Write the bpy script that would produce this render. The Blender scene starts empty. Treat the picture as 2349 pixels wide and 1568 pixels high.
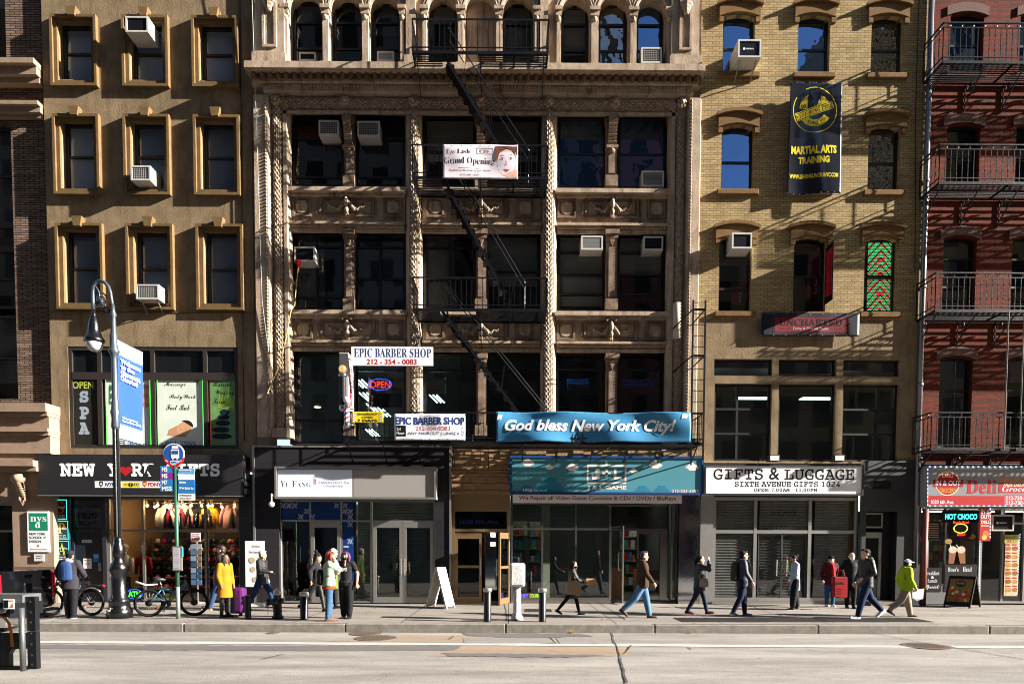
import bpy, math, random
from mathutils import Vector, Matrix
random.seed(7)
sc = bpy.context.scene
COL = sc.collection
# ------------------------------------------------------------------ camera
FOC, PX, PY = 1500.0, 1174.5, 1316.0      # focal length and principal point, in pixels of a 2349 x 1568 frame
EYE = Vector((0, -20, 1.75))
cam = bpy.data.cameras.new('camera'); co = bpy.data.objects.new('camera', cam); COL.objects.link(co)
ROT = Matrix.Rotation(math.radians(-.3), 3, 'Z') @ Matrix.Rotation(math.radians(90 - 2.45), 3, 'X') @ Matrix.Rotation(math.radians(.2), 3, 'Z')
co.matrix_world = Matrix.Translation(EYE) @ ROT.to_4x4()
cam.sensor_width = 36; cam.lens = 36 * FOC / 2349; cam.shift_y = (PY - 784) / 2349
cam.clip_start = .1; cam.clip_end = 3000
sc.camera = co
# ------------------------------------------------------------------ world, sun, exposure
EL, AZ = math.radians(22.5), math.radians(100.6)
wd = bpy.data.worlds.new('World'); sc.world = wd; wd.use_nodes = True
nt = wd.node_tree; sky = nt.nodes.new('ShaderNodeTexSky'); sky.sky_type = 'NISHITA'; sky.sun_disc = False
sky.sun_elevation = EL; sky.sun_rotation = AZ; sky.air_density = 1.0; sky.dust_density = .6
nt.links.new(sky.outputs[0], nt.nodes['Background'].inputs[0]); nt.nodes['Background'].inputs[1].default_value = .05
sl = bpy.data.lights.new('sun', 'SUN'); sl.energy = 5.0; sl.angle = math.radians(.5); sl.color = (1, .94, .85)
so = bpy.data.objects.new('sun', sl); COL.objects.link(so)
SUN = Vector((math.sin(AZ) * math.cos(EL), math.cos(AZ) * math.cos(EL), math.sin(EL)))
so.rotation_euler = SUN.to_track_quat('Z', 'Y').to_euler(); so.location = (60, -20, 40)
vs = sc.view_settings; vs.view_transform = 'Standard'; vs.look = 'None'; vs.exposure = 2.25; vs.gamma = 1
sc.cycles.use_denoising = True; sc.cycles.filter_width = 1.0; sc.cycles.max_bounces = 6; sc.cycles.transparent_max_bounces = 12
sc.cycles.sample_clamp_indirect = 6; sc.cycles.caustics_reflective = False; sc.cycles.caustics_refractive = False

# ------------------------------------------------------------------ photo pixels -> places in the world
def ray(px, py):
    return ROT @ Vector(((px - PX) / FOC, -(py - PY) / FOC, -1))
def W(px, py, Y=0.0):
    d = ray(px, py); t = (Y - EYE.y) / d.y
    return EYE + d * t
def G(px, py, z=0.0):
    d = ray(px, py); t = (z - EYE.z) / d.z
    return EYE + d * t
def R(a, b, c, d, Y=0.0):                  # pixel box at depth Y -> x0,x1,z0,z1
    p = [W(a, b, Y), W(c, b, Y), W(a, d, Y), W(c, d, Y)]
    return (p[0].x + p[2].x) / 2, (p[1].x + p[3].x) / 2, (p[2].z + p[3].z) / 2, (p[0].z + p[1].z) / 2
def WX(px, py, Y=0.0): return W(px, py, Y).x
def WZ(px, py, Y=0.0): return W(px, py, Y).z

# ------------------------------------------------------------------ materials
def lin(h):
    h = h.lstrip('#'); o = []
    for i in (0, 2, 4):
        c = int(h[i:i + 2], 16) / 255
        o.append(c / 12.92 if c <= .04045 else ((c + .055) / 1.055) ** 2.4)
    return (*o, 1)
MATS = {}
def _new(name):
    m = bpy.data.materials.new(name); m.use_nodes = True; MATS[name] = m
    return m, m.node_tree, m.node_tree.nodes['Principled BSDF']
def _pos(nt, sx=1, sy=1, sz=1):
    g = nt.nodes.new('ShaderNodeNewGeometry'); v = nt.nodes.new('ShaderNodeVectorMath'); v.operation = 'MULTIPLY'
    v.inputs[1].default_value = (sx, sy, sz); nt.links.new(g.outputs['Position'], v.inputs[0]); return v.outputs[0]
def _noise(nt, scale, detail=5, rough=.6, st=(1, 1, 1)):
    n = nt.nodes.new('ShaderNodeTexNoise'); n.inputs['Scale'].default_value = scale; n.inputs['Detail'].default_value = detail
    n.inputs['Roughness'].default_value = rough; nt.links.new(_pos(nt, *st), n.inputs['Vector']); return n.outputs['Fac']
def _ramp(nt, fac, a, b):
    r = nt.nodes.new('ShaderNodeMapRange'); r.inputs[1].default_value = a; r.inputs[2].default_value = b
    r.clamp = True; nt.links.new(fac, r.inputs[0]); return r.outputs[0]
def _mix(nt, fac, a, b, mode='MIX'):
    x = nt.nodes.new('ShaderNodeMix'); x.data_type = 'RGBA'; x.blend_type = mode
    for s, v in ((x.inputs[0], fac), (x.inputs[6], a), (x.inputs[7], b)):
        if hasattr(v, 'links'): nt.links.new(v, s)
        else: s.default_value = v
    return x.outputs[2]
def _bump(nt, b, h, strength, dist=.02):
    n = nt.nodes.new('ShaderNodeBump'); n.inputs['Strength'].default_value = strength; n.inputs['Distance'].default_value = dist
    nt.links.new(h, n.inputs['Height']); nt.links.new(n.outputs[0], b.inputs['Normal'])
def M(name, base, rough=.7, metal=0, var=0, vs=3, dark=None, streak=0, bump=0, bs=25, spec=None, emit=0, coat=0):
    if name in MATS: return MATS[name]
    m, nt, b = _new(name); c = lin(base) if isinstance(base, str) else (*base, 1)
    b.inputs['Base Color'].default_value = c; b.inputs['Roughness'].default_value = rough; b.inputs['Metallic'].default_value = metal
    if spec is None and rough >= .7: spec = .2
    if spec is not None: b.inputs['Specular IOR Level'].default_value = spec
    if coat: b.inputs['Coat Weight'].default_value = coat; b.inputs['Coat Roughness'].default_value = .08
    out = c
    if var:
        d = lin(dark) if dark else (c[0] * .45, c[1] * .42, c[2] * .4, 1)
        f = _ramp(nt, _noise(nt, vs, 6, .65), .5 - .28, .5 + .28)
        mu = nt.nodes.new('ShaderNodeMath'); mu.operation = 'MULTIPLY'; mu.inputs[1].default_value = var; nt.links.new(f, mu.inputs[0])
        out = _mix(nt, mu.outputs[0], c, d)
    if streak:
        f = _ramp(nt, _noise(nt, 2.2, 5, .6, (2.2, 2.2, .35)), .5, .74)
        mu = nt.nodes.new('ShaderNodeMath'); mu.operation = 'MULTIPLY'; mu.inputs[1].default_value = streak; nt.links.new(f, mu.inputs[0])
        d = lin(dark) if dark else (c[0] * .3, c[1] * .27, c[2] * .24, 1)
        out = _mix(nt, mu.outputs[0], out, d)
    if not isinstance(out, tuple): nt.links.new(out, b.inputs['Base Color'])
    if emit:
        b.inputs['Emission Color'].default_value = c; b.inputs['Emission Strength'].default_value = emit
    if bump: _bump(nt, b, _noise(nt, bs, 6, .65), bump)
    return m
def BRICK(name, c1, c2, mo, w=.2, h=.068, ms=.008, bump=.6, grime=.35):
    m, nt, b = _new(name)
    g = nt.nodes.new('ShaderNodeNewGeometry'); s = nt.nodes.new('ShaderNodeSeparateXYZ'); nt.links.new(g.outputs['Position'], s.inputs[0])
    ad = nt.nodes.new('ShaderNodeMath'); nt.links.new(s.outputs[0], ad.inputs[0]); nt.links.new(s.outputs[1], ad.inputs[1])
    cb = nt.nodes.new('ShaderNodeCombineXYZ'); nt.links.new(ad.outputs[0], cb.inputs[0]); nt.links.new(s.outputs[2], cb.inputs[1])
    t = nt.nodes.new('ShaderNodeTexBrick'); nt.links.new(cb.outputs[0], t.inputs['Vector'])
    t.inputs['Scale'].default_value = 1; t.inputs['Brick Width'].default_value = w; t.inputs['Row Height'].default_value = h
    t.inputs['Mortar Size'].default_value = ms; t.inputs['Mortar Smooth'].default_value = .3; t.inputs['Bias'].default_value = 0
    t.inputs['Color1'].default_value = lin(c1); t.inputs['Color2'].default_value = lin(c2); t.inputs['Mortar'].default_value = lin(mo)
    f = _ramp(nt, _noise(nt, 1.3, 6, .65), .42, .75)
    mu = nt.nodes.new('ShaderNodeMath'); mu.operation = 'MULTIPLY'; mu.inputs[1].default_value = grime; nt.links.new(f, mu.inputs[0])
    out = _mix(nt, mu.outputs[0], t.outputs['Color'], lin('2a221c'))
    nt.links.new(out, b.inputs['Base Color']); b.inputs['Roughness'].default_value = .85; b.inputs['Specular IOR Level'].default_value = .15
    nz = _noise(nt, 30, 4); a2 = nt.nodes.new('ShaderNodeMath'); a2.operation = 'MULTIPLY_ADD'; a2.inputs[1].default_value = .35
    nt.links.new(nz, a2.inputs[0]); inv = nt.nodes.new('ShaderNodeMath'); inv.operation = 'SUBTRACT'; inv.inputs[0].default_value = 1
    nt.links.new(t.outputs['Fac'], inv.inputs[1]); nt.links.new(inv.outputs[0], a2.inputs[2])
    _bump(nt, b, a2.outputs[0], bump, .012)
    return m
def GLASS(name, tint='8c9498', refl=.1, wavy=0.0, rough=.01, film=None):
    m, nt, b = _new(name); nt.nodes.remove(b); out = nt.nodes['Material Output']
    tr = nt.nodes.new('ShaderNodeBsdfTransparent'); tr.inputs[0].default_value = lin(tint)
    gl = nt.nodes.new('ShaderNodeBsdfGlossy'); gl.inputs['Roughness'].default_value = rough
    if film: gl.inputs['Color'].default_value = lin(film)  # colours whatever the pane mirrors
    fr = nt.nodes.new('ShaderNodeLayerWeight'); fr.inputs[0].default_value = .35
    ma = nt.nodes.new('ShaderNodeMath'); ma.operation = 'MULTIPLY_ADD'; ma.inputs[1].default_value = .5; ma.inputs[2].default_value = refl
    ma.use_clamp = True; nt.links.new(fr.outputs['Fresnel'], ma.inputs[0])
    mx = nt.nodes.new('ShaderNodeMixShader'); nt.links.new(ma.outputs[0], mx.inputs[0]); nt.links.new(tr.outputs[0], mx.inputs[1]); nt.links.new(gl.outputs[0], mx.inputs[2])
    nt.links.new(mx.outputs[0], out.inputs[0])
    if wavy:
        bp = nt.nodes.new('ShaderNodeBump'); bp.inputs['Strength'].default_value = wavy; bp.inputs['Distance'].default_value = .05
        nt.links.new(_noise(nt, 1.6, 2, .5), bp.inputs['Height']); nt.links.new(bp.outputs[0], gl.inputs['Normal'])
    return m
def EMIT(name, c, s):
    if name in MATS: return MATS[name]
    m, nt, b = _new(name); b.inputs['Base Color'].default_value = (.02, .02, .02, 1); b.inputs['Emission Color'].default_value = lin(c); b.inputs['Emission Strength'].default_value = s * .5
    return m
def K(c, rough=.55, **k):                  # plain paint / vinyl / cloth of one colour
    k.setdefault('spec', .18); return M('paint_' + c + '_%d' % (rough * 100), c, rough, **k)

# ------------------------------------------------------------------ mesh building
WP = {}                                     # where each object's origin stands in the world
def _maps():
    def f(U, L, D): return lambda ch: chr(U + ord(ch) - 65) if 'A' <= ch <= 'Z' else chr(L + ord(ch) - 97) if 'a' <= ch <= 'z' else (chr(D + ord(ch) - 48) if D and '0' <= ch <= '9' else ch)
    return {'sans': lambda c: c, 'serif': f(0x1D400, 0x1D41A, 0x1D7CE), 'mono': f(0x1D670, 0x1D68A, 0x1D7F6), 'script': f(0x1D4D0, 0x1D4EA, 0x1D7CE),
            'italic': f(0x1D468, 0x1D482, 0x1D7CE), 'oblique': f(0x1D63C, 0x1D656, 0x1D7EC), 'bold': f(0x1D5D4, 0x1D5EE, 0x1D7EC)}
FONTS = _maps(); _TC = {}
def glyphs(s, style='bold', fat=0.0):
    k = (s, style, fat)
    if k not in _TC:
        sh = 0
        if style in ('bold', 'oblique'): sh = .28 if style == 'oblique' else 0; style, fat = 'sans', fat + .02
        c = bpy.data.curves.new('t', 'FONT'); c.body = ''.join(FONTS[style](x) for x in s); c.size = 1; c.offset = fat; c.resolution_u = 3; c.shear = sh
        o = bpy.data.objects.new('t', c); me = o.to_mesh()
        P = [(v.co.x, v.co.y) for v in me.vertices]; F = [tuple(p.vertices) for p in me.polygons]
        o.to_mesh_clear(); bpy.data.objects.remove(o); bpy.data.curves.remove(c)
        xs = [v[0] for v in P]; ys = [v[1] for v in P]; a, b = min(xs), min(ys); w, h = max(xs) - a, max(ys) - b
        _TC[k] = ([((x - a) / w, (y - b) / h) for x, y in P], F, w, h)
    return _TC[k]
class MB:
    def __init__(s): s.v, s.f, s.m = [], [], []
    def add(s, vs, fs, m=0):
        n = len(s.v); s.v += [tuple(x) for x in vs]
        for f in fs: s.f.append(tuple(i + n for i in f)); s.m.append(m)
        return s
    def quad(s, a, b, c, d, m=0): return s.add((a, b, c, d), ((0, 1, 2, 3),), m)
    def box(s, x0, x1, y0, y1, z0, z1, m=0):
        if x0 > x1: x0, x1 = x1, x0
        if y0 > y1: y0, y1 = y1, y0
        if z0 > z1: z0, z1 = z1, z0
        return s.add([(x, y, z) for x in (x0, x1) for y in (y0, y1) for z in (z0, z1)], [(0, 1, 3, 2), (4, 6, 7, 5), (0, 4, 5, 1), (2, 3, 7, 6), (0, 2, 6, 4), (1, 5, 7, 3)], m)
    def bar(s, p, q, w, h, up=(0, 0, 1), m=0):   # a square bar from p to q
        p, q = Vector(p), Vector(q); d = (q - p).normalized(); u = Vector(up)
        if abs(d.dot(u)) > .98: u = Vector((1, 0, 0))
        a = d.cross(u).normalized() * w / 2; b = a.cross(d).normalized() * h / 2
        return s.add([p - a - b, p + a - b, p + a + b, p - a + b, q - a - b, q + a - b, q + a + b, q - a + b], [(0, 1, 2, 3), (7, 6, 5, 4), (0, 4, 5, 1), (1, 5, 6, 2), (2, 6, 7, 3), (3, 7, 4, 0)], m)
    def tube(s, pts, r, n=8, m=0, cap=True):
        pts = [Vector(p) for p in pts]; rs = r if isinstance(r, (list, tuple)) else [r] * len(pts); ref = None; rings = []
        for i, p in enumerate(pts):
            d = (pts[min(i + 1, len(pts) - 1)] - pts[max(i - 1, 0)]).normalized()
            if ref is None: ref = d.orthogonal().normalized()
            ref = (ref - d * ref.dot(d)); ref = ref.normalized() if ref.length > 1e-6 else d.orthogonal().normalized()
            o = d.cross(ref); rings.append([p + (ref * math.cos(2 * math.pi * k / n) + o * math.sin(2 * math.pi * k / n)) * rs[i] for k in range(n)])
        fs = [(i * n + k, i * n + (k + 1) % n, (i + 1) * n + (k + 1) % n, (i + 1) * n + k) for i in range(len(pts) - 1) for k in range(n)]
        if cap: fs += [tuple(range(n))[::-1], tuple(range((len(pts) - 1) * n, len(pts) * n))]
        return s.add([v for g in rings for v in g], fs, m)
    def lathe(s, cx, cy, prof, n=16, m=0, z0=0, sx=1, sy=1):
        vs_ = [(cx + r * sx * math.cos(2 * math.pi * k / n), cy + r * sy * math.sin(2 * math.pi * k / n), z0 + z) for r, z in prof for k in range(n)]
        fs = [(i * n + k, i * n + (k + 1) % n, (i + 1) * n + (k + 1) % n, (i + 1) * n + k) for i in range(len(prof) - 1) for k in range(n)]
        fs += [tuple(range(n))[::-1], tuple(range((len(prof) - 1) * n, len(prof) * n))]
        return s.add(vs_, fs, m)
    def ball(s, c, r, nu=10, nv=6, m=0):
        r = r if isinstance(r, (tuple, list)) else (r, r, r); vs_ = [(c[0], c[1], c[2] + r[2])]
        for i in range(1, nv):
            t = math.pi * i / nv
            vs_ += [(c[0] + r[0] * math.sin(t) * math.cos(2 * math.pi * k / nu), c[1] + r[1] * math.sin(t) * math.sin(2 * math.pi * k / nu), c[2] + r[2] * math.cos(t)) for k in range(nu)]
        vs_.append((c[0], c[1], c[2] - r[2])); L = len(vs_) - 1
        fs = [(0, 1 + k, 1 + (k + 1) % nu) for k in range(nu)]
        for i in range(nv - 2): fs += [(1 + i * nu + k, 1 + (i + 1) * nu + k, 1 + (i + 1) * nu + (k + 1) % nu, 1 + i * nu + (k + 1) % nu) for k in range(nu)]
        b = 1 + (nv - 2) * nu; fs += [(L, b + (k + 1) % nu, b + k) for k in range(nu)]
        return s.add(vs_, fs, m)
    def prism(s, poly, y0, y1, m=0):             # polygon in x,z pulled from y0 to y1
        n = len(poly); vs_ = [(x, y0, z) for x, z in poly] + [(x, y1, z) for x, z in poly]
        return s.add(vs_, [tuple(range(n)), tuple(range(n, 2 * n))[::-1]] + [(i, n + i, n + (i + 1) % n, (i + 1) % n) for i in range(n)], m)
    def disc(s, cx, cz, y, r, m=0, n=24, sx=1, y1=None):
        poly = [(cx + r * sx * math.cos(2 * math.pi * k / n), cz + r * math.sin(2 * math.pi * k / n)) for k in range(n)]
        if y1 is None: return s.add([(x, y, z) for x, z in poly], [tuple(range(n))], m)
        return s.prism(poly, y, y1, m)
    def ring(s, cx, cz, y, r, t, m=0, n=28, sx=1, a0=0, a1=2 * math.pi):
        vs_ = []
        for k in range(n + 1):
            a = a0 + (a1 - a0) * k / n
            for q in (r - t, r): vs_.append((cx + q * sx * math.cos(a), y, cz + q * math.sin(a)))
        return s.add(vs_, [(2 * k, 2 * k + 1, 2 * k + 3, 2 * k + 2) for k in range(n)], m)
    def frame(s, x0, x1, z0, z1, t, y0, y1, m=0, tb=None):   # four butted bars
        tb = t if tb is None else tb
        s.box(x0, x1, y0, y1, z0, z0 + tb, m); s.box(x0, x1, y0, y1, z1 - tb, z1, m)
        s.box(x0, x0 + t, y0, y1, z0 + tb, z1 - tb, m); return s.box(x1 - t, x1, y0, y1, z0 + tb, z1 - tb, m)
    def text(s, str_, bx, Y, m=0, style='bold', fat=0.0, rot=0, pl=None):   # letters fitted into a pixel box on the plane y = Y
        x0, x1, z0, z1 = R(*bx, Y if pl is None else pl); return s.textw(str_, x0, x1, z0, z1, Y, m, style, fat, rot)
    def textw(s, str_, x0, x1, z0, z1, Y, m=0, style='bold', fat=0.0, rot=0, fn=None):
        vs_, fs, w, h = glyphs(str_, style, fat)
        if rot: vs_ = [(y if rot < 0 else 1 - y, 1 - x if rot < 0 else x) for x, y in vs_]
        return s.add([(x0 + (x1 - x0) * a, Y if not callable(Y) else Y(x0 + (x1 - x0) * a, z0 + (z1 - z0) * b), z0 + (z1 - z0) * b) for a, b in vs_], fs, m)
    def strip(s, x0, x1, z0, z1, ops, y, dep, m=0, mr=None, n=14):
        """wall band with openings (xa,xb,za,zb,rise): the front face and the reveals"""
        mr = m if mr is None else mr; cur = x0; q = lambda a, b, c, d: s.quad((a, y, c), (b, y, c), (b, y, d), (a, y, d), m)
        for xa, xb, za, zb, ri in sorted(ops):
            q(cur, xa, z0, z1); q(xa, xb, z0, za); c = (xa + xb) / 2; hw = (xb - xa) / 2
            arc = [(xa + (xb - xa) * i / n, zb - ri + ri * math.sqrt(max(0, 1 - ((xa + (xb - xa) * i / n - c) / hw) ** 2)) if ri > .9 * hw else zb - ri * ((xa + (xb - xa) * i / n - c) / hw) ** 2) for i in range(n + 1)] if ri else [(xa, zb), (xb, zb)]
            for (a, e), (b, g) in zip(arc, arc[1:]):
                s.quad((a, y, e), (b, y, g), (b, y, z1), (a, y, z1), m); s.quad((a, y, e), (a, y + dep, e), (b, y + dep, g), (b, y, g), mr)
            e = arc[0][1]
            s.quad((xa, y, za), (xa, y + dep, za), (xa, y + dep, e), (xa, y, e), mr); s.quad((xb, y, za), (xb, y, e), (xb, y + dep, e), (xb, y + dep, za), mr)
            s.quad((xa, y, za), (xb, y, za), (xb, y + dep, za), (xa, y + dep, za), mr); cur = xb
        q(cur, x1, z0, z1); return s
    def xf(s, fn): s.v = [tuple(fn(Vector(v))) for v in s.v]; return s
    def build(s, name, mats, parent=None, smooth=False, label=None, cat=None, group=None, kind=None, base=False, bevel=0, at=None):
        if not isinstance(mats, (list, tuple)): mats = [mats]
        lo = [min(v[i] for v in s.v) for i in range(3)]; hi = [max(v[i] for v in s.v) for i in range(3)]
        o0 = Vector(at) if at else Vector(((lo[0] + hi[0]) / 2, (lo[1] + hi[1]) / 2, lo[2] if (base or parent is None) else (lo[2] + hi[2]) / 2))
        me = bpy.data.meshes.new(name); me.from_pydata([(v[0] - o0.x, v[1] - o0.y, v[2] - o0.z) for v in s.v], [], s.f)
        for x in mats: me.materials.append(x)
        if len(mats) > 1: me.polygons.foreach_set('material_index', s.m)
        if smooth: me.polygons.foreach_set('use_smooth', [True] * len(me.polygons))
        me.update(); o = bpy.data.objects.new(name, me); COL.objects.link(o)
        put(o, o0, parent); tag(o, label, cat, group, kind)
        if bevel:
            b = o.modifiers.new('bevel', 'BEVEL'); b.width = bevel; b.segments = 2; b.limit_method = 'ANGLE'
        return o
def put(o, at, parent=None):
    at = Vector(at); WP[o] = at
    if parent: o.parent = parent; o.location = at - WP[parent]
    else: o.location = at
def tag(o, label=None, cat=None, group=None, kind=None):
    for k, v in (('label', label), ('category', cat), ('group', group), ('kind', kind)):
        if v: o[k] = v
def thing(name, at, label, cat, group=None):
    o = bpy.data.objects.new(name, None); COL.objects.link(o); o.empty_display_size = .2; put(o, at); tag(o, label, cat, group); return o
def dup(o, at, rz=None, label=None, scale=None, parent=None):
    c = o.copy(); COL.objects.link(c)
    if parent is None:
        WP[c] = Vector(at); c.location = at
        if rz is not None: c.rotation_euler = (0, 0, rz)
        if scale: c.scale = scale
        if label: c['label'] = label
    else: c.parent = parent
    for ch in list(o.children): dup(ch, None, parent=c)
    return c
# ------------------------------------------------------------------ shared materials
stucco = M('tan_stucco', '948064', .9, var=.7, vs=1.6, dark='4a3b2a', streak=.6, bump=.45, bs=20)
stucco_trim = M('tan_trim', '735c3c', .85, var=.55, vs=4, dark='43321f', bump=.35, bs=40)
stone = M('painted_stone', 'bba792', .75, var=.6, vs=2.4, dark='54402f', streak=.85, bump=.45, bs=22)
stone_d = M('grimy_stone', '988270', .8, var=.85, vs=3.2, dark='32241a', streak=.7, bump=.5, bs=26)
carved = M('carved_stone', 'ac967e', .6, var=.8, vs=9, dark='382a1e', bump=.4, bs=60)
ybrick = BRICK('yellow_brick', 'ac976c', '957e58', '6c5c42', .21, .071, .009, .8, .3)
rbrick = BRICK('red_brick', '74290f', '54200e', '44302a', .21, .07, .009, .5, .4)
gbrick = BRICK('grey_brown_brick', '8a7464', '685548', '2e2620', .3, .068, .014, .8, .3)
brown_stone = M('brown_stone', '7a5c38', .85, var=.6, vs=5, dark='4a3520', bump=.5, bs=40)
pink_stone = M('pink_stone', '98826f', .8, var=.4, vs=3, streak=.3, bump=.25, bs=30)
mauve_stone = M('mauve_lintel', '6b5048', .8, var=.4, vs=5, bump=.4)
black_fr = M('black_frame', '0d0c0d', .45, var=.3, vs=9)
brown_fr = M('dark_brown_frame', '2b2320', .6, var=.4, vs=7)
iron = M('black_iron', '15151a', .32, .2, var=.3, vs=15, bump=.25, bs=70)
alu = M('aluminium', 'a8a6a2', .38, .75, var=.25, vs=6)
alu_d = M('weathered_aluminium', '8d8984', .5, .6, var=.4, vs=5)
bronze = M('bronze_frame', '9a7f5c', .4, .7, var=.3, vs=6)
dark_in = M('dark_room', '30333a', .9)
black_panel = M('black_cladding', '19171a', .6, var=.3, vs=4, bump=.1)
white_p = M('white_paint', 'd8d6d0', .55, var=.25, vs=8)
glass = GLASS('window_glass', 'ccd0d4', .05, .02)
glass_b = GLASS('reflective_glass', '5c6a74', .42, .1, film='8db4ea')  # deep blue of the mirrored sky put into the reflection colour
glass_c = GLASS('clear_pane', 'eef2f6', .06, .02)
glass_w = GLASS('wavy_glass', '9ca2a6', .28, .9)
glass_s = GLASS('shop_glass', 'd2d6d6', .05, .015)
glass_d = GLASS('dim_glass', '6a6a68', .045, .02)
blind_m = M('blind_slats', 'b8b4aa', .7)
shade_w = M('roller_shade', 'a9adb2', .8)
gran = M('granite', '8c837a', .7, var=.5, vs=12, bump=.3)

def rooms(mb, x0, x1, z0, z1, y0, y1, m=0):      # a five-sided dark room behind an opening
    mb.quad((x0, y1, z0), (x1, y1, z0), (x1, y1, z1), (x0, y1, z1), m)
    mb.quad((x0, y0, z0), (x0, y1, z0), (x0, y1, z1), (x0, y0, z1), m); mb.quad((x1, y0, z0), (x1, y0, z1), (x1, y1, z1), (x1, y1, z0), m)
    mb.quad((x0, y0, z0), (x1, y0, z0), (x1, y1, z0), (x0, y1, z0), m); mb.quad((x0, y0, z1), (x0, y1, z1), (x1, y1, z1), (x1, y0, z1), m)
def pane(mb, x0, x1, z0, z1, y, jit=.004, m=0):
    a, b = random.uniform(-jit, jit), random.uniform(-jit, jit)
    mb.quad((x0, y - a, z0), (x1, y + a, z0), (x1, y + a + b, z1), (x0, y - a + b, z1), m)
def slats(mb, x0, x1, z0, z1, y, step=.055, m=0):
    z = z1
    while z > z0:
        mb.quad((x0, y, z), (x1, y, z), (x1, y + .012, z - step * .82), (x0, y + .012, z - step * .82), m); z -= step
def window(par, x0, x1, z0, z1, y, split=.5, fw=.075, fm=None, gl=None, blind=0, bm=None, vs=None, shade=0, d=.07, auto=True):
    fm = fm or black_fr; gl = gl or glass
    f = MB(); f.frame(x0, x1, z0, z1, fw, y, y + d)
    xs = [x0 + fw] + sorted(x0 + (x1 - x0) * v for v in (vs or [])) + [x1 - fw]; zs = [z0 + fw] + sorted(z0 + (z1 - z0) * v for v in ([split] if isinstance(split, float) else split or [])) + [z1 - fw]
    for z in zs[1:-1]: f.box(x0 + fw, x1 - fw, y + .004, y + d + .02, z - .03, z + .03)
    for x in xs[1:-1]:
        for a, b in zip(zs, zs[1:]): f.box(x - .035, x + .035, y + .008, y + d, a + (.03 if a != zs[0] else 0), b - (.03 if b != zs[-1] else 0))
    w = f.build('window', fm, par)
    p = MB()
    for a, b in zip(xs, xs[1:]):
        for i, (c, e) in enumerate(zip(zs, zs[1:])): pane(p, a, b, c, e, y + .035 + .015 * (i % 2))
    p.build('pane', gl, w)
    if auto and not blind and not shade and random.random() < .7:
        s = MB(); k = random.choice([.25, .4, .55, .8, 1]); c = random.choice(['6d7078', '8a8780', '5c6068', '77706a', '4c525c', '9a958a']); x_ = x1 - fw - random.choice([0, 0, (x1 - x0) * .35]); s.box(x0 + fw, x_, y + .1, y + .11, z1 - fw - (z1 - z0 - 2 * fw) * k, z1 - fw); s.build('shade', M('shade_' + c, c, .8, var=.3, vs=4), w)
    if blind:
        s = MB(); slats(s, x0 + fw, x1 - fw, z1 - fw - (z1 - z0 - 2 * fw) * blind, z1 - fw, y + .16); s.build('blind', bm or blind_m, w)
    if shade:
        s = MB(); s.box(x0 + fw, x1 - fw, y + .08, y + .09, z1 - fw - (z1 - z0 - 2 * fw) * shade, z1 - fw); s.build('shade', bm or shade_w, w)
    return w

# ------------------------------------------------------------------ ground
ROADZ, KERBY = -.19, -5.25
def ground_mat(name, c1, c2, rough, bs, bump, slab=None, stain=.5):
    m, nt, b = _new(name); f = _ramp(nt, _noise(nt, .9, 7, .7, (.35, 1.6, 1)), .35, .7); out = _mix(nt, f, lin(c1), lin(c2))
    g = _ramp(nt, _noise(nt, 26, 3, .7), .3, .75); mu = nt.nodes.new('ShaderNodeMath'); mu.operation = 'MULTIPLY'; mu.inputs[1].default_value = .45; nt.links.new(g, mu.inputs[0])
    out = _mix(nt, mu.outputs[0], out, lin('5d5854'))
    s = _ramp(nt, _noise(nt, 2.3, 6, .75), .58, .74); mu = nt.nodes.new('ShaderNodeMath'); mu.operation = 'MULTIPLY'; mu.inputs[1].default_value = stain; nt.links.new(s, mu.inputs[0])
    out = _mix(nt, mu.outputs[0], out, lin('5a524b'))
    gn = _ramp(nt, _noise(nt, 75, 2, .8), .35, .7); mg = nt.nodes.new('ShaderNodeMath'); mg.operation = 'MULTIPLY'; mg.inputs[1].default_value = .38; nt.links.new(gn, mg.inputs[0]); out = _mix(nt, mg.outputs[0], out, lin('3f3b38'))
    tl = _ramp(nt, _noise(nt, .55, 4, .6, (.08, 1.5, 1)), .5, .72); mt = nt.nodes.new('ShaderNodeMath'); mt.operation = 'MULTIPLY'; mt.inputs[1].default_value = .35 if not slab else .1; nt.links.new(tl, mt.inputs[0]); out = _mix(nt, mt.outputs[0], out, lin('4f4a46'))
    if slab:
        t = nt.nodes.new('ShaderNodeTexBrick'); nt.links.new(_pos(nt), t.inputs['Vector']); t.offset = 0
        t.inputs['Scale'].default_value = 1; t.inputs['Brick Width'].default_value = slab[0]; t.inputs['Row Height'].default_value = slab[1]
        t.inputs['Mortar Size'].default_value = .016; t.inputs['Color1'].default_value = (1, 1, 1, 1); t.inputs['Color2'].default_value = (.86, .85, .84, 1); t.inputs['Mortar'].default_value = (.16, .15, .14, 1)
        out = _mix(nt, 1.0, out, t.outputs['Color'], 'MULTIPLY')
    nt.links.new(out, b.inputs['Base Color']); b.inputs['Roughness'].default_value = rough
    _bump(nt, b, _noise(nt, bs, 5, .7), bump, .015); return m
road_m = ground_mat('road_concrete', '726d67', 'a39d95', .85, 45, .8, None, .75)
walk_m = ground_mat('pavement_concrete', '776f67', '9c9288', .85, 40, .45, (2.45, 1.75), .6)
MB().box(-400, 400, -300, 300, -.5, -.26).build('ground', M('earth', '6f6a64', .95), kind='structure', base=True)
MB().box(-120, 120, -26, KERBY - .16, -.25, ROADZ).build('road', road_m, kind='structure', base=True)
MB().box(-120, 120, KERBY, 8, -.24, 0).build('pavement', walk_m, kind='structure', base=True)
gm = MB(); rg_ = random.Random(12)
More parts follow.
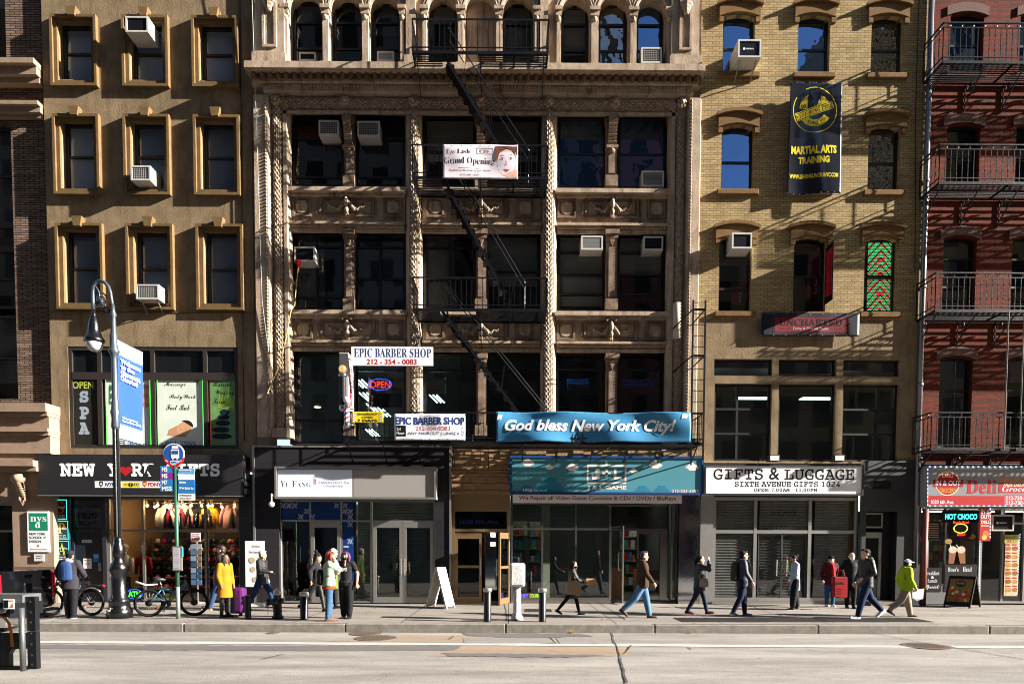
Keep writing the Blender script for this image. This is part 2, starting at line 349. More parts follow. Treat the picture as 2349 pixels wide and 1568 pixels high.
for _ in range(420):
    gx0, gy0, gr = rg_.uniform(-15, 16), rg_.uniform(KERBY + .1, -.1), rg_.uniform(.012, .03); gm.add([(gx0 + gr * math.cos(a * 1.047), gy0 + gr * math.sin(a * 1.047), .0035) for a in range(6)], [tuple(range(6))])
gm.build('gum_spots', M('old_gum', '3c3835', .8), kind='stuff', base=True)
kb = MB(); x = -30.0; rk = random.Random(3)
while x < 34:
    l = rk.uniform(2.2, 4.4); kb.box(x, x + l - .02, KERBY - .15, KERBY - .006, -.3, rk.uniform(-.004, .004)); x += l
kb.build('kerb', M('kerb_stone', '8d8880', .8, var=.7, vs=6, dark='4a453f', streak=.4, bump=.5, bs=30), kind='structure', base=True, bevel=.018)
# far pavement and the row across the avenue, which the windows mirror
MB().box(-120, 120, -60, -26.01, -.24, -.02).build('opposite_pavement', walk_m, kind='structure', base=True)
def flat_on_ground(mb, pts, z, m=0): mb.add([(p.x, p.y, z) for p in pts], [tuple(range(len(pts)))], m)
ln = MB()
pts = [(x, 1472 + (x - 89) * .0054) for x in range(-300, 2700, 60)]; rl = random.Random(4)
top = [G(x, y - 2.6 + rl.uniform(-.5, .4), ROADZ) for x, y in pts]; bot = [G(x, y + 2.6 + rl.uniform(-.4, .6), ROADZ) for x, y in pts]
for i in range(len(pts) - 1): ln.add([(p.x, p.y, ROADZ + .008) for p in (top[i], top[i + 1], bot[i + 1], bot[i])], [(0, 1, 2, 3)])
wl = M('worn_road_paint', 'aca8a1', .8, var=.7, vs=7, dark='857f78', bump=.3)
ln.build('lane_line', wl, kind='structure', base=True)
def patch(name, px, mat, dz=.004, kind='structure', wob=1.2, seed=1):
    r = random.Random(seed); P = []
    for (a, b), (c, d) in zip(px, px[1:] + px[:1]):
        n = max(2, int(math.hypot(c - a, d - b) / 14))
        P += [G(a + (c - a) * i / n + r.uniform(-wob, wob), b + (d - b) * i / n + r.uniform(-wob, wob) * .35, ROADZ) for i in range(n)]
    mb = MB(); flat_on_ground(mb, P, ROADZ + dz); return mb.build(name, mat, kind=kind, base=True)
tanc = ground_mat('tan_concrete', '8f7760', '9c846b', .85, 45, .6); dkasp = ground_mat('dark_asphalt', '4e4a48', '5c5753', .9, 50, .6); grc = ground_mat('grey_concrete', '7b7772', '89857f', .85, 60, .9)
patch('road_patch', [(735, 1471), (925, 1457), (1255, 1458), (1225, 1472)], tanc, .004, seed=2)
patch('road_patch', [(985, 1504), (1060, 1481), (1430, 1483), (1445, 1503), (1320, 1506)], tanc, .004, seed=3)
patch('asphalt_seam', [(60, 1477), (300, 1479), (700, 1480), (1060, 1481), (1040, 1491), (700, 1492), (340, 1490), (60, 1486)], dkasp, .0045, seed=5, wob=2.5)
patch('asphalt_seam', [(1010, 1497), (1200, 1499), (1390, 1502), (1330, 1507), (1030, 1505)], dkasp, .008, seed=6, wob=3)
patch('asphalt_seam', [(1060, 1451), (1330, 1453), (1360, 1459), (1200, 1463), (1080, 1459)], dkasp, .008, seed=7, wob=3)
patch('road_patch', [(1062, 1463), (1262, 1463), (1275, 1475), (1066, 1475)], grc, .008, seed=8)
patch('road_patch', [(1275, 1463), (1355, 1464), (1375, 1476), (1285, 1476)], grc, .008, seed=9)
crk = M('tar_crack', '453f3b', .9)
def crack(px, w=.03, seed=1, name='road_crack', z=ROADZ, dz=.012):
    r = random.Random(seed); mb = MB(); P = []
    for (a, b), (c, d) in zip(px, px[1:]):
        n = max(2, int(math.hypot(c - a, d - b) / 5)); P += [G(a + (c - a) * i / n + r.uniform(-1.2, 1.2), b + (d - b) * i / n, z) for i in range(n)]
    for i, (p, q) in enumerate(zip(P, P[1:])):
        t = (q - p); nrm = Vector((-t.y, t.x, 0)).normalized() * w / 2 * r.uniform(.6, 1.3)
        mb.add([p - nrm + Vector((0, 0, dz)), q - nrm + Vector((0, 0, dz)), q + nrm + Vector((0, 0, dz)), p + nrm + Vector((0, 0, dz))], [(0, 1, 2, 3)])
    mb.build(name, crk, kind='structure', base=True)
crack([(1403, 1450), (1408, 1470), (1418, 1490), (1425, 1520), (1432, 1545), (1438, 1572)], .032, 1)
crack([(2000, 1452), (2100, 1470), (2230, 1492), (2349, 1512), (2500, 1536)], .03, 2)
crack([(1262, 1462), (1272, 1472), (1282, 1478)], .04, 3)
crack([(1448, 1480), (1436, 1496), (1424, 1504)], .03, 4)
crack([(1030, 1466), (1045, 1455)], .03, 5)
for k, pp in enumerate(([(1738, 1509), (1752, 1512)], [(2075, 1481), (2118, 1488)], [(600, 1512), (655, 1499)], [(1850, 1489), (1882, 1492)], [(2298, 1497), (2330, 1500)], [(1576, 1484), (1590, 1491)])): crack(pp, .03, 20 + k)
# sidewalk cracks
crack([(1157, 1384), (1161, 1400), (1163, 1425)], .03, 9, 'pavement_crack', 0, .006)
crack([(1376, 1384), (1400, 1398), (1440, 1424)], .02, 10, 'pavement_crack', 0, .006)
crack([(1720, 1388), (1760, 1402), (1800, 1414)], .02, 11, 'pavement_crack', 0, .006)

# ------------------------------------------------------------------ far left brick and stone building
bl = thing('brick_building', (WX(0, 700, -.1) - 3, 0, 0), 'grey brown brick building over a pinkish stone ground floor at the left edge', 'building')
Y = .12; x1 = WX(104, 373, 0) - .012
w = MB(); zA, zB, zC, zD, zE = WZ(50, 202, Y), WZ(50, 160, Y), WZ(50, 247, Y), WZ(50, 275, Y), WZ(60, 928, Y)
xw0, xw1 = x1 - 5.6, WX(24, 280, Y)
Z0 = [WZ(40, y, Y) for y in (280, 492, 530, 690, 745, 905)]
w.strip(xw0 - 1, x1, zB, 21, [(xw0, WX(14, 100, Y), WZ(14, 158, Y) + .25, 20.5, 0)], Y, .35)
w.strip(xw0 - 1, x1, zE, zB, [(xw0, xw1, WZ(30, 915, Y), WZ(20, 278, Y), 0)], Y, .35)
w.box(x1 - .003, x1, Y + .001, 5, 0, 21); w.build('wall', gbrick, bl)
c = MB()
for a, b, p in ((160, 172, .5), (172, 190, .36), (190, 202, .22), (247, 256, .34), (256, 268, .22), (268, 275, .1)): c.box(xw0 - 1, x1 - .06 + p * .12, Y - p, Y + .02, WZ(50, b, Y), WZ(50, a, Y) - .004)
c.build('cornice', pink_stone, bl)
it = MB(); rooms(it, xw0 - .1, x1 - .8, zE + .05, 20.6, Y + .45, 3.5); it.build('interior', dark_in, bl)
for a, b, vs_ in ((278, 505, .5), (505, 560, None), (560, 700, .5), (715, 915, .5)):
    window(bl, xw0, xw1, WZ(20, b, Y), WZ(20, a, Y), Y + .3, vs_, .09, brown_fr, glass, vs=[.5, .76])
window(bl, xw0, WX(14, 100, Y), WZ(14, 158, Y) + .25, 20.5, Y + .3, .62, .09, brown_fr, glass, vs=[.5, .8], shade=.6)
g = MB(); Y2 = -.35
xr = WX(117, 1000, Y2); xo = WX(30, 1250, Y2); zT = WZ(60, 1040, Y2)
g.strip(xw0 - 1, xr, 0, zT, [(xo - 2.6, xo, .12, WZ(20, 1150, Y2), 0)], Y2, .4)
for a, b, p in ((928, 948, .28), (948, 956, .2), (956, 984, .1), (984, 992, .2), (992, 1000, .14), (1000, 1040, .06)): g.box(xw0 - 1, xr + p * .2, Y2 - p, Y2 + .5, WZ(60, b, Y2) + .003, WZ(60, a, Y2))
g.box(xr - .003, xr, Y2 + .002, 0, 0, zT)
for a, b, p in ((1058, 1072, .42), (1072, 1082, .3)): g.box(xw0 - 1, WX(82, 1065, Y2 - .3), Y2 - p, Y2 + .01, WZ(60, b, Y2), WZ(60, a, Y2) - .004)
g.build('ground_floor', pink_stone, bl)
MB().box(xo + .01, xr + .03, Y2 - .03, Y2 + .1, 0, WZ(80, 1318, Y2) + .25).build('plinth', M('speckled_granite', '6e5f56', .4, var=.8, vs=30), bl)
cn = MB(); cx, cz = WX(56, 1100, Y2), WZ(56, 1100, Y2)
for i in range(9):
    t = i / 8; cn.tube([(cx - .1, Y2 - .28 + .2 * t, cz - .5 * t), (cx + .1, Y2 - .28 + .2 * t, cz - .5 * t)], .09 - .045 * t, 8)
for k in range(5): cn.ball((cx - .08 + .04 * k, Y2 - .1, cz - .58 - .05 * (2 - abs(k - 2))), (.03, .05, .1), 6, 4)
cn.tube([(cx - .13, Y2 - .26, cz + .02), (cx + .13, Y2 - .26, cz + .02)], .13, 12); cn.build('console', pink_stone, bl, smooth=True)
window(bl, xo - 2.6, xo, .12, WZ(20, 1150, Y2), Y2 + .25, .7, .1, alu_d, glass_s, vs=[.72])
it = MB(); rooms(it, xo - 2.7, xo + .05, .02, WZ(20, 1150, Y2) + .05, Y2 + .42, 2.5); it.build('shop_room', dark_in, bl)

# ------------------------------------------------------------------ tan stucco building
xs0 = x1 + .012; xs1 = WX(583, 700, 0)
bs = thing('stucco_building', ((xs0 + xs1) / 2, 0, 0), 'tan stucco building with nine framed windows above a souvenir shop', 'building')
ROWS = [[((118, 31, 227, 195), (133, 47, 214, 181)), ((282, 33, 388, 196), (299, 48, 375, 183)), ((442, 36, 546, 199), (459, 52, 534, 186))],
        [((124, 259, 232, 443), (141, 274, 219, 432)), ((286, 261, 392, 445), (302, 276, 379, 434)), ((446, 263, 550, 448), (463, 278, 538, 437))],
        [((131, 510, 240, 707), (149, 526, 226, 700)), ((293, 513, 402, 709), (309, 528, 387, 702)), ((452, 513, 558, 711), (470, 529, 545, 704))]]
w = MB(); zs = [WZ(340, 210, 0), WZ(340, 455, 0), WZ(340, 716, 0)]
tops = [21, zs[0], zs[1]]; wins = []
for r, row in enumerate(ROWS):
    ops = []
    zi = [R(*inn, 0) for _, inn in row]; zo = [R(*out, -.13) for out, _ in row]
    zlo, zhi = sum(q[2] for q in zi) / 3, sum(q[3] for q in zi) / 3; olo, ohi = sum(q[2] for q in zo) / 3, sum(q[3] for q in zo) / 3
    wd_, ow = sum(q[1] - q[0] for q in zi) / 3, sum(q[1] - q[0] for q in zo) / 3
    for q in zi:
        cx = (q[0] + q[1]) / 2; a, b = cx - wd_ / 2, cx + wd_ / 2; ops.append((a, b, zlo, zhi, 0)); wins.append((a, b, zlo, zhi))
        c0, c1 = cx - ow / 2, cx + ow / 2
        tr = MB(); tr.frame(c0, c1, olo, ohi, .075, -.13, .01); tr.frame(c0 + .075, c1 - .075, olo + .075, ohi - .075, (ow - wd_) / 2 - .078, -.07, .012)
        kz0, kz1 = zhi + .03, ohi + .17; tr.prism([(cx - .1, kz0), (cx + .1, kz0), (cx + .15, kz1), (cx - .15, kz1)], -.2, .006); tr.build('window_surround', stucco_trim, bs)
    w.strip(xs0, xs1, zs[r], tops[r], ops, 0, .32)
so_ = R(158, 795, 547, 1028, 0)
w.strip(xs0, xs1, WZ(340, 1042, 0), zs[2] - .0, [(so_[0], so_[1], so_[2], so_[3], 0)], 0, .25)
w.quad((xs0, 0, 4), (xs0, .6, 4), (xs0, .6, 21), (xs0, 0, 21)); w.build('wall', stucco, bs)
sc_ = MB(); sc_.box(xs0, xs1, -.018, .002, zs[2] - .015, zs[2] + .012); sc_.build('string_course', stucco_trim, bs)
rb = random.Random(5)
for i, (a, b, c_, d) in enumerate(wins):
    window(bs, a, b, c_, d, .2, .52, .085, brown_fr, glass_c, shade=1, bm=M('slate_skylight_shade', '8492aa', .8) if i > 3 else M('pale_skylight_shade', 'c8d8ec', .8), blind=0)  # sky light on the panes is put into the blue of the blinds
    it = MB(); rooms(it, a - .02, b + .02, c_ - .02, d + .02, .325, 2.2); it.build('room', dark_in, bs)
it = MB(); rooms(it, so_[0] - .02, so_[1] + .02, so_[2] - .02, so_[3] + .02, .26, 2.0)
it.build('room', dark_in, bs)
# spa windows on the second floor: four posters behind glass and a row of transoms
zt = WZ(350, 858, 0); zu = WZ(350, 866, 0); f = MB(); f.frame(so_[0], so_[1], so_[2], so_[3], .11, .015, .12)
f.box(so_[0] + .11, so_[1] - .11, .008, .12, zu - .06, zt + .06)
xm = [WX(p, 900, .1) for p in (158, 233, 354, 474, 547)]; xm[0], xm[-1] = so_[0], so_[1]
for x in xm[1:-1]: f.box(x - .07, x + .07, .0, .11, so_[2] + .11, zu - .06); f.box(x - .06, x + .06, .012, .11, zt + .06, so_[3] - .11)
f.build('window', brown_fr, bs); p = MB()
for a, b in zip(xm, xm[1:]):
    pane(p, a + .08, b - .08, so_[2] + .11, zu - .06, .08); pane(p, a + .08, b - .08, zt + .06, so_[3] - .11, .06)
p.build('window_pane', glass_s, bs)
sb = MB()
for i, (a, b) in enumerate(zip(xm, xm[1:])): sb.box(a + .08, b - .08, .085, .095, zt + .02, so_[3] - .12)
sb.build('transom_sheet', M('grey_film', '3b3d42', .5, var=.4, vs=6), bs)

# ------------------------------------------------------------------ ornate loft building
YF = -.12
xo0, xo1 = xs1 + .004, WX(1604, 500, YF)
bo = thing('loft_building', ((xo0 + xo1) / 2, 0, 0), 'ornate pale stone loft building with garlanded columns and arched top windows', 'building')
def plan(mb, pts, z0, z1, m=0):
    for (a, b), (c, d) in zip(pts, pts[1:]): mb.quad((a, b, z0), (c, d, z0), (c, d, z1), (a, b, z1), m)
def px_plan(l, y0=600): return [(WX(px, y0, yy), yy) for px, yy in l]
zT = R(600, 215, 1600, 221, YF)[2]; zBs = WZ(1100, 1004, YF)
w = MB()
L = px_plan([(585, .05), (586, YF), (609, YF), (616, YF), (630, .1), (651, .1), (652, .02), (660, .02), (671, .3), (672, .62)])
Rr = px_plan([(1526, .62), (1527, .3), (1537, .02), (1545, .02), (1546, .1), (1566, .1), (1578, YF), (1585, YF), (1602, YF), (1604, .05)])
plan(w, L, zBs, zT); plan(w, Rr, zBs, zT)
# head of the giant frame
def head(mb, prof, x0, x1):
    for (a, b), (c, d) in zip(prof, prof[1:]): mb.quad((x0, a, b), (x1, a, b), (x1, c, d), (x0, c, d))
zr = lambda y, Y=YF: R(600, y - 8, 1600, y + 0, Y)[2]
Hp = [(-.15, zr(197)), (-.15, zr(213)), (.06, zr(222)), (.06, zr(247)), (.02, zr(248)), (.02, zr(256)), (.3, zr(266, .3)), (.62, zr(267, .62))]
head(w, Hp, L[2][0], Rr[-3][0]); zHead = zr(267, .62)
w.box(xo0 - .3, L[2][0], .051, .7, 4.0, 21); w.box(Rr[-3][0], xo1 + .25, .051, .7, 4.0, 21)
w.box(xo0 + .02, xo1 - .02, YF + .01, .3, zr(197), zr(186, YF - .1))
for a_, b_ in ((L[4][0], L[9][0] + .05), (Rr[0][0] - .05, Rr[5][0])): w.box(a_, b_, .31, .67, zHead - .3, zT)
# piers between bays
PIERS = [(931, 970), (1240, 1277)]
for a, b in PIERS:
    m_ = (a + b) / 2; plan(w, px_plan([(a, .62), (a + 1, .3), (m_ - 12, .12), (m_ + 12, .12), (b - 1, .3), (b, .62)]), zBs, zHead)
BAYS = [(671, 931), (970, 1240), (1277, 1527)]
bx = [(WX(a, 600, .5) , WX(b, 600, .5)) for a, b in BAYS]
FL = [(430, 540, 275), (712, 812, 540)]     # sill of the floor above, head of the floor below
for a, b in bx:
    for s_, h_, _ in FL:
        z1, z0 = WZ(1100, s_ + 6, .3), WZ(1100, h_ - 12, .3)
        w.box(a - .02, b + .02, .3, .66, z0, z1)
w.build('wall', stone, bo)
for a, b in bx:
    for s_, h_, _ in FL:
        lg = MB()
        z = WZ(1100, s_, .05); lg.box(a - .08, b + .08, .04, .64, z - .12, z); lg.box(a - .03, b + .03, .16, .3, z - .2, z - .12)
        z = WZ(1100, h_ - 31, .12); lg.box(a, b, .12, .3, z - .07, z); lg.box(a, b, .2, .3, z - .14, z - .07)
        z = WZ(1100, h_ - 4, .3); lg.box(a, b, .24, .3, z, z + .1); lg.build('sill_course', stone, bo)
dg = MB()   # beading under each ledge
for a, b in bx:
    for s_, h_, _ in FL:
        z = WZ(1100, h_ - 31, .12) - .1; x = a + .05
        while x < b: dg.ball((x, .19, z), (.025, .03, .03), 6, 4); x += .075
dg.build('beading', carved, bo, smooth=True)
# pilasters between paired windows
PIL = [(790, 812), (1092, 1115), (1391, 1415)]
for a, b in PIL:
    for (t, bt, con) in ((267, 430, 1), (528, 712, 0), (812, 1000, 0)):
        pl = MB()
        x0, x1, z0, z1 = R(a, t, b, bt, .3); z0 = max(z0, zBs); cx = (x0 + x1) / 2
        pl.box(x0, x1, .28, .7, z0, z1 - .003); pl.box(x0 - .03, x1 + .03, .2, .5, z0 + .004, z0 + .32)
        pl.box(x0 + .06, x1 - .06, .25, .29, z0 + .4, z1 - (.95 if con else .5)); pl.box(x0 - .05, x1 + .05, .16, .5, z1 - .15, z1 - .006); pl.box(x0 - .02, x1 + .02, .22, .5, z1 - .26, z1 - .15)
        if con:
            for i in range(8): t_ = i / 7; pl.tube([(x0 + .03, .05 + .18 * t_, z1 - .2 - .6 * t_), (x1 - .03, .05 + .18 * t_, z1 - .2 - .6 * t_)], .1 - .04 * t_, 8)
            pl.box(x0 - .02, x1 + .02, .14, .4, z1 - 1.0, z1 - .92); pl.ball((cx, .2, z1 - 1.06), (.1, .08, .08), 8, 5)
        else: pl.prism([(cx - .08, z1 - .3), (cx + .08, z1 - .3), (cx, z1 - .5)], .21, .3)
        pl.build('pilaster', stone_d, bo)
# spandrel panels, each with two roundels, a long tablet and a carved cartouche
SP = [((693, 901), (734, 859)), ((998, 1205), (1041, 1164)), ((1300, 1506), (1342, 1465))]
def cartouche(mb, cx, cz, y):
    for s in (-1, 1):
        for k in range(14):
            a = k / 13 * 4.6; r_ = .19 - .028 * a; mb.ball((cx + s * (.14 + r_ * .62 * math.cos(a) * .8), y - .06 - .015 * k * .3, cz + .28 + r_ * .8 * math.sin(a)), (.045, .07, .045), 6, 4)
        for k in range(12):
            t = k / 11; mb.ball((cx + s * (.12 + .5 * t), y - .03, cz - .02 - .14 * math.sin(t * 3.1) + .1 * t + .03 * math.sin(t * 14)), (.06 - .025 * t, .05, .055 - .02 * t), 6, 4)
        for k in range(6): mb.ball((cx + s * (.05 + .035 * k), y - .07, cz + .1 - .05 * k), (.05, .06, .05), 6, 4)
    mb.ball((cx, y - .1, cz + .34), (.07, .07, .1), 8, 5); mb.ball((cx, y - .12, cz + .05), (.075, .09, .16), 8, 6); mb.ball((cx, y - .09, cz - .17), (.07, .07, .1), 8, 5)
    for k in range(7): mb.ball((cx + .04 * math.sin(k * 2.4), y - .05, cz - .22 - .02 * k), (.05 - .004 * k, .05, .04), 6, 4)
for r_, (s_, h_, _) in enumerate(FL):
    for (d0, d1), (t0, t1) in SP:
        zc = WZ(1100, (s_ + 47) if r_ == 0 else (s_ + 45), .3); mb = MB(); xa, xb = WX(t0, 470, .3), WX(t1, 470, .3)
        mb.frame(xa, xb, zc - .3, zc + .3, .06, .235, .302); mb.frame(xa + .06, xb - .06, zc - .24, zc + .24, .045, .265, .301)
        xd = [WX(d0, 470, .3), WX(d1, 470, .3)]
        for x in xd: mb.frame(x - .28, x + .28, zc - .3, zc + .3, .055, .245, .302); mb.frame(x - .225, x + .225, zc - .245, zc + .245, .04, .27, .301)
        for s, x in ((-1, xa), (1, xb)): mb.prism([(x + s * .02, zc - .22), (x + s * .1, zc - .2), (x + s * .08, zc), (x + s * .1, zc + .2), (x + s * .02, zc + .22)], .25, .301)
        sp = mb.build('spandrel_panel', stone_d, bo)
        for x in xd:
            q = MB(); q.disc(x, zc, .262, .185, y1=.3, n=28); q.build('roundel', stone, sp)
        q = MB(); cartouche(q, (xa + xb) / 2, zc + .04, .27); q.build('cartouche', carved, sp, smooth=True)
# leaf garlands
def leaf(mb, c, u, v, n, s):
    c = Vector(c); mb.add([c - u * s * .5, c + v * s * .35 + n * s * .1, c + u * s * .62 + n * s * .45, c - v * s * .35 + n * s * .1, c + n * s * .42], [(0, 3, 4), (0, 4, 1), (1, 4, 2), (4, 3, 2)])
def garland(p0, p1, r, up, name='garland', every=2.05):
    p0, p1, up = Vector(p0), Vector(p1), Vector(up); d = (p1 - p0); Ln = d.length; d /= Ln; sd = d.cross(up).normalized(); mb = MB(); rg = random.Random(int(Ln * 100))
    mb.tube([p0, p1], r * .86, 10); k = 0; t = 0
    while t < Ln:
        for j in range(6):
            a = math.radians(-10 + 40 * j + (20 if k % 2 else 0)); n = (sd * math.cos(a) + up * math.sin(a)).normalized(); v = d.cross(n)
            leaf(mb, p0 + d * t + n * r * .82, -d if d.z else d * (1 if t < Ln / 2 else -1), v, n, .14 * rg.uniform(.85, 1.15))
        t += .075; k += 1
    t = every * .5
    while t < Ln:
        for s in (-1, 1): mb.tube([p0 + d * (t - .14) + sd * r * s, p0 + d * t + up * r * 1.25, p0 + d * (t + .14) - sd * r * s], .022, 5)
        t += every
    return mb.build(name, carved, bo)
zG = zr(238)
xl, xr2 = (L[4][0] + L[5][0]) / 2, (Rr[4][0] + Rr[5][0]) / 2
for x, y in ((xl, .1), (WX(950, 600, .12), .12), (WX(1257, 600, .12), .12), (xr2, .1)):
    garland((x, y, zG + .1), (x, y, zBs + .25), .115, (0, -1, 0))
xc = [xl, WX(950, 250, .1), WX(1257, 250, .1), xr2]
for a, b in zip(xc, xc[1:]): garland((a + .15, .04, zG + .08), (b - .15, .04, zG + .08), .11, (0, -1, .15), every=.62)
for x in [(a + b) / 2 for a, b in zip(xc, xc[1:])] + xc:
    rs = MB()
    for k in range(7): a = k * .9; rs.ball((x + .09 * math.cos(a), -.06, zG + .1 + .09 * math.sin(a)), (.07, .07, .08), 7, 5)
    rs.ball((x, -.12, zG + .1), .07, 8, 5); rs.build('rosette', carved, bo, smooth=True)
for x, y in ((xl, .1), (WX(950, 600, .12), .12), (WX(1257, 600, .12), .12), (xr2, .1)): MB().box(x - .2, x + .2, y - .2, y + .2, zBs, zBs + .28).build('column_base', stone, bo)
# bead strips beside the frame and under the cornice
bd = MB(); z = zBs + .2
while z < zT: bd.ball(((L[2][0] + L[3][0]) / 2, YF - .01, z), (.03, .035, .045), 6, 4); bd.ball(((Rr[-3][0] + Rr[-4][0]) / 2, YF - .01, z), (.03, .035, .045), 6, 4); z += .1
x = L[2][0]
while x < Rr[-3][0]: bd.ball((x, -.17, zr(201)), (.045, .035, .04), 6, 4); x += .1
bd.build('bead_strip', carved, bo, smooth=True)
# main cornice with egg and dart
co_ = MB(); X0, X1 = xo0 - .06, xo1 + .05
zc_ = zr(143, YF - .4)
for b, p in ((158, .4), (162, .34), (166, .28), (186, .1), (190, .15)): co_.box(X0 + .25 - p * .5, X1 - .25 + p * .5, YF - p, .2, zr(b, YF - p), zc_); zc_ = zr(b, YF - p)
co_.build('cornice', stone, bo)
eg = MB(); x = X0 + .25
while x < X1 - .2:
    eg.ball((x, YF - .16, zr(176, YF - .15)), (.09, .1, .13), 8, 6); eg.prism([(x + .1, zr(186, YF - .1) + .01), (x + .14, zr(186, YF - .1) + .01), (x + .13, zr(168, YF - .2)), (x + .11, zr(168, YF - .2))], YF - .19, YF - .09); x += .235
eg.build('egg_and_dart', M('sooty_carving', '7a6048', .8, var=.8, vs=8, dark='2a1d14'), bo, smooth=False)
# arched top floor
AR = [(664, 740), (758, 830), (849, 917), (982, 1049), (1067, 1136), (1153, 1224), (1287, 1353), (1373, 1442), (1461, 1526)]
YA = .02; zS = zr(143, YF - .4) + .004; zP = WZ(1100, 27, YA); t = MB(); ops = []
hw = .45
for a, b in AR:
    x0, x1 = WX(a, 80, YA), WX(b, 80, YA); ops.append((x0, x1, zS + .004, zP + (x1 - x0) / 2, (x1 - x0) / 2))
t.strip(xo0, xo1, zS, 22, ops, YA, .4, n=20)
for a, b in ((586, 653), (1540, 1603)): t.box(WX(a, 80, YF), WX(b, 80, YF), YF - .05, YA + .01, zS, 22); t.box(WX(a, 80, YF) - .06, WX(b, 80, YF) + .06, YF - .16, YA, zS + .002, zS + .42)
for a, b in ((931, 953), (1239, 1257)): t.box(WX(a, 80, YF), WX(b, 80, YF), YF, YA + .01, zS, 22); t.box(WX(a, 80, YF) - .04, WX(b, 80, YF) + .04, YF - .12, YA, zS + .002, zS + .4)
x0, x1 = ops[4][0], ops[4][1]; t.box(x0 - .01, x1 + .01, YA + .2, YA + .38, zS, zP + .6)
t.build('top_storey', stone, bo)
pr = MB()
for a, b in ((586, 653), (1540, 1603)):
    x0, x1 = WX(a, 80, YF) + .22, WX(b, 80, YF) - .22; pr.frame(x0, x1, zS + .62, 21.9, .07, YF - .09, YF - .045)
    for k in range(3): pr.ball(((x0 + x1) / 2, YF - .1, WZ(1100, 12, YF) - .1 * k), (.2 - .05 * k, .1, .12), 8, 5)
cap = [(650, 664), (741, 757), (831, 848), (918, 930), (968, 981), (1050, 1066), (1137, 1152), (1225, 1237), (1275, 1286), (1354, 1372), (1443, 1460), (1527, 1539)]
for a, b in cap:
    x0, x1 = WX(a, 80, YA), WX(b, 80, YA); pr.box(x0 + .02, x1 - .02, YA - .12, YA + .01, zS + .25, zP - .2); pr.box(x0 - .03, x1 + .03, YA - .2, YA, zS + .003, zS + .25); pr.box(x0 - .04, x1 + .04, YA - .2, YA + .004, zP - .06, zP + .04)
    pr.box(x0 - .01, x1 + .01, YA - .16, YA + .005, zP - .2, zP - .06); pr.ball(((x0 + x1) / 2, YA - .12, zP - .28), (.08, .07, .08), 8, 5)
for o_ in ops:
    cx, hw = (o_[0] + o_[1]) / 2, (o_[1] - o_[0]) / 2
    for rr, tt in ((hw + .05, .05), (hw + .13, .04)): pr.tube([(cx + rr * math.cos(math.pi * k / 20), YA - .02, zP + .04 + rr * math.sin(math.pi * k / 20)) for k in range(21)], tt, 6)
pr.build('arcade_trim', stone, bo)
for i, o_ in enumerate(ops):
    if i == 4: continue
    window(bo, o_[0] - .03, o_[1] + .03, zS + .006, zP + .55, YA + .3, [.4, .72], .13, black_fr, glass_w if i in (7,) else glass_b if i == 8 else glass, blind=.0 if i != 6 else .62)
it = MB(); rooms(it, xo0 + .3, xo1 - .3, zS + .003, 21.5, YA + .42, 4)
# windows of the three storeys in the giant frame
WINS = [((671, 790), (812, 931)), ((970, 1092), (1115, 1240)), ((1277, 1391), (1415, 1527))]
FLR = [(262, 430), (530, 712), (806, 1002)]
for r_, (t_, b_) in enumerate(FLR):
    zb, zt_ = (WZ(1100, b_, .5) if r_ < 2 else zBs - .1), (WZ(1100, t_, .5) if r_ else zHead)
    for i, pair in enumerate(WINS):
        for j, (a, b) in enumerate(pair):
            x0, x1 = WX(a, 600, .5) + .0, WX(b, 600, .5); key = (r_, i, j)
            kw = dict(split=.5, fw=.1)
            if r_ == 0 and i == 2: kw.update(gl=glass_b, split=.48)
            elif r_ == 0 and i == 0: kw.update(split=[.14, .66])
            elif r_ == 0: kw.update(blind=.6, split=.5)
            elif r_ == 1 and i == 0 and j == 0: kw.update(split=[.16, .8], vs=[.46])
            elif r_ == 1 and (i, j) in ((0, 1), (1, 0)): kw.update(split=[.4, .8], vs=[.5])
            elif r_ == 1 and i == 1: kw.update(blind=.66)
            elif r_ == 1 and i == 2: kw.update(split=[.22, .47, .75], blind=.93 if j == 0 else .5)
            elif r_ == 2: kw.update(split=[.26] if i == 0 and j == 0 else [.82] if i == 2 else [.8], fw=.09, vs=[.72] if (i, j) == (1, 0) else None, gl=glass_s if i < 2 else glass, auto=False)
            window(bo, x0, x1, zb, zt_, .55, fm=black_fr, **kw)
    rm = M('office_room', '57504a', .9) if r_ == 2 else M('dim_room', '4a443e', .9)
    q = MB(); rooms(q, WX(660, 600, .6), WX(1538, 600, .6), zb + .01, zt_ + .25, .64, 5.0); q.build('room', rm, bo)
it.build('interior', dark_in, bo)
# ------------------------------------------------------------------ yellow brick building
xy0, xy1 = xo1 + .004, WX(2114, 560, 0)
by = thing('yellow_brick_building', ((xy0 + xy1) / 2, 0, 0), 'yellow brick building with brown stone window hoods above a shuttered luggage shop', 'building')
YR = [[((1658, 38, 1731, 168), (1647, 10), 1653, 1743), ((1830, 37, 1904, 170), (1819, 5), 1823, 1914), ((1999, 39, 2071, 169), (1988, 8), 1991, 2083)],
      [((1656, 290, 1728, 434), (1648, 258), 1647, 1739), ((1824, 291, 1900, 440), (1814, 258), 1803, 1926), ((1992, 292, 2064, 437), (1983, 258), 1983, 2076)],
      [((1650, 542, 1723, 714), (1640, 515), 1645, 1734), ((1818, 547, 1897, 717), (1809, 516), 1810, 1905), ((1984, 551, 2055, 717), (1975, 517), 1977, 2067)]]
zz = [WZ(1860, 215, 0), WZ(1860, 480, 0), WZ(1860, 733, 0)]; tp = [22, zz[0], zz[1]]
w = MB(); yw = []
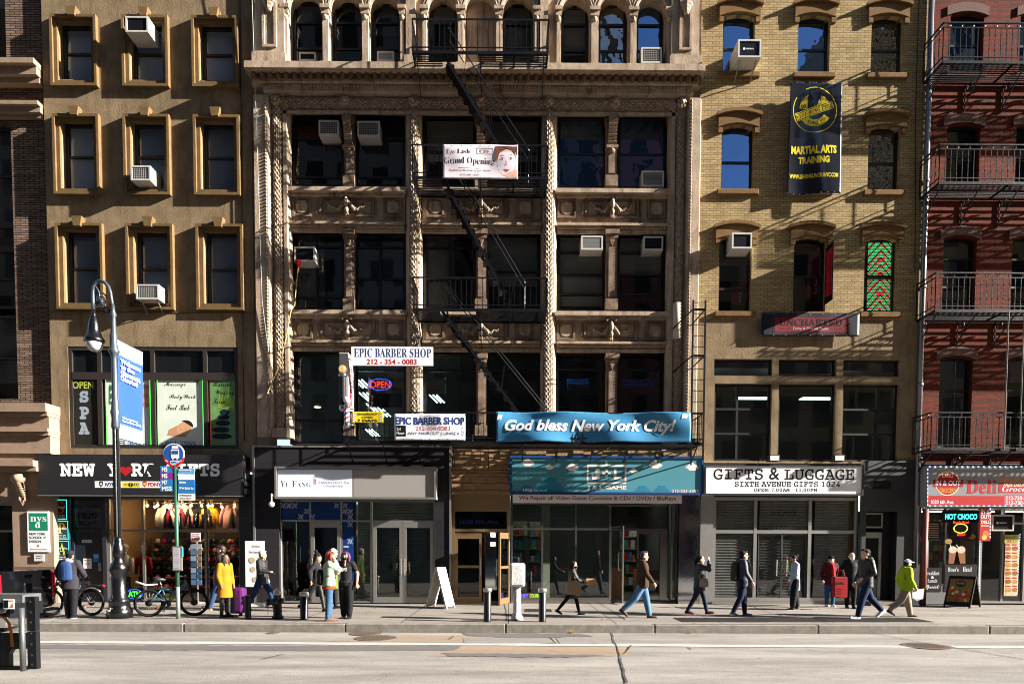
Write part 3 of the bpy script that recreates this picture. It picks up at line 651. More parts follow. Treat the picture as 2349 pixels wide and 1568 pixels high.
for r, row in enumerate(YR):
    q = [R(*o[0], 0) for o in row]; za, zb = sum(k[2] for k in q) / 3, sum(k[3] for k in q) / 3; ww = sum(k[1] - k[0] for k in q) / 3; ops = []
    for k, o in zip(q, row):
        cx = (k[0] + k[1]) / 2; a, b = cx - ww / 2, cx + ww / 2; ops.append((a, b, za, zb + .03, .1)); yw.append((a, b, za, zb + .03))
        hm = MB(); n = 14; hw = (b - a) / 2 + .13
        arc = lambda rr, h_: [(cx - rr + 2 * rr * i / n, zb + h_ - .13 * ((2 * i / n - 1) ** 2)) for i in range(n + 1)]
        for (x0, e0), (x1, e1), (u0, g0), (u1, g1) in zip(arc(hw, .06), arc(hw, .06)[1:], arc(hw, .36), arc(hw, .36)[1:]):
            x0 = max(x0, a - .13)
            hm.prism([(x0, e0 + .0), (x1, e1 + .0), (x1, g1), (x0, g0)], -.09, .002)
        for (x0, e0), (x1, e1) in zip(arc(hw + .07, .37), arc(hw + .07, .37)[1:]): hm.prism([(x0, e0), (x1, e1), (x1, e1 + .09), (x0, e0 + .09)], -.16, .003)
        for s in (-1, 1): hm.box(cx + s * (hw - .13), cx + s * hw, -.085, .001, zb - .22, zb - .08)
        hm.build('window_hood', brown_stone, by)
        sx0, sx1 = WX(o[2], 300, 0), WX(o[3], 300, 0); MB().box(cx - .62, cx + .62, -.1, .2, za - .16, za - .004).build('window_sill', brown_stone, by, bevel=.02)
    w.strip(xy0, xy1, zz[r], tp[r], ops, 0, .25)
w.build('wall', ybrick, by)
for i, (a, b, c_, d) in enumerate(yw):
    gl = glass_b if i in (0, 1, 3) else glass_w if i in (2, 4, 5) else glass
    window(by, a, b, c_, d, .14, .47 if i < 6 else .5 if i != 6 else .33, .06, black_fr, gl)
    it = MB(); rooms(it, a - .02, b + .02, c_ - .02, d + .02, .255, 2); it.build('room', dark_in, by)
ly = MB(); LO = [R(1638, 824, 1771, 862, 0), R(1786, 824, 1918, 863, 0), R(1934, 824, 2063, 863, 0)]; LM = [R(1638, 880, 1769, 1057, 0), R(1785, 880, 1915, 1057, 0), R(1932, 880, 2060, 1057, 0)]
za = min(o[2] for o in LM); t0, t1 = sum(o[2] for o in LO) / 3, sum(o[3] for o in LO) / 3; m1 = sum(o[3] for o in LM) / 3; zb0 = WZ(1860, 1062, 0)
ly.strip(xy0, xy1, (t0 + m1) / 2, zz[2], [(o[0], o[1], t0, t1, 0) for o in LO], -.012, .2); ly.strip(xy0, xy1, zb0, (t0 + m1) / 2, [(o[0], o[1], za, m1, 0) for o in LM], -.012, .2)
ly.build('stucco_band', stucco, by)
for o in LO: window(by, o[0], o[1], t0, t1, .1, None, .05, black_fr, glass)
for i, o in enumerate(LM): window(by, o[0], o[1], za, m1, .1, [.36, .68] if i != 1 else None, .07, black_fr, glass_s, auto=False, vs=[[.42], None, [.66]][i])
officem = M('office_wall', '4a4642', .9)
it = MB(); rooms(it, xy0 + .2, xy1 - .2, za - .02, t1 + .06, .2, 4.5); it.build('room', officem, by)
fl = MB()
for x in (.35, 2.35, 4.6):
    for y in (1.2, 3.0): fl.box(xy0 + x, xy0 + x + 1.1, y, y + .32, t0 + .03, t0 + .06)
tube_m = EMIT('fluorescent', 'dcefe6', 1.6)
fl.build('ceiling_light', tube_m, by)

# ------------------------------------------------------------------ red brick building
xr0 = xy1 + .004; xr1 = xr0 + 8.4
br = thing('red_brick_building', ((xr0 + xr1) / 2, 0, 0), 'red brick tenement with mauve lintels and iron balconies above the deli', 'building')
RW = [((2179, 32, 2258, 165), 0), ((2171, 286, 2248, 425), 1), ((2162, 544, 2240, 712), 2), ((2151, 820, 2228, 1026), 3)]
zz = [WZ(2230, 238, 0), WZ(2230, 500, 0), WZ(2230, 775, 0), WZ(2230, 1062, 0)]; tp = [22] + zz[:3]; w = MB(); rw = []
for (bx_, r) in RW:
    a, b, c_, d = R(*bx_, 0); ops = []
    cx0 = xr0 + (R(*RW[1][0], 0)[0] + R(*RW[1][0], 0)[1]) / 2 - xr0; hw = .5
    for k in range(4):
        cx = cx0 + k * 2.08; ops.append((cx - hw, cx + hw, c_, d + .03, .09)); rw.append((cx - hw, cx + hw, c_, d + .03, r, k))
        lm = MB(); n = 10
        A = [(cx - hw - .12 + (2 * hw + .24) * i / n, d + .06 - .1 * (2 * i / n - 1) ** 2 * 1.3) for i in range(n + 1)]
        for (x0, e0), (x1, e1) in zip(A, A[1:]): lm.prism([(x0, e0), (x1, e1), (x1, e1 + .26), (x0, e0 + .26)], -.035, .002)
        lm.build('lintel', mauve_stone, br); MB().box(cx - .6, cx + .6, -.06, .2, c_ - .13, c_ - .004).build('window_sill', mauve_stone, br)
    w.strip(xr0, xr1, zz[r], tp[r], ops, 0, .25)
w.build('wall', rbrick, br)
for a, b, c_, d, r, k in rw:
    window(br, a, b, c_, d, .14, .5 if r < 2 else [.34, .72] if r == 2 else [.64], .07, black_fr, glass if r else glass_b, shade=.5 if r == 0 else .0, bm=M('grey_shade', '8a8a90', .8))
    it = MB(); rooms(it, a - .02, b + .02, c_ - .02, d + .02, .255, 2); it.build('room', M('curtained_room', '4a3b35', .9) if r >= 2 else dark_in, br)

# ------------------------------------------------------------------ ground floors
BY = {}
def board(name, bx, Y, dep, mats, label, cat='sign', frame=None):
    """a flat sign: returns the sign, an MB for its lettering and the plane to letter on"""
    x0, x1, z0, z1 = R(*bx, Y); mb = MB(); mb.box(x0, x1, Y, Y + dep, z0, z1)
    s = mb.build(name, mats[0], None, label=label, cat=cat, base=True); BY[s.name] = Y
    if frame: f = MB(); f.frame(x0 - .02, x1 + .02, z0 - .02, z1 + .02, frame, Y - .03, Y + .02); f.build('frame', mats[1], s)
    return s
def letter(s, items, Y, name='lettering', extra=None):
    mb = MB(); mats = []
    def mi(m):
        if m not in mats: mats.append(m)
        return mats.index(m)
    for it_ in items: mb.text(it_[0], it_[1], Y - it_[4] if len(it_) > 4 else Y, mi(it_[2]), **(it_[3] if len(it_) > 3 else {}))
    if extra: extra(mb, mi)
    yb = BY.get(s.name)
    if yb is not None: mb.v = [(x, yb - .0008 - (yb - y) * .2 if y < yb else y, z) for x, y, z in mb.v]   # lettering lies almost flush on its board
    return mb.build(name, mats, s)
def rectpx(mb, bx, Y, m): x0, x1, z0, z1 = R(*bx, Y); mb.quad((x0, Y, z0), (x1, Y, z0), (x1, Y, z1), (x0, Y, z1), m)
def polypx(mb, pts, Y, m): mb.add([tuple(W(a, b, Y)) for a, b in pts], [tuple(range(len(pts)))], m)
def discpx(mb, cx, cy, r, Y, m, sx=1): p = W(cx, cy, Y); rr = abs(WX(cx + r, cy, Y) - p.x); mb.disc(p.x, p.z, Y, rr, m, 28, sx)
def ringpx(mb, cx, cy, r, t, Y, m, **k): p = W(cx, cy, Y); s = abs(WX(cx + 1, cy, Y) - p.x); mb.ring(p.x, p.z, Y, r * s, t * s, m, **k)
wht, blk, red, navy, yel = K('dfe0e2'), K('111113'), K('b01f22'), K('1c2c6c'), K('d8c32a')
def shopbox(par, bx0, bx1, zt, y0, y1, wall, floor='6b5a4a'):
    a, b = bx0, bx1; q = MB(); rooms(q, a, b, .03, zt, y0, y1); q.build('shop_room', wall, par)
    MB().box(a + .02, b - .02, y0, y1 - .02, .001, .05).build('shop_floor', M('shop_floor_' + floor, floor, .5), par)
def glazing(par, x0, x1, z0, z1, y, xs=(), zs=(), fw=.05, fm=None, gl=None, d=.1, name='shop_window'):
    f = MB(); f.frame(x0, x1, z0, z1, fw, y, y + d); X = [x0] + list(xs) + [x1]; Z = [z0] + list(zs) + [z1]
    for x in xs: f.box(x - fw / 2, x + fw / 2, y + .003, y + d - .003, z0 + fw, z1 - fw)
    for z in zs:
        for a, b in zip(X, X[1:]): f.box(a + (fw if a == x0 else fw / 2), b - (fw if b == x1 else fw / 2), y + .006, y + d - .006, z - fw / 2, z + fw / 2)
    o = f.build(name, fm or alu, par); p = MB()
    for a, b in zip(X, X[1:]):
        for c_, e in zip(Z, Z[1:]): pane(p, a + fw / 2, b - fw / 2, c_ + fw / 2, e - fw / 2, y + d * .55, .0015)
    p.build('pane', gl or glass_s, o); return o
def shutter(par, x0, x1, z0, z1, y, m): 
    mb = MB(); z = z0; p = []
    while z < z1: mb.quad((x0, y, z), (x1, y, z), (x1, y - .025, z + .045), (x0, y - .025, z + .045)); mb.quad((x0, y - .025, z + .045), (x1, y - .025, z + .045), (x1, y, z + .085), (x0, y, z + .085)); z += .085
    return mb.build('roller_shutter', m, par)
shut = M('roller_shutter', 'a09c96', .5, .35, var=.5, vs=3, streak=.4)

# --- souvenir shop under the stucco building
YS = .0
gx = lambda p, Y=YS: WX(p, 1250, Y)
zs0 = WZ(340, 1140, YS); fr = MB()
fr.box(xs0 + .02, gx(160), -.02, .4, 0, zs0 + .6); fr.box(gx(236), gx(245), -.02, .3, 0, zs0 + .6); fr.box(gx(551), xs1 - .01, -.06, .4, 0, zs0 + .7); fr.box(gx(160), gx(236), .0, .2, WZ(200, 1143, 0), zs0 + .6); fr.box(gx(245), gx(551), .0, .2, zs0, zs0 + .6)
fr.build('shop_front', M('dark_shop_front', '26252a', .5, var=.3, vs=5), bs)
window(bs, gx(163), gx(236), WZ(200, 1214, 0), WZ(200, 1143, 0), .05, None, .05, black_fr, glass)
dr = MB(); dr.frame(gx(163), gx(236), 0, WZ(200, 1216, 0), .06, .04, .2); dr.box(gx(163) + .06, gx(236) - .06, .09, .13, .06, WZ(200, 1216, 0) - .06)
d_ = dr.build('door', M('dark_blue_door', '1b1d28', .45), bs); h = MB(); h.box(gx(222), gx(229), .05, .09, .95, 1.2); h.build('handle', alu, d_)
z_ = WZ(400, 1216, 0); SX = [gx(326), gx(469)]
glazing(bs, gx(245), gx(551), .05, zs0, .06, SX, [z_], .06, alu_d, GLASS('clear_shop_glass', 'd2d4d2', .045))
warm = M('warm_slatwall', '8a6f52', .7, var=.3, vs=4)
shopbox(bs, gx(243), gx(553), zs0 + .05, .17, 3.6, warm)
back = MB(); back.box(gx(250), gx(548), 3.3, 3.5, .06, 2.2); back.build('display_wall', M('dark_wood', '3a2a1c', .6, var=.5, vs=4), bs)
s = thing('shelf_unit', (gx(400), 2.4, 0), 'tall dark wooden shelves full of caps inside the souvenir shop', 'shelves'); sh = MB()
SHZ = [.25, .55, .85, 1.15, 1.45, 1.75]
for i, z in enumerate(SHZ):
    b = MB(); b.box(gx(262), gx(545), 1.7 + .1 * i, 2.15 + .1 * i, z, z + .025); b.build('shelf', M('shelf_wood', '5a4330', .6), s)
for x in (262, 331, 400, 470, 545): MB().box(gx(x) - .02, gx(x) + .02, 2.1, 2.7, .05, 2.0).build('upright', M('shelf_wood', '5a4330', .6), s)
cap_cols = [('red', 'a01c22'), ('black', '15151a'), ('navy', '1b2550'), ('pink', 'd48a98'), ('white', 'd8d4cc'), ('green', '3a6a3a'), ('tan', 'b08d5c'), ('orange', 'c05a20')]
protos = {}
for n_, c_ in cap_cols:
    m = MB(); m.ball((0, 0, .05), (.09, .09, .1), 8, 5); m.add([(-.09, -.04, .05), (.09, -.04, .05), (.06, -.19, .03), (-.06, -.19, .03)], [(0, 1, 2, 3)]); protos[n_] = (m, K(c_, .8))
rc = random.Random(11); made = {}
for i, z in enumerate(SHZ):
    x = gx(266)
    while x < gx(542):
        n_, c_ = rc.choice(cap_cols)
        if n_ not in made:
            mm, mt = protos[n_]; made[n_] = mm.build('cap', mt, None, True, 'small %s cap lying on the shop shelves' % n_, 'cap', 'caps on the souvenir shop shelves'); made[n_].location = (x, 1.83 + .1 * i, z + .02)
        else: dup(made[n_], (x, 1.83 + .1 * i + rc.uniform(-.03, .03), z + .02), rc.uniform(-.4, .4))
        x += rc.uniform(.15, .23)
hood_cols = [(340, 'd8d2c4', 'cream'), (352, 'cfcbc8', 'pale grey'), (366, '8e1526', 'dark red'), (387, 'd99c9c', 'pink'), (411, '17171b', 'black'), (430, '1c1f2b', 'navy'), (446, 'c58a1e', 'mustard'), (494, 'd69aa0', 'rose'), (515, 'b5a58e', 'beige'), (532, '50504a', 'olive')]
def hoodie(px, c, nm, j):
    x = gx(px); z = WZ(400, 1162, 1.0); m = MB(); w2 = .19
    m.prism([(x - w2, z - .68), (x + w2, z - .68), (x + w2, z - .1), (x + .1, z), (x - .1, z), (x - w2, z - .1)], 1.0, 1.12)
    for s_ in (-1, 1): m.tube([(x + s_ * .16, 1.06, z - .06), (x + s_ * .26, 1.05, z - .3), (x + s_ * .29, 1.04, z - .62)], [.085, .075, .055], 8)
    m.ball((x, 1.06, z), (.13, .1, .09), 8, 5)
    o = m.build('hoodie', K(c, .9), None, True, '%s hooded sweatshirt hanging in the souvenir shop window' % nm, 'hoodie', 'hoodies hanging in the souvenir shop')
    if j in (2, 3, 4, 6): t = MB(); t.textw('I ♥', x - .08, x + .08, z - .3, z - .22, .99, 0); t.textw('NY', x - .08, x + .08, z - .42, z - .33, .99, 0); t.build('print', wht if j != 3 else navy, o)
for j, (px, c, nm) in enumerate(hood_cols): hoodie(px, c, nm, j)
rail = MB(); rail.tube([(gx(330), 1.06, WZ(400, 1162, 1.0) + .12), (gx(545), 1.06, WZ(400, 1162, 1.0) + .12)], .012, 6); rail.build('clothes_rail', alu, bs)
spot = EMIT('spot_bulb', 'ffd9a0', 170); sp_i = 0
for px, yy in ((300, .9), (333, .7), (350, .8), (363, .7), (376, .9), (390, .8), (412, .7), (430, .9), (448, .8), (462, .7), (500, 1.2), (527, 1.1), (290, 1.6), (345, 1.7), (380, 1.6), (420, 1.7), (455, 1.6), (510, 1.7)):
    x = gx(px); z = zs0 - .06; m = MB(); m.tube([(x, yy, z), (x + .05, yy - .04, z - .13)], .04, 8)
    o = m.build('spotlight', white_p, None, label='small white ceiling spotlight glowing inside the souvenir shop', cat='spotlight', group='souvenir shop ceiling spotlights')
    q = MB(); q.ball((x + .055, yy - .045, z - .145), .032, 8, 5); q.build('bulb', spot, o, True)
def mannequin(px, top, hat, yy, label):
    x = gx(px, yy); t = thing('mannequin', (x, yy, .05), label, 'mannequin'); H = .95
    m = MB(); m.tube([(x, yy, .1 + H * .0 + .7), (x, yy, H + .1), (x, yy, H + .35), (x, yy, H + .48)], [.13, .12, .17, .07], 10); m.build('torso', K(top, .8), t, True)
    m = MB(); m.tube([(x, yy, H + .46), (x, yy, H + .58)], .045, 8); m.ball((x, yy, H + .68), (.08, .09, .12), 10, 8); m.build('head', white_p, t, True)
    for s_ in (-1, 1): m = MB(); m.tube([(x + s_ * .18, yy, H + .4), (x + s_ * .23, yy, H + .1), (x + s_ * .22, yy - .05, H - .12)], [.06, .05, .035], 8); m.build('arm', K(top, .8), t, True)
    for s_ in (-1, 1): m = MB(); m.tube([(x + s_ * .08, yy, .75), (x + s_ * .09, yy, .05)], [.085, .05], 8); m.build('leg', K('3a3a40', .8), t, True)
    if hat: m = MB(); m.ball((x, yy, H + .73), (.1, .11, .1), 10, 6); m.add([(x - .09, yy - .06, H + .72), (x + .09, yy - .06, H + .72), (x + .06, yy - .2, H + .7), (x - .06, yy - .2, H + .7)], [(0, 1, 2, 3)]); m.build('cap', K(hat, .8), t)
mannequin(287, 'cfcdc8', 'cfc4bc', .55, 'white headed mannequin in a grey T-shirt and cap behind the lamp post')
mannequin(329, '8e1534', None, .75, 'mannequin in a dark red top beside the shop door')
mannequin(537, '17171a', 'd98a98', .5, 'mannequin in a black T-shirt and pink cap at the right of the shop')
# postcard stand
t = thing('postcard_rack', (gx(452), -.25, 0), 'revolving postcard rack with rows of cards outside the souvenir shop', 'postcard rack'); x = gx(452, -.25)
m = MB(); m.tube([(x, -.25, 0), (x, -.25, 1.95)], .018, 8); m.lathe(x, -.25, [(.2, 0), (.2, .03), (.03, .06)], 12); m.build('pole', alu, t)
rk_ = random.Random(2)
for i in range(7):
    for s_ in (-1, 1):
        z = .55 + i * .18; m = MB(); m.box(x + s_ * .085 - .075, x + s_ * .085 + .075, -.33, -.31, z, z + .15); m.build('card', K(rk_.choice(['4a6484', '7a8694', '34485e', '8a9094', '6a6258']), .4), t)
m = MB(); m.box(x - .14, x + .14, -.34, -.32, 1.86, 2.12); c_ = m.build('price_card', wht, t); m = MB(); m.textw('10¢', x - .1, x + .1, 1.88, 1.97, -.345); m.textw('New York', x - .11, x + .11, 2.05, 2.1, -.345); m.textw('postcards', x - .11, x + .11, 1.99, 2.04, -.345); m.build('lettering', red, c_)
# souvenir sign box
YG = -.55
sg = board('shop_sign', (87, 1042, 557, 1135), YG, .55, [black_panel], 'long black souvenir shop sign with white slab letters and a red heart')
hp = []
for k in range(24):
    a = 2 * math.pi * k / 24; hp.append((288 + 12.5 * (math.sin(a) ** 3) * 1.12, 1079 - 12.5 * (.8125 * math.cos(a) - .3125 * math.cos(2 * a) - .125 * math.cos(3 * a) - .0625 * math.cos(4 * a)) * 1.05))
def ex(mb, mi):
    polypx(mb, hp, YG - .014, mi(red)); rectpx(mb, (217, 1103, 371, 1118), YG - .014, mi(wht)); rectpx(mb, (280, 1105, 321, 1117), YG - .015, mi(yel))
    for cx, c_ in ((231, navy), (331, red)): polypx(mb, [(cx - 5, 1104), (cx, 1103), (cx + 5, 1104), (cx + 5, 1111), (cx, 1117), (cx - 5, 1111)], YG - .016, mi(c_)); discpx(mb, cx, 1109, 3, YG - .017, mi(yel))
    discpx(mb, 299, 1111, 5.5, YG - .016, mi(blk)); mb.text('T', (296.5, 1107.5, 301.5, 1114.5), YG - .018, mi(yel))
    x0, x1, z0, z1 = R(86, 1133, 558, 1136, YG); mb.box(x0, x1, YG - .012, YG + .01, z0 - .02, z0 + .01, mi(alu))
letter(sg, [('NEW', (136, 1062, 218, 1092), wht, dict(style='mono', fat=.035)), ('Y', (246, 1062, 272, 1092), wht, dict(style='mono', fat=.035)), ('RK', (300, 1062, 353, 1092), wht, dict(style='mono', fat=.035)), ('GIFTS', (378, 1062, 504, 1092), wht, dict(style='mono', fat=.035)),
            ('NYPD', (239, 1106, 271, 1115), navy, dict(style='oblique', fat=.02), .006), ('NYC', (284, 1109, 292, 1113), blk, {}, .006), ('AXI', (305, 1107, 317, 1114), blk, {}, .006), ('FDNY', (339, 1106, 370, 1115), red, dict(style='bold', fat=.02), .006)], YG - .012, extra=ex)
# its return face toward the loft building
side = MB(); xq = R(87, 1042, 557, 1135, YG)[1] + .006
def sidetext(mb, s_, y0, y1, z0, z1, m):
    vs_, fs, _, _ = glyphs(s_, 'serif'); mb.add([(xq, y0 + (y1 - y0) * a, z0 + (z1 - z0) * b) for a, b in vs_], fs, m)
zq = R(87, 1042, 557, 1135, YG)[2]
sidetext(side, 'NEW', YG + .08, -.08, zq + .5, zq + .66, 0); sidetext(side, 'Y♥RK', YG + .06, -.06, zq + .28, zq + .44, 0); sidetext(side, 'GIFTS', YG + .06, -.06, zq + .06, zq + .22, 0); side.build('side_lettering', wht, sg)
# the three small treatment signs beside the door
for nm, bx, big, bc, mid, lab in (('facial', (123, 1145, 153, 1191), 'S', 'c0504c', 'Facial', 'small dark sign with a red S for facials, topmost of three'), ('foot', (125, 1194, 156, 1237), 'P', 'c9c25c', 'Foot Rub', 'small teal sign with a pale P for foot rubs'), ('body', (126, 1240, 158, 1286), 'A', '9fc044', 'Body Tui na', 'small dark sign with a green A for body massage')):
    Yq = -.14; s_ = board('treatment_sign', bx, Yq, .1, [K('16404a' if big == 'P' else '16262c')], lab)
    a, b, c_, d = bx; led = EMIT('cyan_led', '2fe0c0', 1.5)
    def ex(mb, mi): 
        for q in ((a, b, c_, b + 1), (a, d - 1, c_, d), (c_ - 1, b, c_, d)): rectpx(mb, q, Yq - .006, mi(led))
    letter(s_, [(big, (a + 7, b + 5, c_ - 7, d - 14), K(bc), dict(style='serif')), (mid, (a + 4, b + 14, c_ - 4, b + 20), wht, dict(style='serif'), .004), ('30mins $45', (a + 4, d - 11, c_ - 5, d - 8), wht, {}), ('646-881-7999' if big == 'A' else '60mins $65', (a + 4, d - 6, c_ - 4, d - 3), wht, {})], Yq - .008, extra=ex)
s_ = board('door_notice', (191, 1280, 210, 1303), .085, .004, [wht], 'white health notice taped to the dark blue door'); letter(s_, [('NOTICE', (194, 1283, 207, 1286), K('444444'), {}), ('O', (196, 1289, 205, 1295), red, {})], .082)
s_ = board('door_notice', (214, 1269, 227, 1288), .085, .004, [K('2c7cc0')], 'blue mask notice stuck on the dark blue door'); letter(s_, [('MASKS', (215.5, 1271, 225.5, 1275), wht, {}), ('REQUIRED', (215.5, 1276, 225.5, 1279), wht, {})], .082)
s_ = board('number_plate', (188, 1237, 210, 1244), .086, .004, [wht], 'white 1030 number plate on the dark blue door'); letter(s_, [('1030', (190, 1238.5, 208, 1242.8), blk, {})], .083)
s_ = board('transom_number', (170, 1165, 234, 1202), .05, .003, [GLASS('clear_film', 'ffffff', .0)], 'black 1030 6th AVE numbers on the glass over the dark door'); letter(s_, [('1030', (179, 1174, 222, 1189), blk, {}), ('6th AVE', (180, 1194, 222, 1202), blk, {})], .047)
atm = EMIT('green_led', '28e028', 3); bluel = EMIT('blue_led', '2a50ff', 2); redl = EMIT('red_led', 'ff2018', 3)
def neon(name, s_, bx, Y, m, ring, label, style='bold', rm=None):
    x0, x1, z0, z1 = R(*bx, Y); q = MB(); q.box(x0 - .03, x1 + .03, Y + .01, Y + .03, z0 - .03, z1 + .03); o = q.build(name, blk, None, label=label, cat='neon sign')
    q = MB(); q.textw(s_, x0 + .06, x1 - .06, z0 + (z1 - z0) * .22, z1 - (z1 - z0) * .22, Y, 0, style); q.build('lettering', m, o)
    if ring: q = MB(); q.ring((x0 + x1) / 2, (z0 + z1) / 2, Y - .004, (z1 - z0) / 2, .014, 0, 30, (x1 - x0) / (z1 - z0)); q.build('border', rm or m, o)
    return o
neon('neon_sign', 'ATM', (290, 1350, 327, 1373), .04, atm, True, 'green glowing ATM sign at the foot of the shop window', 'bold', EMIT('blue_led', '2a50ff', 2))
# school sign and notice on the pink stone
s_ = board('school_sign', (63, 1172, 112, 1265), Y2 - .05, .04, [wht], 'white and green design school sign on pink stone')
gr = K('147a5a')
def ex(mb, mi): rectpx(mb, (66, 1176, 109, 1216), Y2 - .055, mi(gr)); discpx(mb, 87, 1251, 3, Y2 - .055, mi(K('c07030')))
letter(s_, [('nys', (69, 1184, 106, 1200), wht, dict(style='serif'), .004), ('d', (80, 1196, 92, 1210), wht, dict(style='serif'), .004), ('NEW YORK', (67, 1221, 104, 1226.5), K('333338'), {}), ('SCHOOL', (67, 1229, 97, 1235), K('333338'), {}), ('of', (99, 1229, 106, 1235), K('333338'), dict(style='italic')), ('DESIGN', (67, 1238, 94, 1243.5), K('333338'), {}), ('#fashionstartshere', (68, 1257, 108, 1261), K('333338'), dict(style='sans'))], Y2 - .056, extra=ex)
s_ = board('wall_notice', (78, 1270, 101, 1286), Y2 - .045, .03, [K('c9c6c0')], 'small white private property notice below the school sign'); letter(s_, [('PRIVATE', (82, 1273, 97, 1276), K('444444'), {}), ('PROPERTY', (82, 1278, 97, 1281), K('444444'), {})], Y2 - .048)

# --- spa posters behind the second floor windows
YP = .04
def poster(name, bx, bg, items, label, ex=None, led=None):
    s_ = board(name, bx, YP, .012, [bg], label, 'poster'); a, b, c_, d = bx
    def e2(mb, mi):
        if ex: ex(mb, mi)
        if led:
            for q in ((a, b, c_, b + 1), (a, d - 1, c_, d), (a, b, a + 1, d), (c_ - 1, b, c_, d)): rectpx(mb, q, YP - .012, mi(led))
    letter(s_, items, YP - .006, extra=e2); return s_
pg = M('poster_green', '6fa05e', .5, var=.9, vs=3, dark='2c5530'); pw = M('poster_pale', 'dfe6dc', .5, var=.5, vs=2, dark='a8b89c')
skin_p, dk = K('c99a78'), K('2a211c')
poster('window_poster', (162, 866, 226, 1024), K('23231f'), [('OPEN', (166, 874, 214, 891), K('a8b04a'), {}), ('S', (182, 896, 203, 923), K('8f99a8'), dict(style='mono', fat=.05)), ('P', (182, 932, 204, 961), K('8f99a8'), dict(style='mono', fat=.05)), ('A', (180, 968, 205, 996), K('8f99a8'), dict(style='mono', fat=.05))], 'dark window poster with OPEN over a vertical SPA')
def face(cx, cy, s, Y, mb, mi, flip=1):
    polypx(mb, [(cx - 38 * s * flip, cy + 16 * s), (cx - 34 * s * flip, cy + 2 * s), (cx - 12 * s * flip, cy - 8 * s), (cx, cy - 6 * s), (cx + 6 * s * flip, cy + 20 * s)], Y - .001, mi(K('bd8a68')))
    q = W(cx, cy, Y); u = abs(WX(cx + s, cy, Y) - q.x)
    mb.add([(q.x + u * flip * (17 * math.cos(a) + 5 * math.sin(a)), Y - .002, q.z + u * (16 * math.sin(a))) for a in [k * .3 for k in range(21)]], [tuple(range(21))], mi(skin_p))
    mb.add([(q.x + u * flip * (4 + 17 * math.cos(a)), Y - .003, q.z + u * (5 + 14 * math.sin(a))) for a in [-.2 + k * .12 for k in range(20)]] , [tuple(range(20))], mi(dk))
    for dx, dy, w_ in ((-7, 2, 5), (4, 1, 4), (-2, 10, 6)): polypx(mb, [(cx + (dx - w_ / 2) * s, cy + dy * s), (cx + (dx + w_ / 2) * s, cy + (dy + .5) * s), (cx + dx * s, cy + (dy + 1.6) * s)], Y - .004, mi(dk if dy < 9 else K('a05048')))
def ex(mb, mi):
    for k in range(14): polypx(mb, [(252 + 3 * math.sin(k * 2), 880 + k * 3), (256 + 4 * math.sin(k), 886 + k * 3), (249, 890 + k * 3)], YP - .003, mi(K('3f7a48')))
    for k in range(5): polypx(mb, [(326 - 3 * k, 880 + 10 * k), (343, 884 + 10 * k), (340, 894 + 10 * k), (322 - 3 * k, 890 + 10 * k)], YP - .004 - .001 * k, mi(K('d0a080' if k % 2 else 'b88868')))
poster('window_poster', (243, 867, 345, 1022), pw, [('Tattoo', (258, 930, 320, 945), dk, dict(style='script')), ('TEL:646-', (259, 1010, 334, 1021), K('3f6ea0'), {})], 'pale spa poster half hidden behind the street lamp', ex, EMIT('green_led', '28e028', 2))
def ex(mb, mi): face(422, 982, 1.0, YP - .008, mb, mi); [polypx(mb, [(440 + 3 * k, 868), (446 + 4 * k, 868), (450 + 2 * k, 876 + 4 * (k % 3))], YP - .007, mi(K('4f8a52'))) for k in range(4)]
poster('window_poster', (361, 867, 466, 1024), pw, [('Massage', (377, 875, 426, 889), dk, dict(style='script')), ('BodyWork', (388, 904, 449, 917), dk, dict(style='script')), ('Foot Rub', (381, 927, 435, 940), dk, dict(style='script')), ('861-7999', (379, 1011, 449, 1023), K('3f6ea0'), dict(style='serif'))], 'pale spa poster of a dark haired man resting, reading Massage and Foot Rub', ex, EMIT('green_led', '28e028', 2))
def ex(mb, mi):
    for k, (cx, cy, rx) in enumerate(((515, 945, 11), (513, 956, 14), (511, 970, 17), (506, 985, 20), (509, 1000, 23))): discpx(mb, cx, cy, 6.5, YP - .005 - .001 * k, mi(K('1c242c', .3)), rx / 6.5)
    for k in range(6): polypx(mb, [(500 + 6 * k, 935), (503 + 7 * k, 880 + 7 * (k % 3)), (507 + 6 * k, 936)], YP - .003, mi(K('8aa83e')))
poster('window_poster', (482, 867, 544, 1024), pg, [('Haircut', (488, 874, 533, 886), dk, dict(style='script')), ('Waxing', (494, 894, 538, 908), dk, dict(style='script')), ('Trim', (488, 913, 516, 926), dk, dict(style='script'))], 'green spa poster with stacked black stones, reading Haircut Waxing Trim', ex, EMIT('dim_red_led', '80281c', .8))
neon('neon_sign', 'OPEN', (496, 1008, 537, 1026), .055, redl, True, 'red glowing OPEN sign in the right spa window', 'serif', bluel)

# --- tea shop, black front
YT = -.36; YS2 = -.7
bx = lambda p, Y=YT: WX(p, 1230, Y)
tf = MB(); zt0, zt1 = 0, WZ(800, 1022, YT)
ops = [(bx(640), bx(998), .0, WZ(800, 1146, YT), 0)]
tf.strip(bx(583), bx(1035), 0, zt1, ops, YT, .3); tf.quad((bx(583), YT, zt1), (bx(1035), YT, zt1), (bx(1035), .6, zt1 + .15), (bx(583), .6, zt1 + .15)); tf.quad((bx(1035), YT, 0), (bx(1035), .1, 0), (bx(1035), .1, zt1), (bx(1035), YT, zt1)); tf.quad((bx(583), YT, 0), (bx(583), YT, zt1), (bx(583), .1, zt1), (bx(583), .1, 0))
tf.build('black_shop_front', BRICK('black_tile', '2a272b', '232125', '151316', 1.2, .42, .006, .2, .1), bo)
e_ = MB()
for p in (584, 1033): e_.box(bx(p) - .03, bx(p) + .03, YT - .03, YT - .002, 0, zt1)
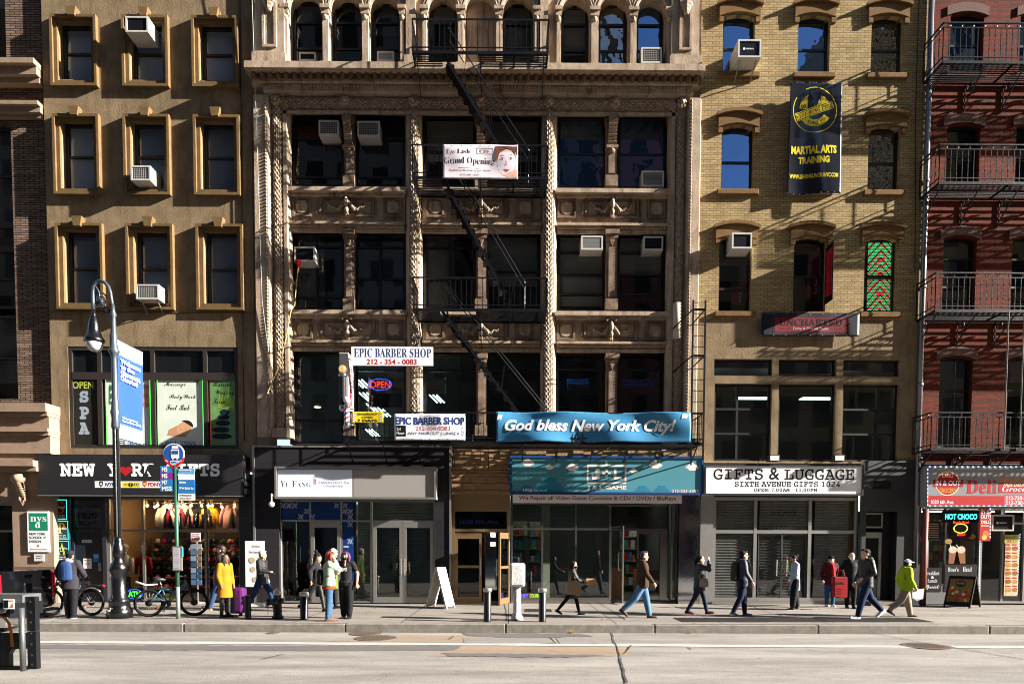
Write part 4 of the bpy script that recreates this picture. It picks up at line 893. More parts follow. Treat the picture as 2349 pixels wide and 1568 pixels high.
e_.box(bx(584) + .03, bx(1033) - .03, YT - .03, YT - .002, zt1 - .05, zt1); e_.build('front_edging', alu_d, bo)
s_ = board('tea_shop_sign', (631, 1070, 1001, 1144), YS2, .32, [K('8f8b87', .35)], 'white and grey tea shop sign in a metal frame on the black front'); a4 = MB(); x0, x1, z0, z1 = R(631, 1070, 1001, 1144, YS2); a4.frame(x0, x1, z0, z1, .06, YS2 - .05, YS2 - .002); a4.build('frame', alu_d, s_)
sw = K('d9e2ee', .3)
def ex(mb, mi): rectpx(mb, (638, 1077, 808, 1141), YS2 - .003, mi(sw)); rectpx(mb, (808, 1077, 811, 1141), YS2 - .005, mi(alu_d)); rectpx(mb, (719, 1098, 725, 1110), YS2 - .0055, mi(K('b02c34')))
letter(s_, [('Y', (643, 1102, 654, 1116), K('24303c'), dict(style='serif', fat=-.012)), ('I', (655, 1106, 659, 1116), K('24303c'), dict(style='serif', fat=-.012)), ('F', (670, 1102, 680, 1116), K('24303c'), dict(style='serif', fat=-.012)), ('ANG', (681, 1106, 713, 1116), K('24303c'), dict(style='serif', fat=-.012)), ('陳', (720, 1099, 724, 1103.5), wht, {}, .003), ('家', (720, 1104.5, 724, 1109), wht, {}, .003), ('TAIWAN FRUIT TEA', (731, 1104, 801, 1109), K('24303c'), dict(style='sans')), ('一芳台灣水果茶', (742, 1112, 787, 1117), K('24303c'), dict(style='sans'))], YS2 - .005, extra=ex)
yt = YT + .12; zt = WZ(800, 1194, yt); zh = WZ(800, 1146, yt)
glazing(bo, bx(640, yt), bx(998, yt), .02, zh, yt, [bx(712, yt), bx(783, yt), bx(851, yt)], [zt], .05, alu, GLASS('tea_glass', 'ccd4d0', .08))
wd = M('warm_wood', '8a5a34', .6, var=.5, vs=6, dark='4a2c18')
shopbox(bo, bx(641, yt), bx(784, yt), zh, yt + .12, 3.4, wd, '4a3826')
for a, b in ((785, 850), (853, 996)): shutter(bo, bx(a, yt) + .45 * (a == 785), bx(b, yt), .03, zh, yt + .12, M('grey_green_shutter', 'a0a498', .55, .1, var=.4, vs=3))
MB().box(bx(784, yt), bx(815, yt), yt + .16, yt + .2, .03, zh).build('window_back', K('3a4038'), bo)
blue = K('16356e', .35); tw = K('a9b3c8')
s_ = board('blue_window_film', (642, 1151, 782, 1192), yt + .02, .006, [blue], 'blue film with white tile patterns over the open tea shop door', 'window film')
def tile(mb, mi, cx, cy, r, Y, k):
    for a in range(4):
        c, s = math.cos(a * math.pi / 2), math.sin(a * math.pi / 2)
        for q in ([(0, -.12), (.55, -.45), (.98, -.15), (.55, 0)], [(.6, .98), (.98, .98), (.98, .6), (.7, .7)], [(.25, .25), (.7, .35), (.6, .6), (.35, .7)]): polypx(mb, [(cx + r * (u * c - v * s), cy + r * (u * s + v * c)) for u, v in q], Y, mi(tw))
    if k % 2: ringpx(mb, cx, cy, r * .5, r * .16, Y, mi(tw))
def ex(mb, mi):
    for k, (cx, cy) in enumerate(((649.5, 1159), (663, 1159), (676, 1159), (772, 1159), (703, 1172), (690, 1184.5), (716, 1184.5))): tile(mb, mi, cx, cy, 6, yt + .015, k)
letter(s_, [], 0, extra=ex)
s_ = board('blue_window_film', (786, 1151, 811, 1371), yt + .02, .006, [blue], 'tall blue film strip with tile patterns and OPEN beside the tea shop shutters', 'window film')
def ex(mb, mi):
    for k, (cx, cy) in enumerate(((791, 1159), (791, 1172.5), (803, 1172.5), (803, 1185), (803, 1202), (803, 1241))): tile(mb, mi, cx, cy, 6, yt + .015, k)
letter(s_, [('OPEN', (788, 1251, 800, 1255), wht, {})], yt + .015, extra=ex)
def door(par, x0, x1, z1, y, fm, gl, st=.1, hx=None, ang=0, name='door', bottom=.18, rail=None):
    f = MB(); f.frame(0, x1 - x0, 0, z1, st, 0, .05, tb=bottom)
    if rail: f.box(st, x1 - x0 - st, .005, .045, rail - .04, rail + .04)
    p = MB(); p.quad((st, .025, bottom), (x1 - x0 - st, .025, bottom), (x1 - x0 - st, .025, z1 - bottom), (st, .025, z1 - bottom))
    h = MB(); hh = hx if hx is not None else x1 - x0 - st / 2; h.tube([(hh, -.06, .85), (hh, -.06, 1.35)], .018, 8); h.box(hh - .01, hh + .01, -.06, .01, .9, .92); h.box(hh - .01, hh + .01, -.06, .01, 1.28, 1.3)
    rt = Matrix.Rotation(ang, 4, 'Z'); fn = lambda v: rt @ v + Vector((x0, y, .02))
    o = f.xf(fn).build(name, fm, par); p.xf(fn).build('pane', gl, o); h.xf(fn).build('handle', alu, o); return o
zd = zt - .04
door(bo, bx(714, yt), bx(781, yt), zd, yt - .02, alu, glass_s, .1, .05)
door(bo, bx(856, yt), bx(924, yt), zd, yt - .02, alu, glass_s, .1); door(bo, bx(925, yt), bx(994, yt), zd, yt - .02, alu, glass_s, .1, .05)
door(bo, bx(644, yt), bx(644, yt) + .62, zd, yt + .02, alu, glass_s, .09, .55, 1.15)

# --- doorway 1026 with fake stone above
YD = -.08
dx = lambda p, Y=YD: WX(p, 1230, Y)
fs_ = MB(); zv0, zv1 = WZ(1100, 1134, YD), WZ(1100, 1030, YD)
r_ = random.Random(9); z = zv0
while z < zv1 - .02:
    h = r_.choice([.1, .14, .2]); x = dx(1035)
    while x < dx(1172) - .01:
        l = min(r_.uniform(.2, .6), dx(1172) - x); pr_ = r_.uniform(.01, .06); fs_.box(x + .008, x + l - .008, YD - pr_, YD + .05, z + .008, min(z + h, zv1) - .008); x += l
    z += h
x = dx(1172)
while x < WX(1604, 1035, YD): l = r_.uniform(.2, .5); fs_.box(x, x + l - .01, YD - r_.uniform(.01, .08), YD + .05, WZ(1300, 1048, YD), WZ(1300, 1033, YD)); x += l
fs_.box(dx(1035), WX(1604, 1035, YD), YD + .02, YD + .3, zv0, zv1); fs_.build('stone_veneer', M('tan_stone_veneer', '9c7d5c', .7, var=.6, vs=8, bump=.7, bs=30), bo)
MB().box(dx(1040), dx(1090), YD - .1, YD - .065, WZ(1060, 1074, YD), WZ(1060, 1046, YD)).build('blank_plaque', bronze, bo)
pn = MB(); pn.frame(dx(1036), dx(1170), 0, zv0, .1, YD + .02, YD + .2, tb=.06); pn.box(dx(1036) + .1, dx(1170) - .1, YD + .06, YD + .12, WZ(1100, 1172, YD), zv0 - .06); pn.box(dx(1036) + .1, dx(1170) - .1, YD + .03, YD + .18, WZ(1100, 1219, YD), WZ(1100, 1212, YD)); pn.build('door_surround', bronze, bo)
tg = MB(); pane(tg, dx(1042), dx(1166), WZ(1100, 1212, YD), WZ(1100, 1173, YD), YD + .1); tg.build('transom_pane', glass_d, bo)
s_ = board('transom_number', (1052, 1190, 1144, 1202), YD + .09, .002, [GLASS('clear_film2', 'ffffff', 0)], 'dark blue 1026 6th Ave. lettering on the transom over the bronze doors'); letter(s_, [('1026 6th Ave.', (1053, 1190, 1142, 1201), K('1d2a6a'), dict(style='serif'))], YD + .085)
zd = WZ(1100, 1219, YD) - .05
door(bo, dx(1044), dx(1105), zd, YD + .05, bronze, glass_d, .08, rail=1.1); door(bo, dx(1166), dx(1166) + .78, zd, YD + .02, bronze, glass_d, .08, ang=-1.95, rail=1.1)
q = MB(); rooms(q, dx(1038), dx(1168), .02, zv0, YD + .22, 4); q.build('lobby', M('lobby_wall', '6b5138', .6), bo)
q = MB(); q.box(dx(1108, 1.2), dx(1140, 1.2), 1.6, 1.64, .3, 2.5); q.build('lobby_mirror', M('mirror', 'c8c8c8', .05, 1), bo)
for z in (2.05, 1.75):
    q = MB(); q.tube([(dx(1128), 1.0, z), (dx(1128), 1.0, z + .13)], .07, 10); o = q.build('wall_lamp', EMIT('warm_lamp', 'ffd090', 3), None, label='%s glowing lobby lamp behind the open bronze door' % ('upper' if z > 2 else 'lower'), cat='lamp')

# --- game shop
YJ = .0
jx = lambda p, Y=YJ: WX(p, 1240, Y)
zj = WZ(1380, 1153, YJ); zj2 = WZ(1380, 1213, YJ); ss = M('stainless', '9a9894', .18, .9, var=.15, vs=4)
MB().box(jx(1171), jx(1605), .002, .3, zj, zj + 1.1).build('shop_fascia', black_panel, bo)
glazing(bo, jx(1172), jx(1402), .12, zj, .0, [jx(1244), jx(1321)], [zj2], .06, ss, GLASS('game_glass', 'ccd0cc', .08))
MB().box(jx(1172), jx(1402), -.015, .1, 0, .115).build('stall_riser', ss, bo)
q = MB(); q.box(jx(1402), jx(1544), .5, .6, zj2 - .03, zj2 + .04); q.box(jx(1402), jx(1544), .5, .6, zj - .08, zj); q.box(jx(1523), jx(1544), .48, .6, 0, zj2 - .03); q.build('entry_frame', ss, bo)
q = MB(); pane(q, jx(1402), jx(1544), zj2 + .04, zj - .08, .55); q.build('transom_pane', glass_d, bo)
q = MB(); q.frame(0, .85, .02, 2.35, .05, 0, .04); 
rt = Matrix.Rotation(math.radians(-72), 4, 'Z'); fn = lambda v: rt @ v + Vector((jx(1405), .5, .02)); o = q.xf(fn).build('door', ss, bo); q = MB(); q.quad((.05, .02, .05), (.8, .02, .05), (.8, .02, 2.3), (.05, .02, 2.3)); q.xf(fn).build('pane', glass_s, o)
q = MB(); q.tube([(.74, -.05, 1.0), (.74, -.08, 1.05), (.74, -.08, 1.5), (.74, -.05, 1.55)], .02, 8); q.xf(fn).build('handle', alu, o)
door(bo, jx(1462, .5), jx(1523, .5), 2.3, .52, ss, glass_s, .05, .1)
glazing(bo, jx(1544), jx(1557), .12, zj, .2, [], [zj2], .04, ss, glass_s)
mp = MB(); mp.box(jx(1557), jx(1604), -.03, .4, 0, zj + .35); mp.build('mirror_pillar', M('polished_steel', 'b0b0b4', .06, 1, bump=.12, bs=1.3), bo)
shopbox(bo, jx(1171), jx(1556), zj + .4, .12, 6, M('game_shop_wall', '4a4d46', .8), '55504a')
q = MB(); q.box(jx(1246), jx(1264), .5, .75, .06, zj + .3); q.build('interior_column', M('pale_green_paint', 'a6b0a0', .6), bo)
gt = EMIT('cool_tube', 'e6f2e8', 14)
for k, (x, y) in enumerate(((.6, .9), (.3, 2.2), (1.4, 1.2), (2.4, 1.6), (3.4, 2.6), (2.1, 3.4), (4.4, 2.4))):
    q = MB(); q.box(jx(1171) + x, jx(1171) + x + .05, y, y + 1.1, zj + .3, zj + .34); q.build('tube_light', gt, None, label='fluorescent tube glowing on the game shop ceiling', cat='light', group='game shop ceiling tubes')
for k, (a, b, yy) in enumerate(((1176, 1210, 2.0), (1215, 1240, 2.6), (1425, 1460, 4.5))):
    s_ = thing('shelf_unit', (jx(a), yy, 0), ('game shop shelves stacked with boxes, seen through the leftmost pane', 'game shop shelves beside the pale green column', 'game shop shelves seen through the open door')[k], 'shelves'); rr = random.Random(k)
    MB().box(jx(a, yy), jx(b, yy), yy + .3, yy + .34, .05, 2.6).build('back', K('6a6a60'), s_)
    for z in (.3, .75, 1.2, 1.65, 2.1):
        MB().box(jx(a, yy), jx(b, yy), yy, yy + .3, z, z + .03).build('shelf', K('8a8a80'), s_); x = jx(a, yy) + .05; g = MB(); 
        while x < jx(b, yy) - .1: l = rr.uniform(.06, .16); g.box(x, x + l, yy + .02, yy + .2, z + .03, z + rr.uniform(.2, .36), rr.randrange(5)); x += l + .02
        g.build('goods', [K('b05a2a'), K('3a6ea0'), K('a8a8a0'), K('8a2a2a'), K('3a7a70')], s_)
q = MB(); q.box(jx(1395, 1.5), jx(1420, 1.5), .9, 1.1, .06, 1.05); q.box(jx(1462, 1.5), jx(1530, 1.5), 1.6, 2.1, .06, 1.0); q.build('counter', wd, bo)
s_ = board('game_sign', (1171, 1047, 1612, 1131), -.38, .36, [K('4c8796', .45), K('1b3f7a')], 'long turquoise video game shop sign with pixel clouds above the game shop', frame=.06)
cl, dt = K('e6dcd8'), K('2a7590')
def pix(mb, cx, cy, u, rows, m, Y):
    for j, (a, b) in enumerate(rows): rectpx(mb, (cx + a * u, cy + j * u, cx + b * u, cy + (j + 1) * u - .02), Y, m)
CLD = [(-1, 1), (-3, 2), (-4, 4), (-5, 5), (-6, 6), (-4, 5), (-3, 3)]
def ex(mb, mi):
    for cx, cy, u in ((1211, 1050, 2.6), (1261, 1064, 1.7), (1313, 1061, 2.6), (1454, 1073, 1.7), (1504, 1055, 2.6), (1588, 1060, 2.6)): pix(mb, cx, cy, u, CLD, mi(cl), -.386)
    pix(mb, 1263, 1091, 4, [(-3.5, -2), (-3.5, 3.5), (-3.5, 3.5), (-3.5, 3.5), (-6, 6), (-6, 6), (-7, 7), (-7, 7), (-7, 7)], mi(dt), -.386)
    pix(mb, 1208, 1112, 4, [(-2, 2), (-3.5, 3.5), (-3.5, 3.5), (-5, 5)], mi(dt), -.386)
    for cx in (1474, 1518): pix(mb, cx, 1113, 3.5, [(-2, 2), (-3, 3), (-4, 4), (-5, 5)], mi(dt), -.386)
    for q in ((1346, 1065, 1437, 1069), (1346, 1105, 1437, 1109), (1346, 1069, 1350, 1105), (1433, 1069, 1437, 1105), (1388.5, 1057, 1394, 1065), (1366, 1074, 1375.5, 1099), (1358, 1092, 1366, 1099), (1357, 1086, 1362, 1092.2), (1389, 1075, 1394, 1095), (1381.5, 1082.5, 1401, 1088), (1408, 1074, 1414, 1099), (1414, 1093, 1426, 1099)): rectpx(mb, q, -.39, mi(cl))
letter(s_, [('J & L GAME', (1347, 1113, 1437, 1124), cl, dict(style='bold', fat=.02)), ('1026', (1200, 1120, 1221, 1127), cl, {}), ('212-233-3399', (1541, 1122, 1603, 1129), cl, {})], -.39, extra=ex)
s_ = board('repair_sign', (1176, 1134, 1564, 1153), -.12, .11, [K('e2e2e4', .4)], 'narrow white video game repair sign with red letters'); letter(s_, [('We Repair all Video Game Consoles & CDs / DVDs / BluRays', (1190, 1137, 1551, 1149), K('a3242c'), {})], -.125)
s_ = board('window_sign', (1190, 1359, 1238, 1371), .02, .01, [K('5a1d20')], 'small neon coloured game console sign low in the shop window'); letter(s_, [('E BOY', (1194, 1361, 1212, 1369), EMIT('blue_led', '2a50ff', 2), dict(style='oblique')), ('COLOR', (1215, 1361, 1236, 1369), EMIT('lime_led', '8ad03a', 1.2), {})], .015)

# --- luggage shop with shutters
lx = lambda p, Y=0: WX(p, 1260, Y)
zl = WZ(1790, 1140, 0); zl2 = WZ(1790, 1219, 0)
MB().box(lx(1605), lx(1634), -.05, .3, 0, zl + .3).build('steel_pier', alu, by)
MB().box(lx(1605), lx(1966), .02, .3, zl, zl + .9).build('shop_fascia', black_panel, by)
glazing(by, lx(1634), lx(1966), .1, zl, .0, [lx(1732), lx(1857)], [zl2], .1, alu, glass_s); MB().box(lx(1634), lx(1966), -.01, .15, 0, .095).build('stall_riser', alu_d, by)
dshut = M('dark_shutter', 'b4b1ac', .5, .2, var=.4, vs=2.5, streak=.35)
for a, b in ((1636, 1726), (1738, 1850), (1864, 1940)): shutter(by, lx(a, .2), lx(b, .2), .1, zl, .11, dshut)
MB().box(lx(1940, .2), lx(1964, .2), .16, .3, .1, zl).build('side_panel', M('bamboo_panel', '8a6c44', .6, var=.4, vs=6), by)
q = MB(); q.box(lx(1634), lx(1966), .32, .4, 0, zl); q.build('back_wall', dark_in, by)
door(by, lx(1740), lx(1794), zl2 - .06, .02, K('4a4a4a'), GLASS('door_film', 'f0f0f0', .02), .018, 0.55, bottom=.05); door(by, lx(1795), lx(1849), zl2 - .06, .02, K('4a4a4a'), GLASS('door_film2', 'f0f0f0', .02), .018, .12, bottom=.05)
s_ = board('shutter_lettering', (1745, 1160, 1850, 1216), .1, .002, [GLASS('clear_film3', 'ffffff', 0)], 'faint dark SIX AVE address lettering on the shuttered glass'); letter(s_, [('SIX AVE', (1767, 1169, 1827, 1181), blk, {}), ('1024  6 AV', (1747, 1202, 1807, 1214), blk, {})], .095)
s_ = board('luggage_sign', (1617, 1066, 1979, 1134), -.4, .38, [K('eeeef0', .4), K('2e2c2e')], 'long white luggage shop sign with black western letters', frame=.05)
letter(s_, [('GIFTS & LUGGAGE', (1637, 1072, 1960, 1100), blk, dict(style='mono', fat=.01)), ('SIXTH AVENUE GIFTS 1024', (1686, 1103, 1927, 1116), blk, dict(style='mono', fat=.012)), ('OPEN: 7:00AM - 11:00PM', (1730, 1119, 1875, 1127), blk, dict(style='mono', fat=.012))], -.405)
for px, lab in ((1776, 'left'), (1925, 'right')):
    x = WX(px, 1050, -.6); z = WZ(px, 1058, -.6); t = thing('flood_light', (x, -.4, z), '%s white flood light on top of the luggage sign' % lab, 'flood light', 'flood lights on the luggage sign')
    m = MB(); m.prism([(x - .17, z), (x + .15, z), (x + .17, z + .2), (x - .12, z + .2)], -.62, -.42); m.build('housing', K('3a3836'), t); m = MB(); m.box(x - .13, x + .13, -.635, -.622, z + .03, z + .17); m.build('lens', white_p, t); m = MB(); m.tube([(x - .15, -.5, z + .05), (x - .3, -.35, z + .1), (x - .36, -.1, z - .05)], .015, 6); m.build('conduit', K('3a3836'), t)
# dark doorway
q = MB(); q.strip(lx(1966), lx(2106), 0, WZ(2030, 1057, 0), [(lx(1981), lx(2052), .12, WZ(2015, 1173, 0), 0)], -.1, .45); q.quad((lx(2106), -.1, 0), (lx(2106), .3, 0), (lx(2106), .3, WZ(2030, 1057, 0)), (lx(2106), -.1, WZ(2030, 1057, 0))); q.build('black_doorway', black_panel, by)
q = MB(); q.box(lx(1997), lx(2034), -.12, -.095, WZ(2015, 1121, 0), WZ(2015, 1103, 0)); q.build('vent', K('0c0c0c'), by)
MB().box(lx(1981), lx(2052), -.5, .35, 0, .12).build('door_step', gran, by)
q = MB(); q.frame(lx(1981), lx(2034), 2.35, WZ(2015, 1175, 0), .05, .25, .32); q.build('transom_frame', alu, by); q = MB(); pane(q, lx(1983), lx(2033), 2.4, WZ(2015, 1178, 0), .28); q.build('transom_pane', glass_d, by)
o = door(by, lx(1982), lx(2033), 2.2, .26, alu, glass_d, .09); MB().box(lx(2034), lx(2052), .28, .34, .12, WZ(2015, 1173, 0)).build('door_panel', K('26262a'), by)
q = MB(); rooms(q, lx(1980), lx(2053), .1, WZ(2015, 1173, 0) + .03, .36, 2.5); q.build('hallway', dark_in, by)

# --- deli
gp = lambda p, Y=0: WX(p, 1270, Y)
zdl = WZ(2240, 1162, 0)
MB().box(xr0, xr1, .0, .3, zdl, WZ(2230, 1061, 0)).build('shop_fascia', black_panel, br)
glazing(br, gp(2124), gp(2247), .6, zdl, -.05, [gp(2166)], [], .05, alu, glass_s); MB().box(gp(2124), gp(2247), -.06, .15, .02, .59).build('stall_riser', M('grey_panel', '6a6a6a', .5), br)
glazing(br, gp(2247), gp(2520), .05, zdl, -.02, [gp(2300), gp(2350), gp(2440)], [2.5], .06, alu, glass_s)
shopbox(br, xr0 + .1, xr1 - .1, zdl, .1, 5, M('deli_wall', '5a4c40', .7), '6a5a4a')
q = MB()
for k in range(7):
    for j in range(6): q.box(gp(2170) + j * .16, gp(2170) + j * .16 + .13, 1.3, 1.5, .8 + k * .28, .98 + k * .28 + .05 * ((k * j) % 3), (k * 3 + j) % 5)
q.build('goods', [K('a03028'), K('3a70a0'), K('c0b090'), K('c09030'), K('40704a')], br)
sh_ = EMIT('cool_tube', 'e6f2e8', 14)
for x in (0.5, 2.0, 3.4): MB().box(gp(2124) + x, gp(2124) + x + 1.1, 1.4, 1.48, zdl - .08, zdl - .05).build('tube_light', sh_, None, label='fluorescent tube glowing on the deli ceiling', cat='light', group='deli ceiling tubes')
Yd = -.5; grs = K('8f8e92', .4)
s_ = board('deli_sign', (2128, 1068, 2560, 1161), Yd, .5, [grs], 'grey and red deli grocery sign with a round emblem and lit edge')
wled = EMIT('white_led', 'b8ccff', 2); cr, go = K('e8dcc0'), K('d8902c')
def ex(mb, mi):
    rectpx(mb, (2129, 1137, 2559, 1159), Yd - .004, mi(red))
    for k in range(34): rectpx(mb, (2131 + 12.4 * k, 1069, 2135 + 12.4 * k, 1070.3), Yd - .007, mi(wled)); rectpx(mb, (2131 + 12.4 * k, 1158.6, 2135 + 12.4 * k, 1160), Yd - .007, mi(wled))
    for k in range(10): rectpx(mb, (2128, 1074 + 9 * k, 2129.3, 1078 + 9 * k), Yd - .007, mi(wled))
    discpx(mb, 2174, 1108, 28, Yd - .0065, mi(cr)); discpx(mb, 2174, 1108, 26, Yd - .0075, mi(red)); ringpx(mb, 2174, 1108, 21, 1.5, Yd - .00655, mi(go)); rectpx(mb, (2141, 1099, 2210, 1116), Yd - .0095, mi(K('93161c')))
    rectpx(mb, (2291, 1107, 2560, 1130), Yd - .006, mi(red)); rectpx(mb, (2304, 1134, 2420, 1158), Yd - .007, mi(K('c05060')))
letter(s_, [('DELI', (2162, 1085, 2187, 1094), cr, dict(style='bold'), .005), ('IN & OUT', (2147, 1101, 2204, 1113), wht, dict(style='bold'), .006), ('GROCERY', (2155, 1119, 2194, 1129), go, dict(style='bold'), .005), ('Deli', (2217, 1100, 2287, 1132), red, dict(style='serif', fat=.01), .003), ('OPEN 24 HOURS', (2294, 1095, 2376, 1106), go, dict(style='oblique')), ('FREE DELIVERY', (2302, 1108, 2372, 1115), cr, dict(style='oblique'), .004), ('Grocery', (2299, 1115, 2372, 1130), wht, dict(style='italic'), .004), ('1020 6th Ave.', (2136, 1146, 2189, 1155), wht, {}, .004), ('212-730-03', (2307, 1137, 2360, 1146), wht, {}, .008), ('212-730-01', (2307, 1148, 2360, 1157), wht, {}, .008)], Yd - .006, extra=ex)
cy = EMIT('cyan_led_text', '30e8f0', 3)
neon('led_sign', 'HOT CHOCO', (2164, 1173, 2246, 1195), -.1, cy, False, 'cyan glowing HOT CHOCO sign in the deli window')
s_ = board('menu_board', (2122, 1195, 2158, 1238), -.06, .008, [K('1a1a1c')], 'dark sandwich menu board in the left deli window'); letter(s_, [('————', (2127, 1200 + 5 * k, 2153, 1202 + 5 * k), K('9a8a78'), {}) for k in range(7)], -.066)
s_ = board('neon_sign', (2180, 1194, 2228, 1230), -.1, .02, [blk], 'oval red and yellow neon sandwich brand sign in the deli window', 'neon sign')
def ex(mb, mi): ringpx(mb, 2204, 1211, 11, 1.3, -.108, mi(EMIT('amber_led', 'ffb020', 3)), sx=1.5); discpx(mb, 2204, 1211, 8, -.106, mi(K('2c4044')), 1.5)
letter(s_, [("Boar's Head", (2187, 1194, 2222, 1200), redl, {}), ('Brand', (2196, 1222, 2214, 1228), redl, {})], -.108, extra=ex)
s_ = board('hanging_sign', (2248, 1164, 2273, 1240), -.42, .05, [red], 'red deli pennant sign edged with white lights')
def ex(mb, mi):
    for k in range(9): rectpx(mb, (2271, 1165 + 8 * k, 2273, 1169 + 8 * k), -.43, mi(wled))
    discpx(mb, 2262, 1224, 8, -.426, mi(K('c07838'))); discpx(mb, 2258, 1232, 6, -.428, mi(K('d8b060')))
letter(s_, [('IN &', (2251, 1167, 2270, 1177), wht, {}), ('OUT', (2250, 1179, 2270, 1189), wht, {}), ('DELI', (2251, 1193, 2269, 1200), cr, {}), ('GROCERY', (2251, 1203, 2269, 1207), cr, {})], -.426, extra=ex)
def ledstrip(name, pts, label):
    mb = MB()
    for (a, b), (c_, d) in zip(pts, pts[1:]):
        n = int(math.hypot(c_ - a, d - b) / 6)
        for k in range(n): rectpx(mb, (a + (c_ - a) * k / n - .7, b + (d - b) * k / n - 1.2, a + (c_ - a) * k / n + .7, b + (d - b) * k / n + 1.2), -.12, 0)
    mb.build(name, wled, None, label=label, cat='light strip')
ledstrip('led_strip', [(2124, 1170), (2122, 1310)], 'string of white lights down the left edge of the deli front')
ledstrip('led_strip', [(2248, 1240), (2246, 1366)], 'string of white lights beside the deli door')
ledstrip('led_strip', [(2340, 1225), (2333, 1366)], 'string of white lights at the right edge of the deli front')
s_ = board('window_sign', (2120, 1301, 2160, 1356), -.07, .01, [blk], 'black Breakfast & Lunch Specials sign in the deli window'); letter(s_, [('Breakfast', (2123, 1309, 2155, 1318), wht, dict(style='serif', fat=-.01)), ('&', (2136, 1320, 2143, 1326), wht, {}), ('Lunch', (2128, 1327, 2150, 1335), wht, dict(style='serif', fat=-.01)), ('Specials', (2122, 1340, 2156, 1352), wht, dict(style='script', fat=.01))], -.075)
s_ = board('window_sign', (2167, 1294, 2241, 1356), -.07, .01, [K('191614')], "black window sign with white lettering behind the deli sandwich board"); letter(s_, [("Boar's", (2175, 1300, 2199, 1310), wht, dict(style='serif')), ('Head', (2209, 1300, 2229, 1310), wht, dict(style='serif'))], -.075)
s_ = board('window_sticker', (2168, 1222, 2240, 1294), -.07, .004, [GLASS('clear_film4', 'ffffff', 0)], 'window stickers of two iced coffee cups and two burgers', 'sticker')
def ex(mb, mi):
    for cx, tl in ((2184, -.25), (2207, .22)):
        polypx(mb, [(cx - 9 - 8 * tl, 1262), (cx + 9 - 8 * tl, 1260), (cx + 6 + 8 * tl, 1292), (cx - 6 + 8 * tl, 1292)], -.075, mi(K('8a5a3c'))); discpx(mb, cx - 8 * tl, 1260, 8, -.077, mi(K('d0b8a0')), 1.2); discpx(mb, 2176 if tl < 0 else 2230, 1241 if tl < 0 else 1230, 6, -.075, mi(K('b07a44')), 1.4); rectpx(mb, (2169 if tl < 0 else 2223, 1241 if tl < 0 else 1230, 2183 if tl < 0 else 2237, 1243 if tl < 0 else 1232), -.078, mi(K('4f7a2c'))); polypx(mb, [(cx - 10 - 20 * tl, 1248), (cx - 8 - 20 * tl, 1248), (cx - 6 * tl, 1262), (cx - 2 - 6 * tl, 1262)], -.079, mi(wht))
letter(s_, [], 0, extra=ex)
s_ = board('food_poster', (2305, 1226, 2336, 1366), -.06, .01, [K('c9b896')], 'tall deli menu poster covered in sandwich pictures', 'poster')
def ex(mb, mi):
    rectpx(mb, (2305, 1226, 2336, 1245), -.066, mi(K('a8b050')))
    for j in range(6):
        for i in range(2): discpx(mb, 2313 + 16 * i, 1257 + 19 * j, 5, -.067, mi(K(('b0642c', 'a04a2a', 'c88a4a')[(i + j) % 3])), 1.4); rectpx(mb, (2307 + 15 * i, 1247 + 19 * j, 2318 + 15 * i, 1250 + 19 * j), -.067, mi(red)); polypx(mb, [(2308 + 16 * i, 1260 + 19 * j), (2318 + 16 * i, 1257 + 19 * j), (2320 + 16 * i, 1260 + 19 * j)], -.069, mi(K('5f8a3a')))
letter(s_, [('IN & OUT', (2308, 1229, 2333, 1235), K('a03028'), {}, .004), ('DELI', (2309, 1237, 2333, 1244), K('a03028'), dict(style='serif'), .004)], -.066, extra=ex)
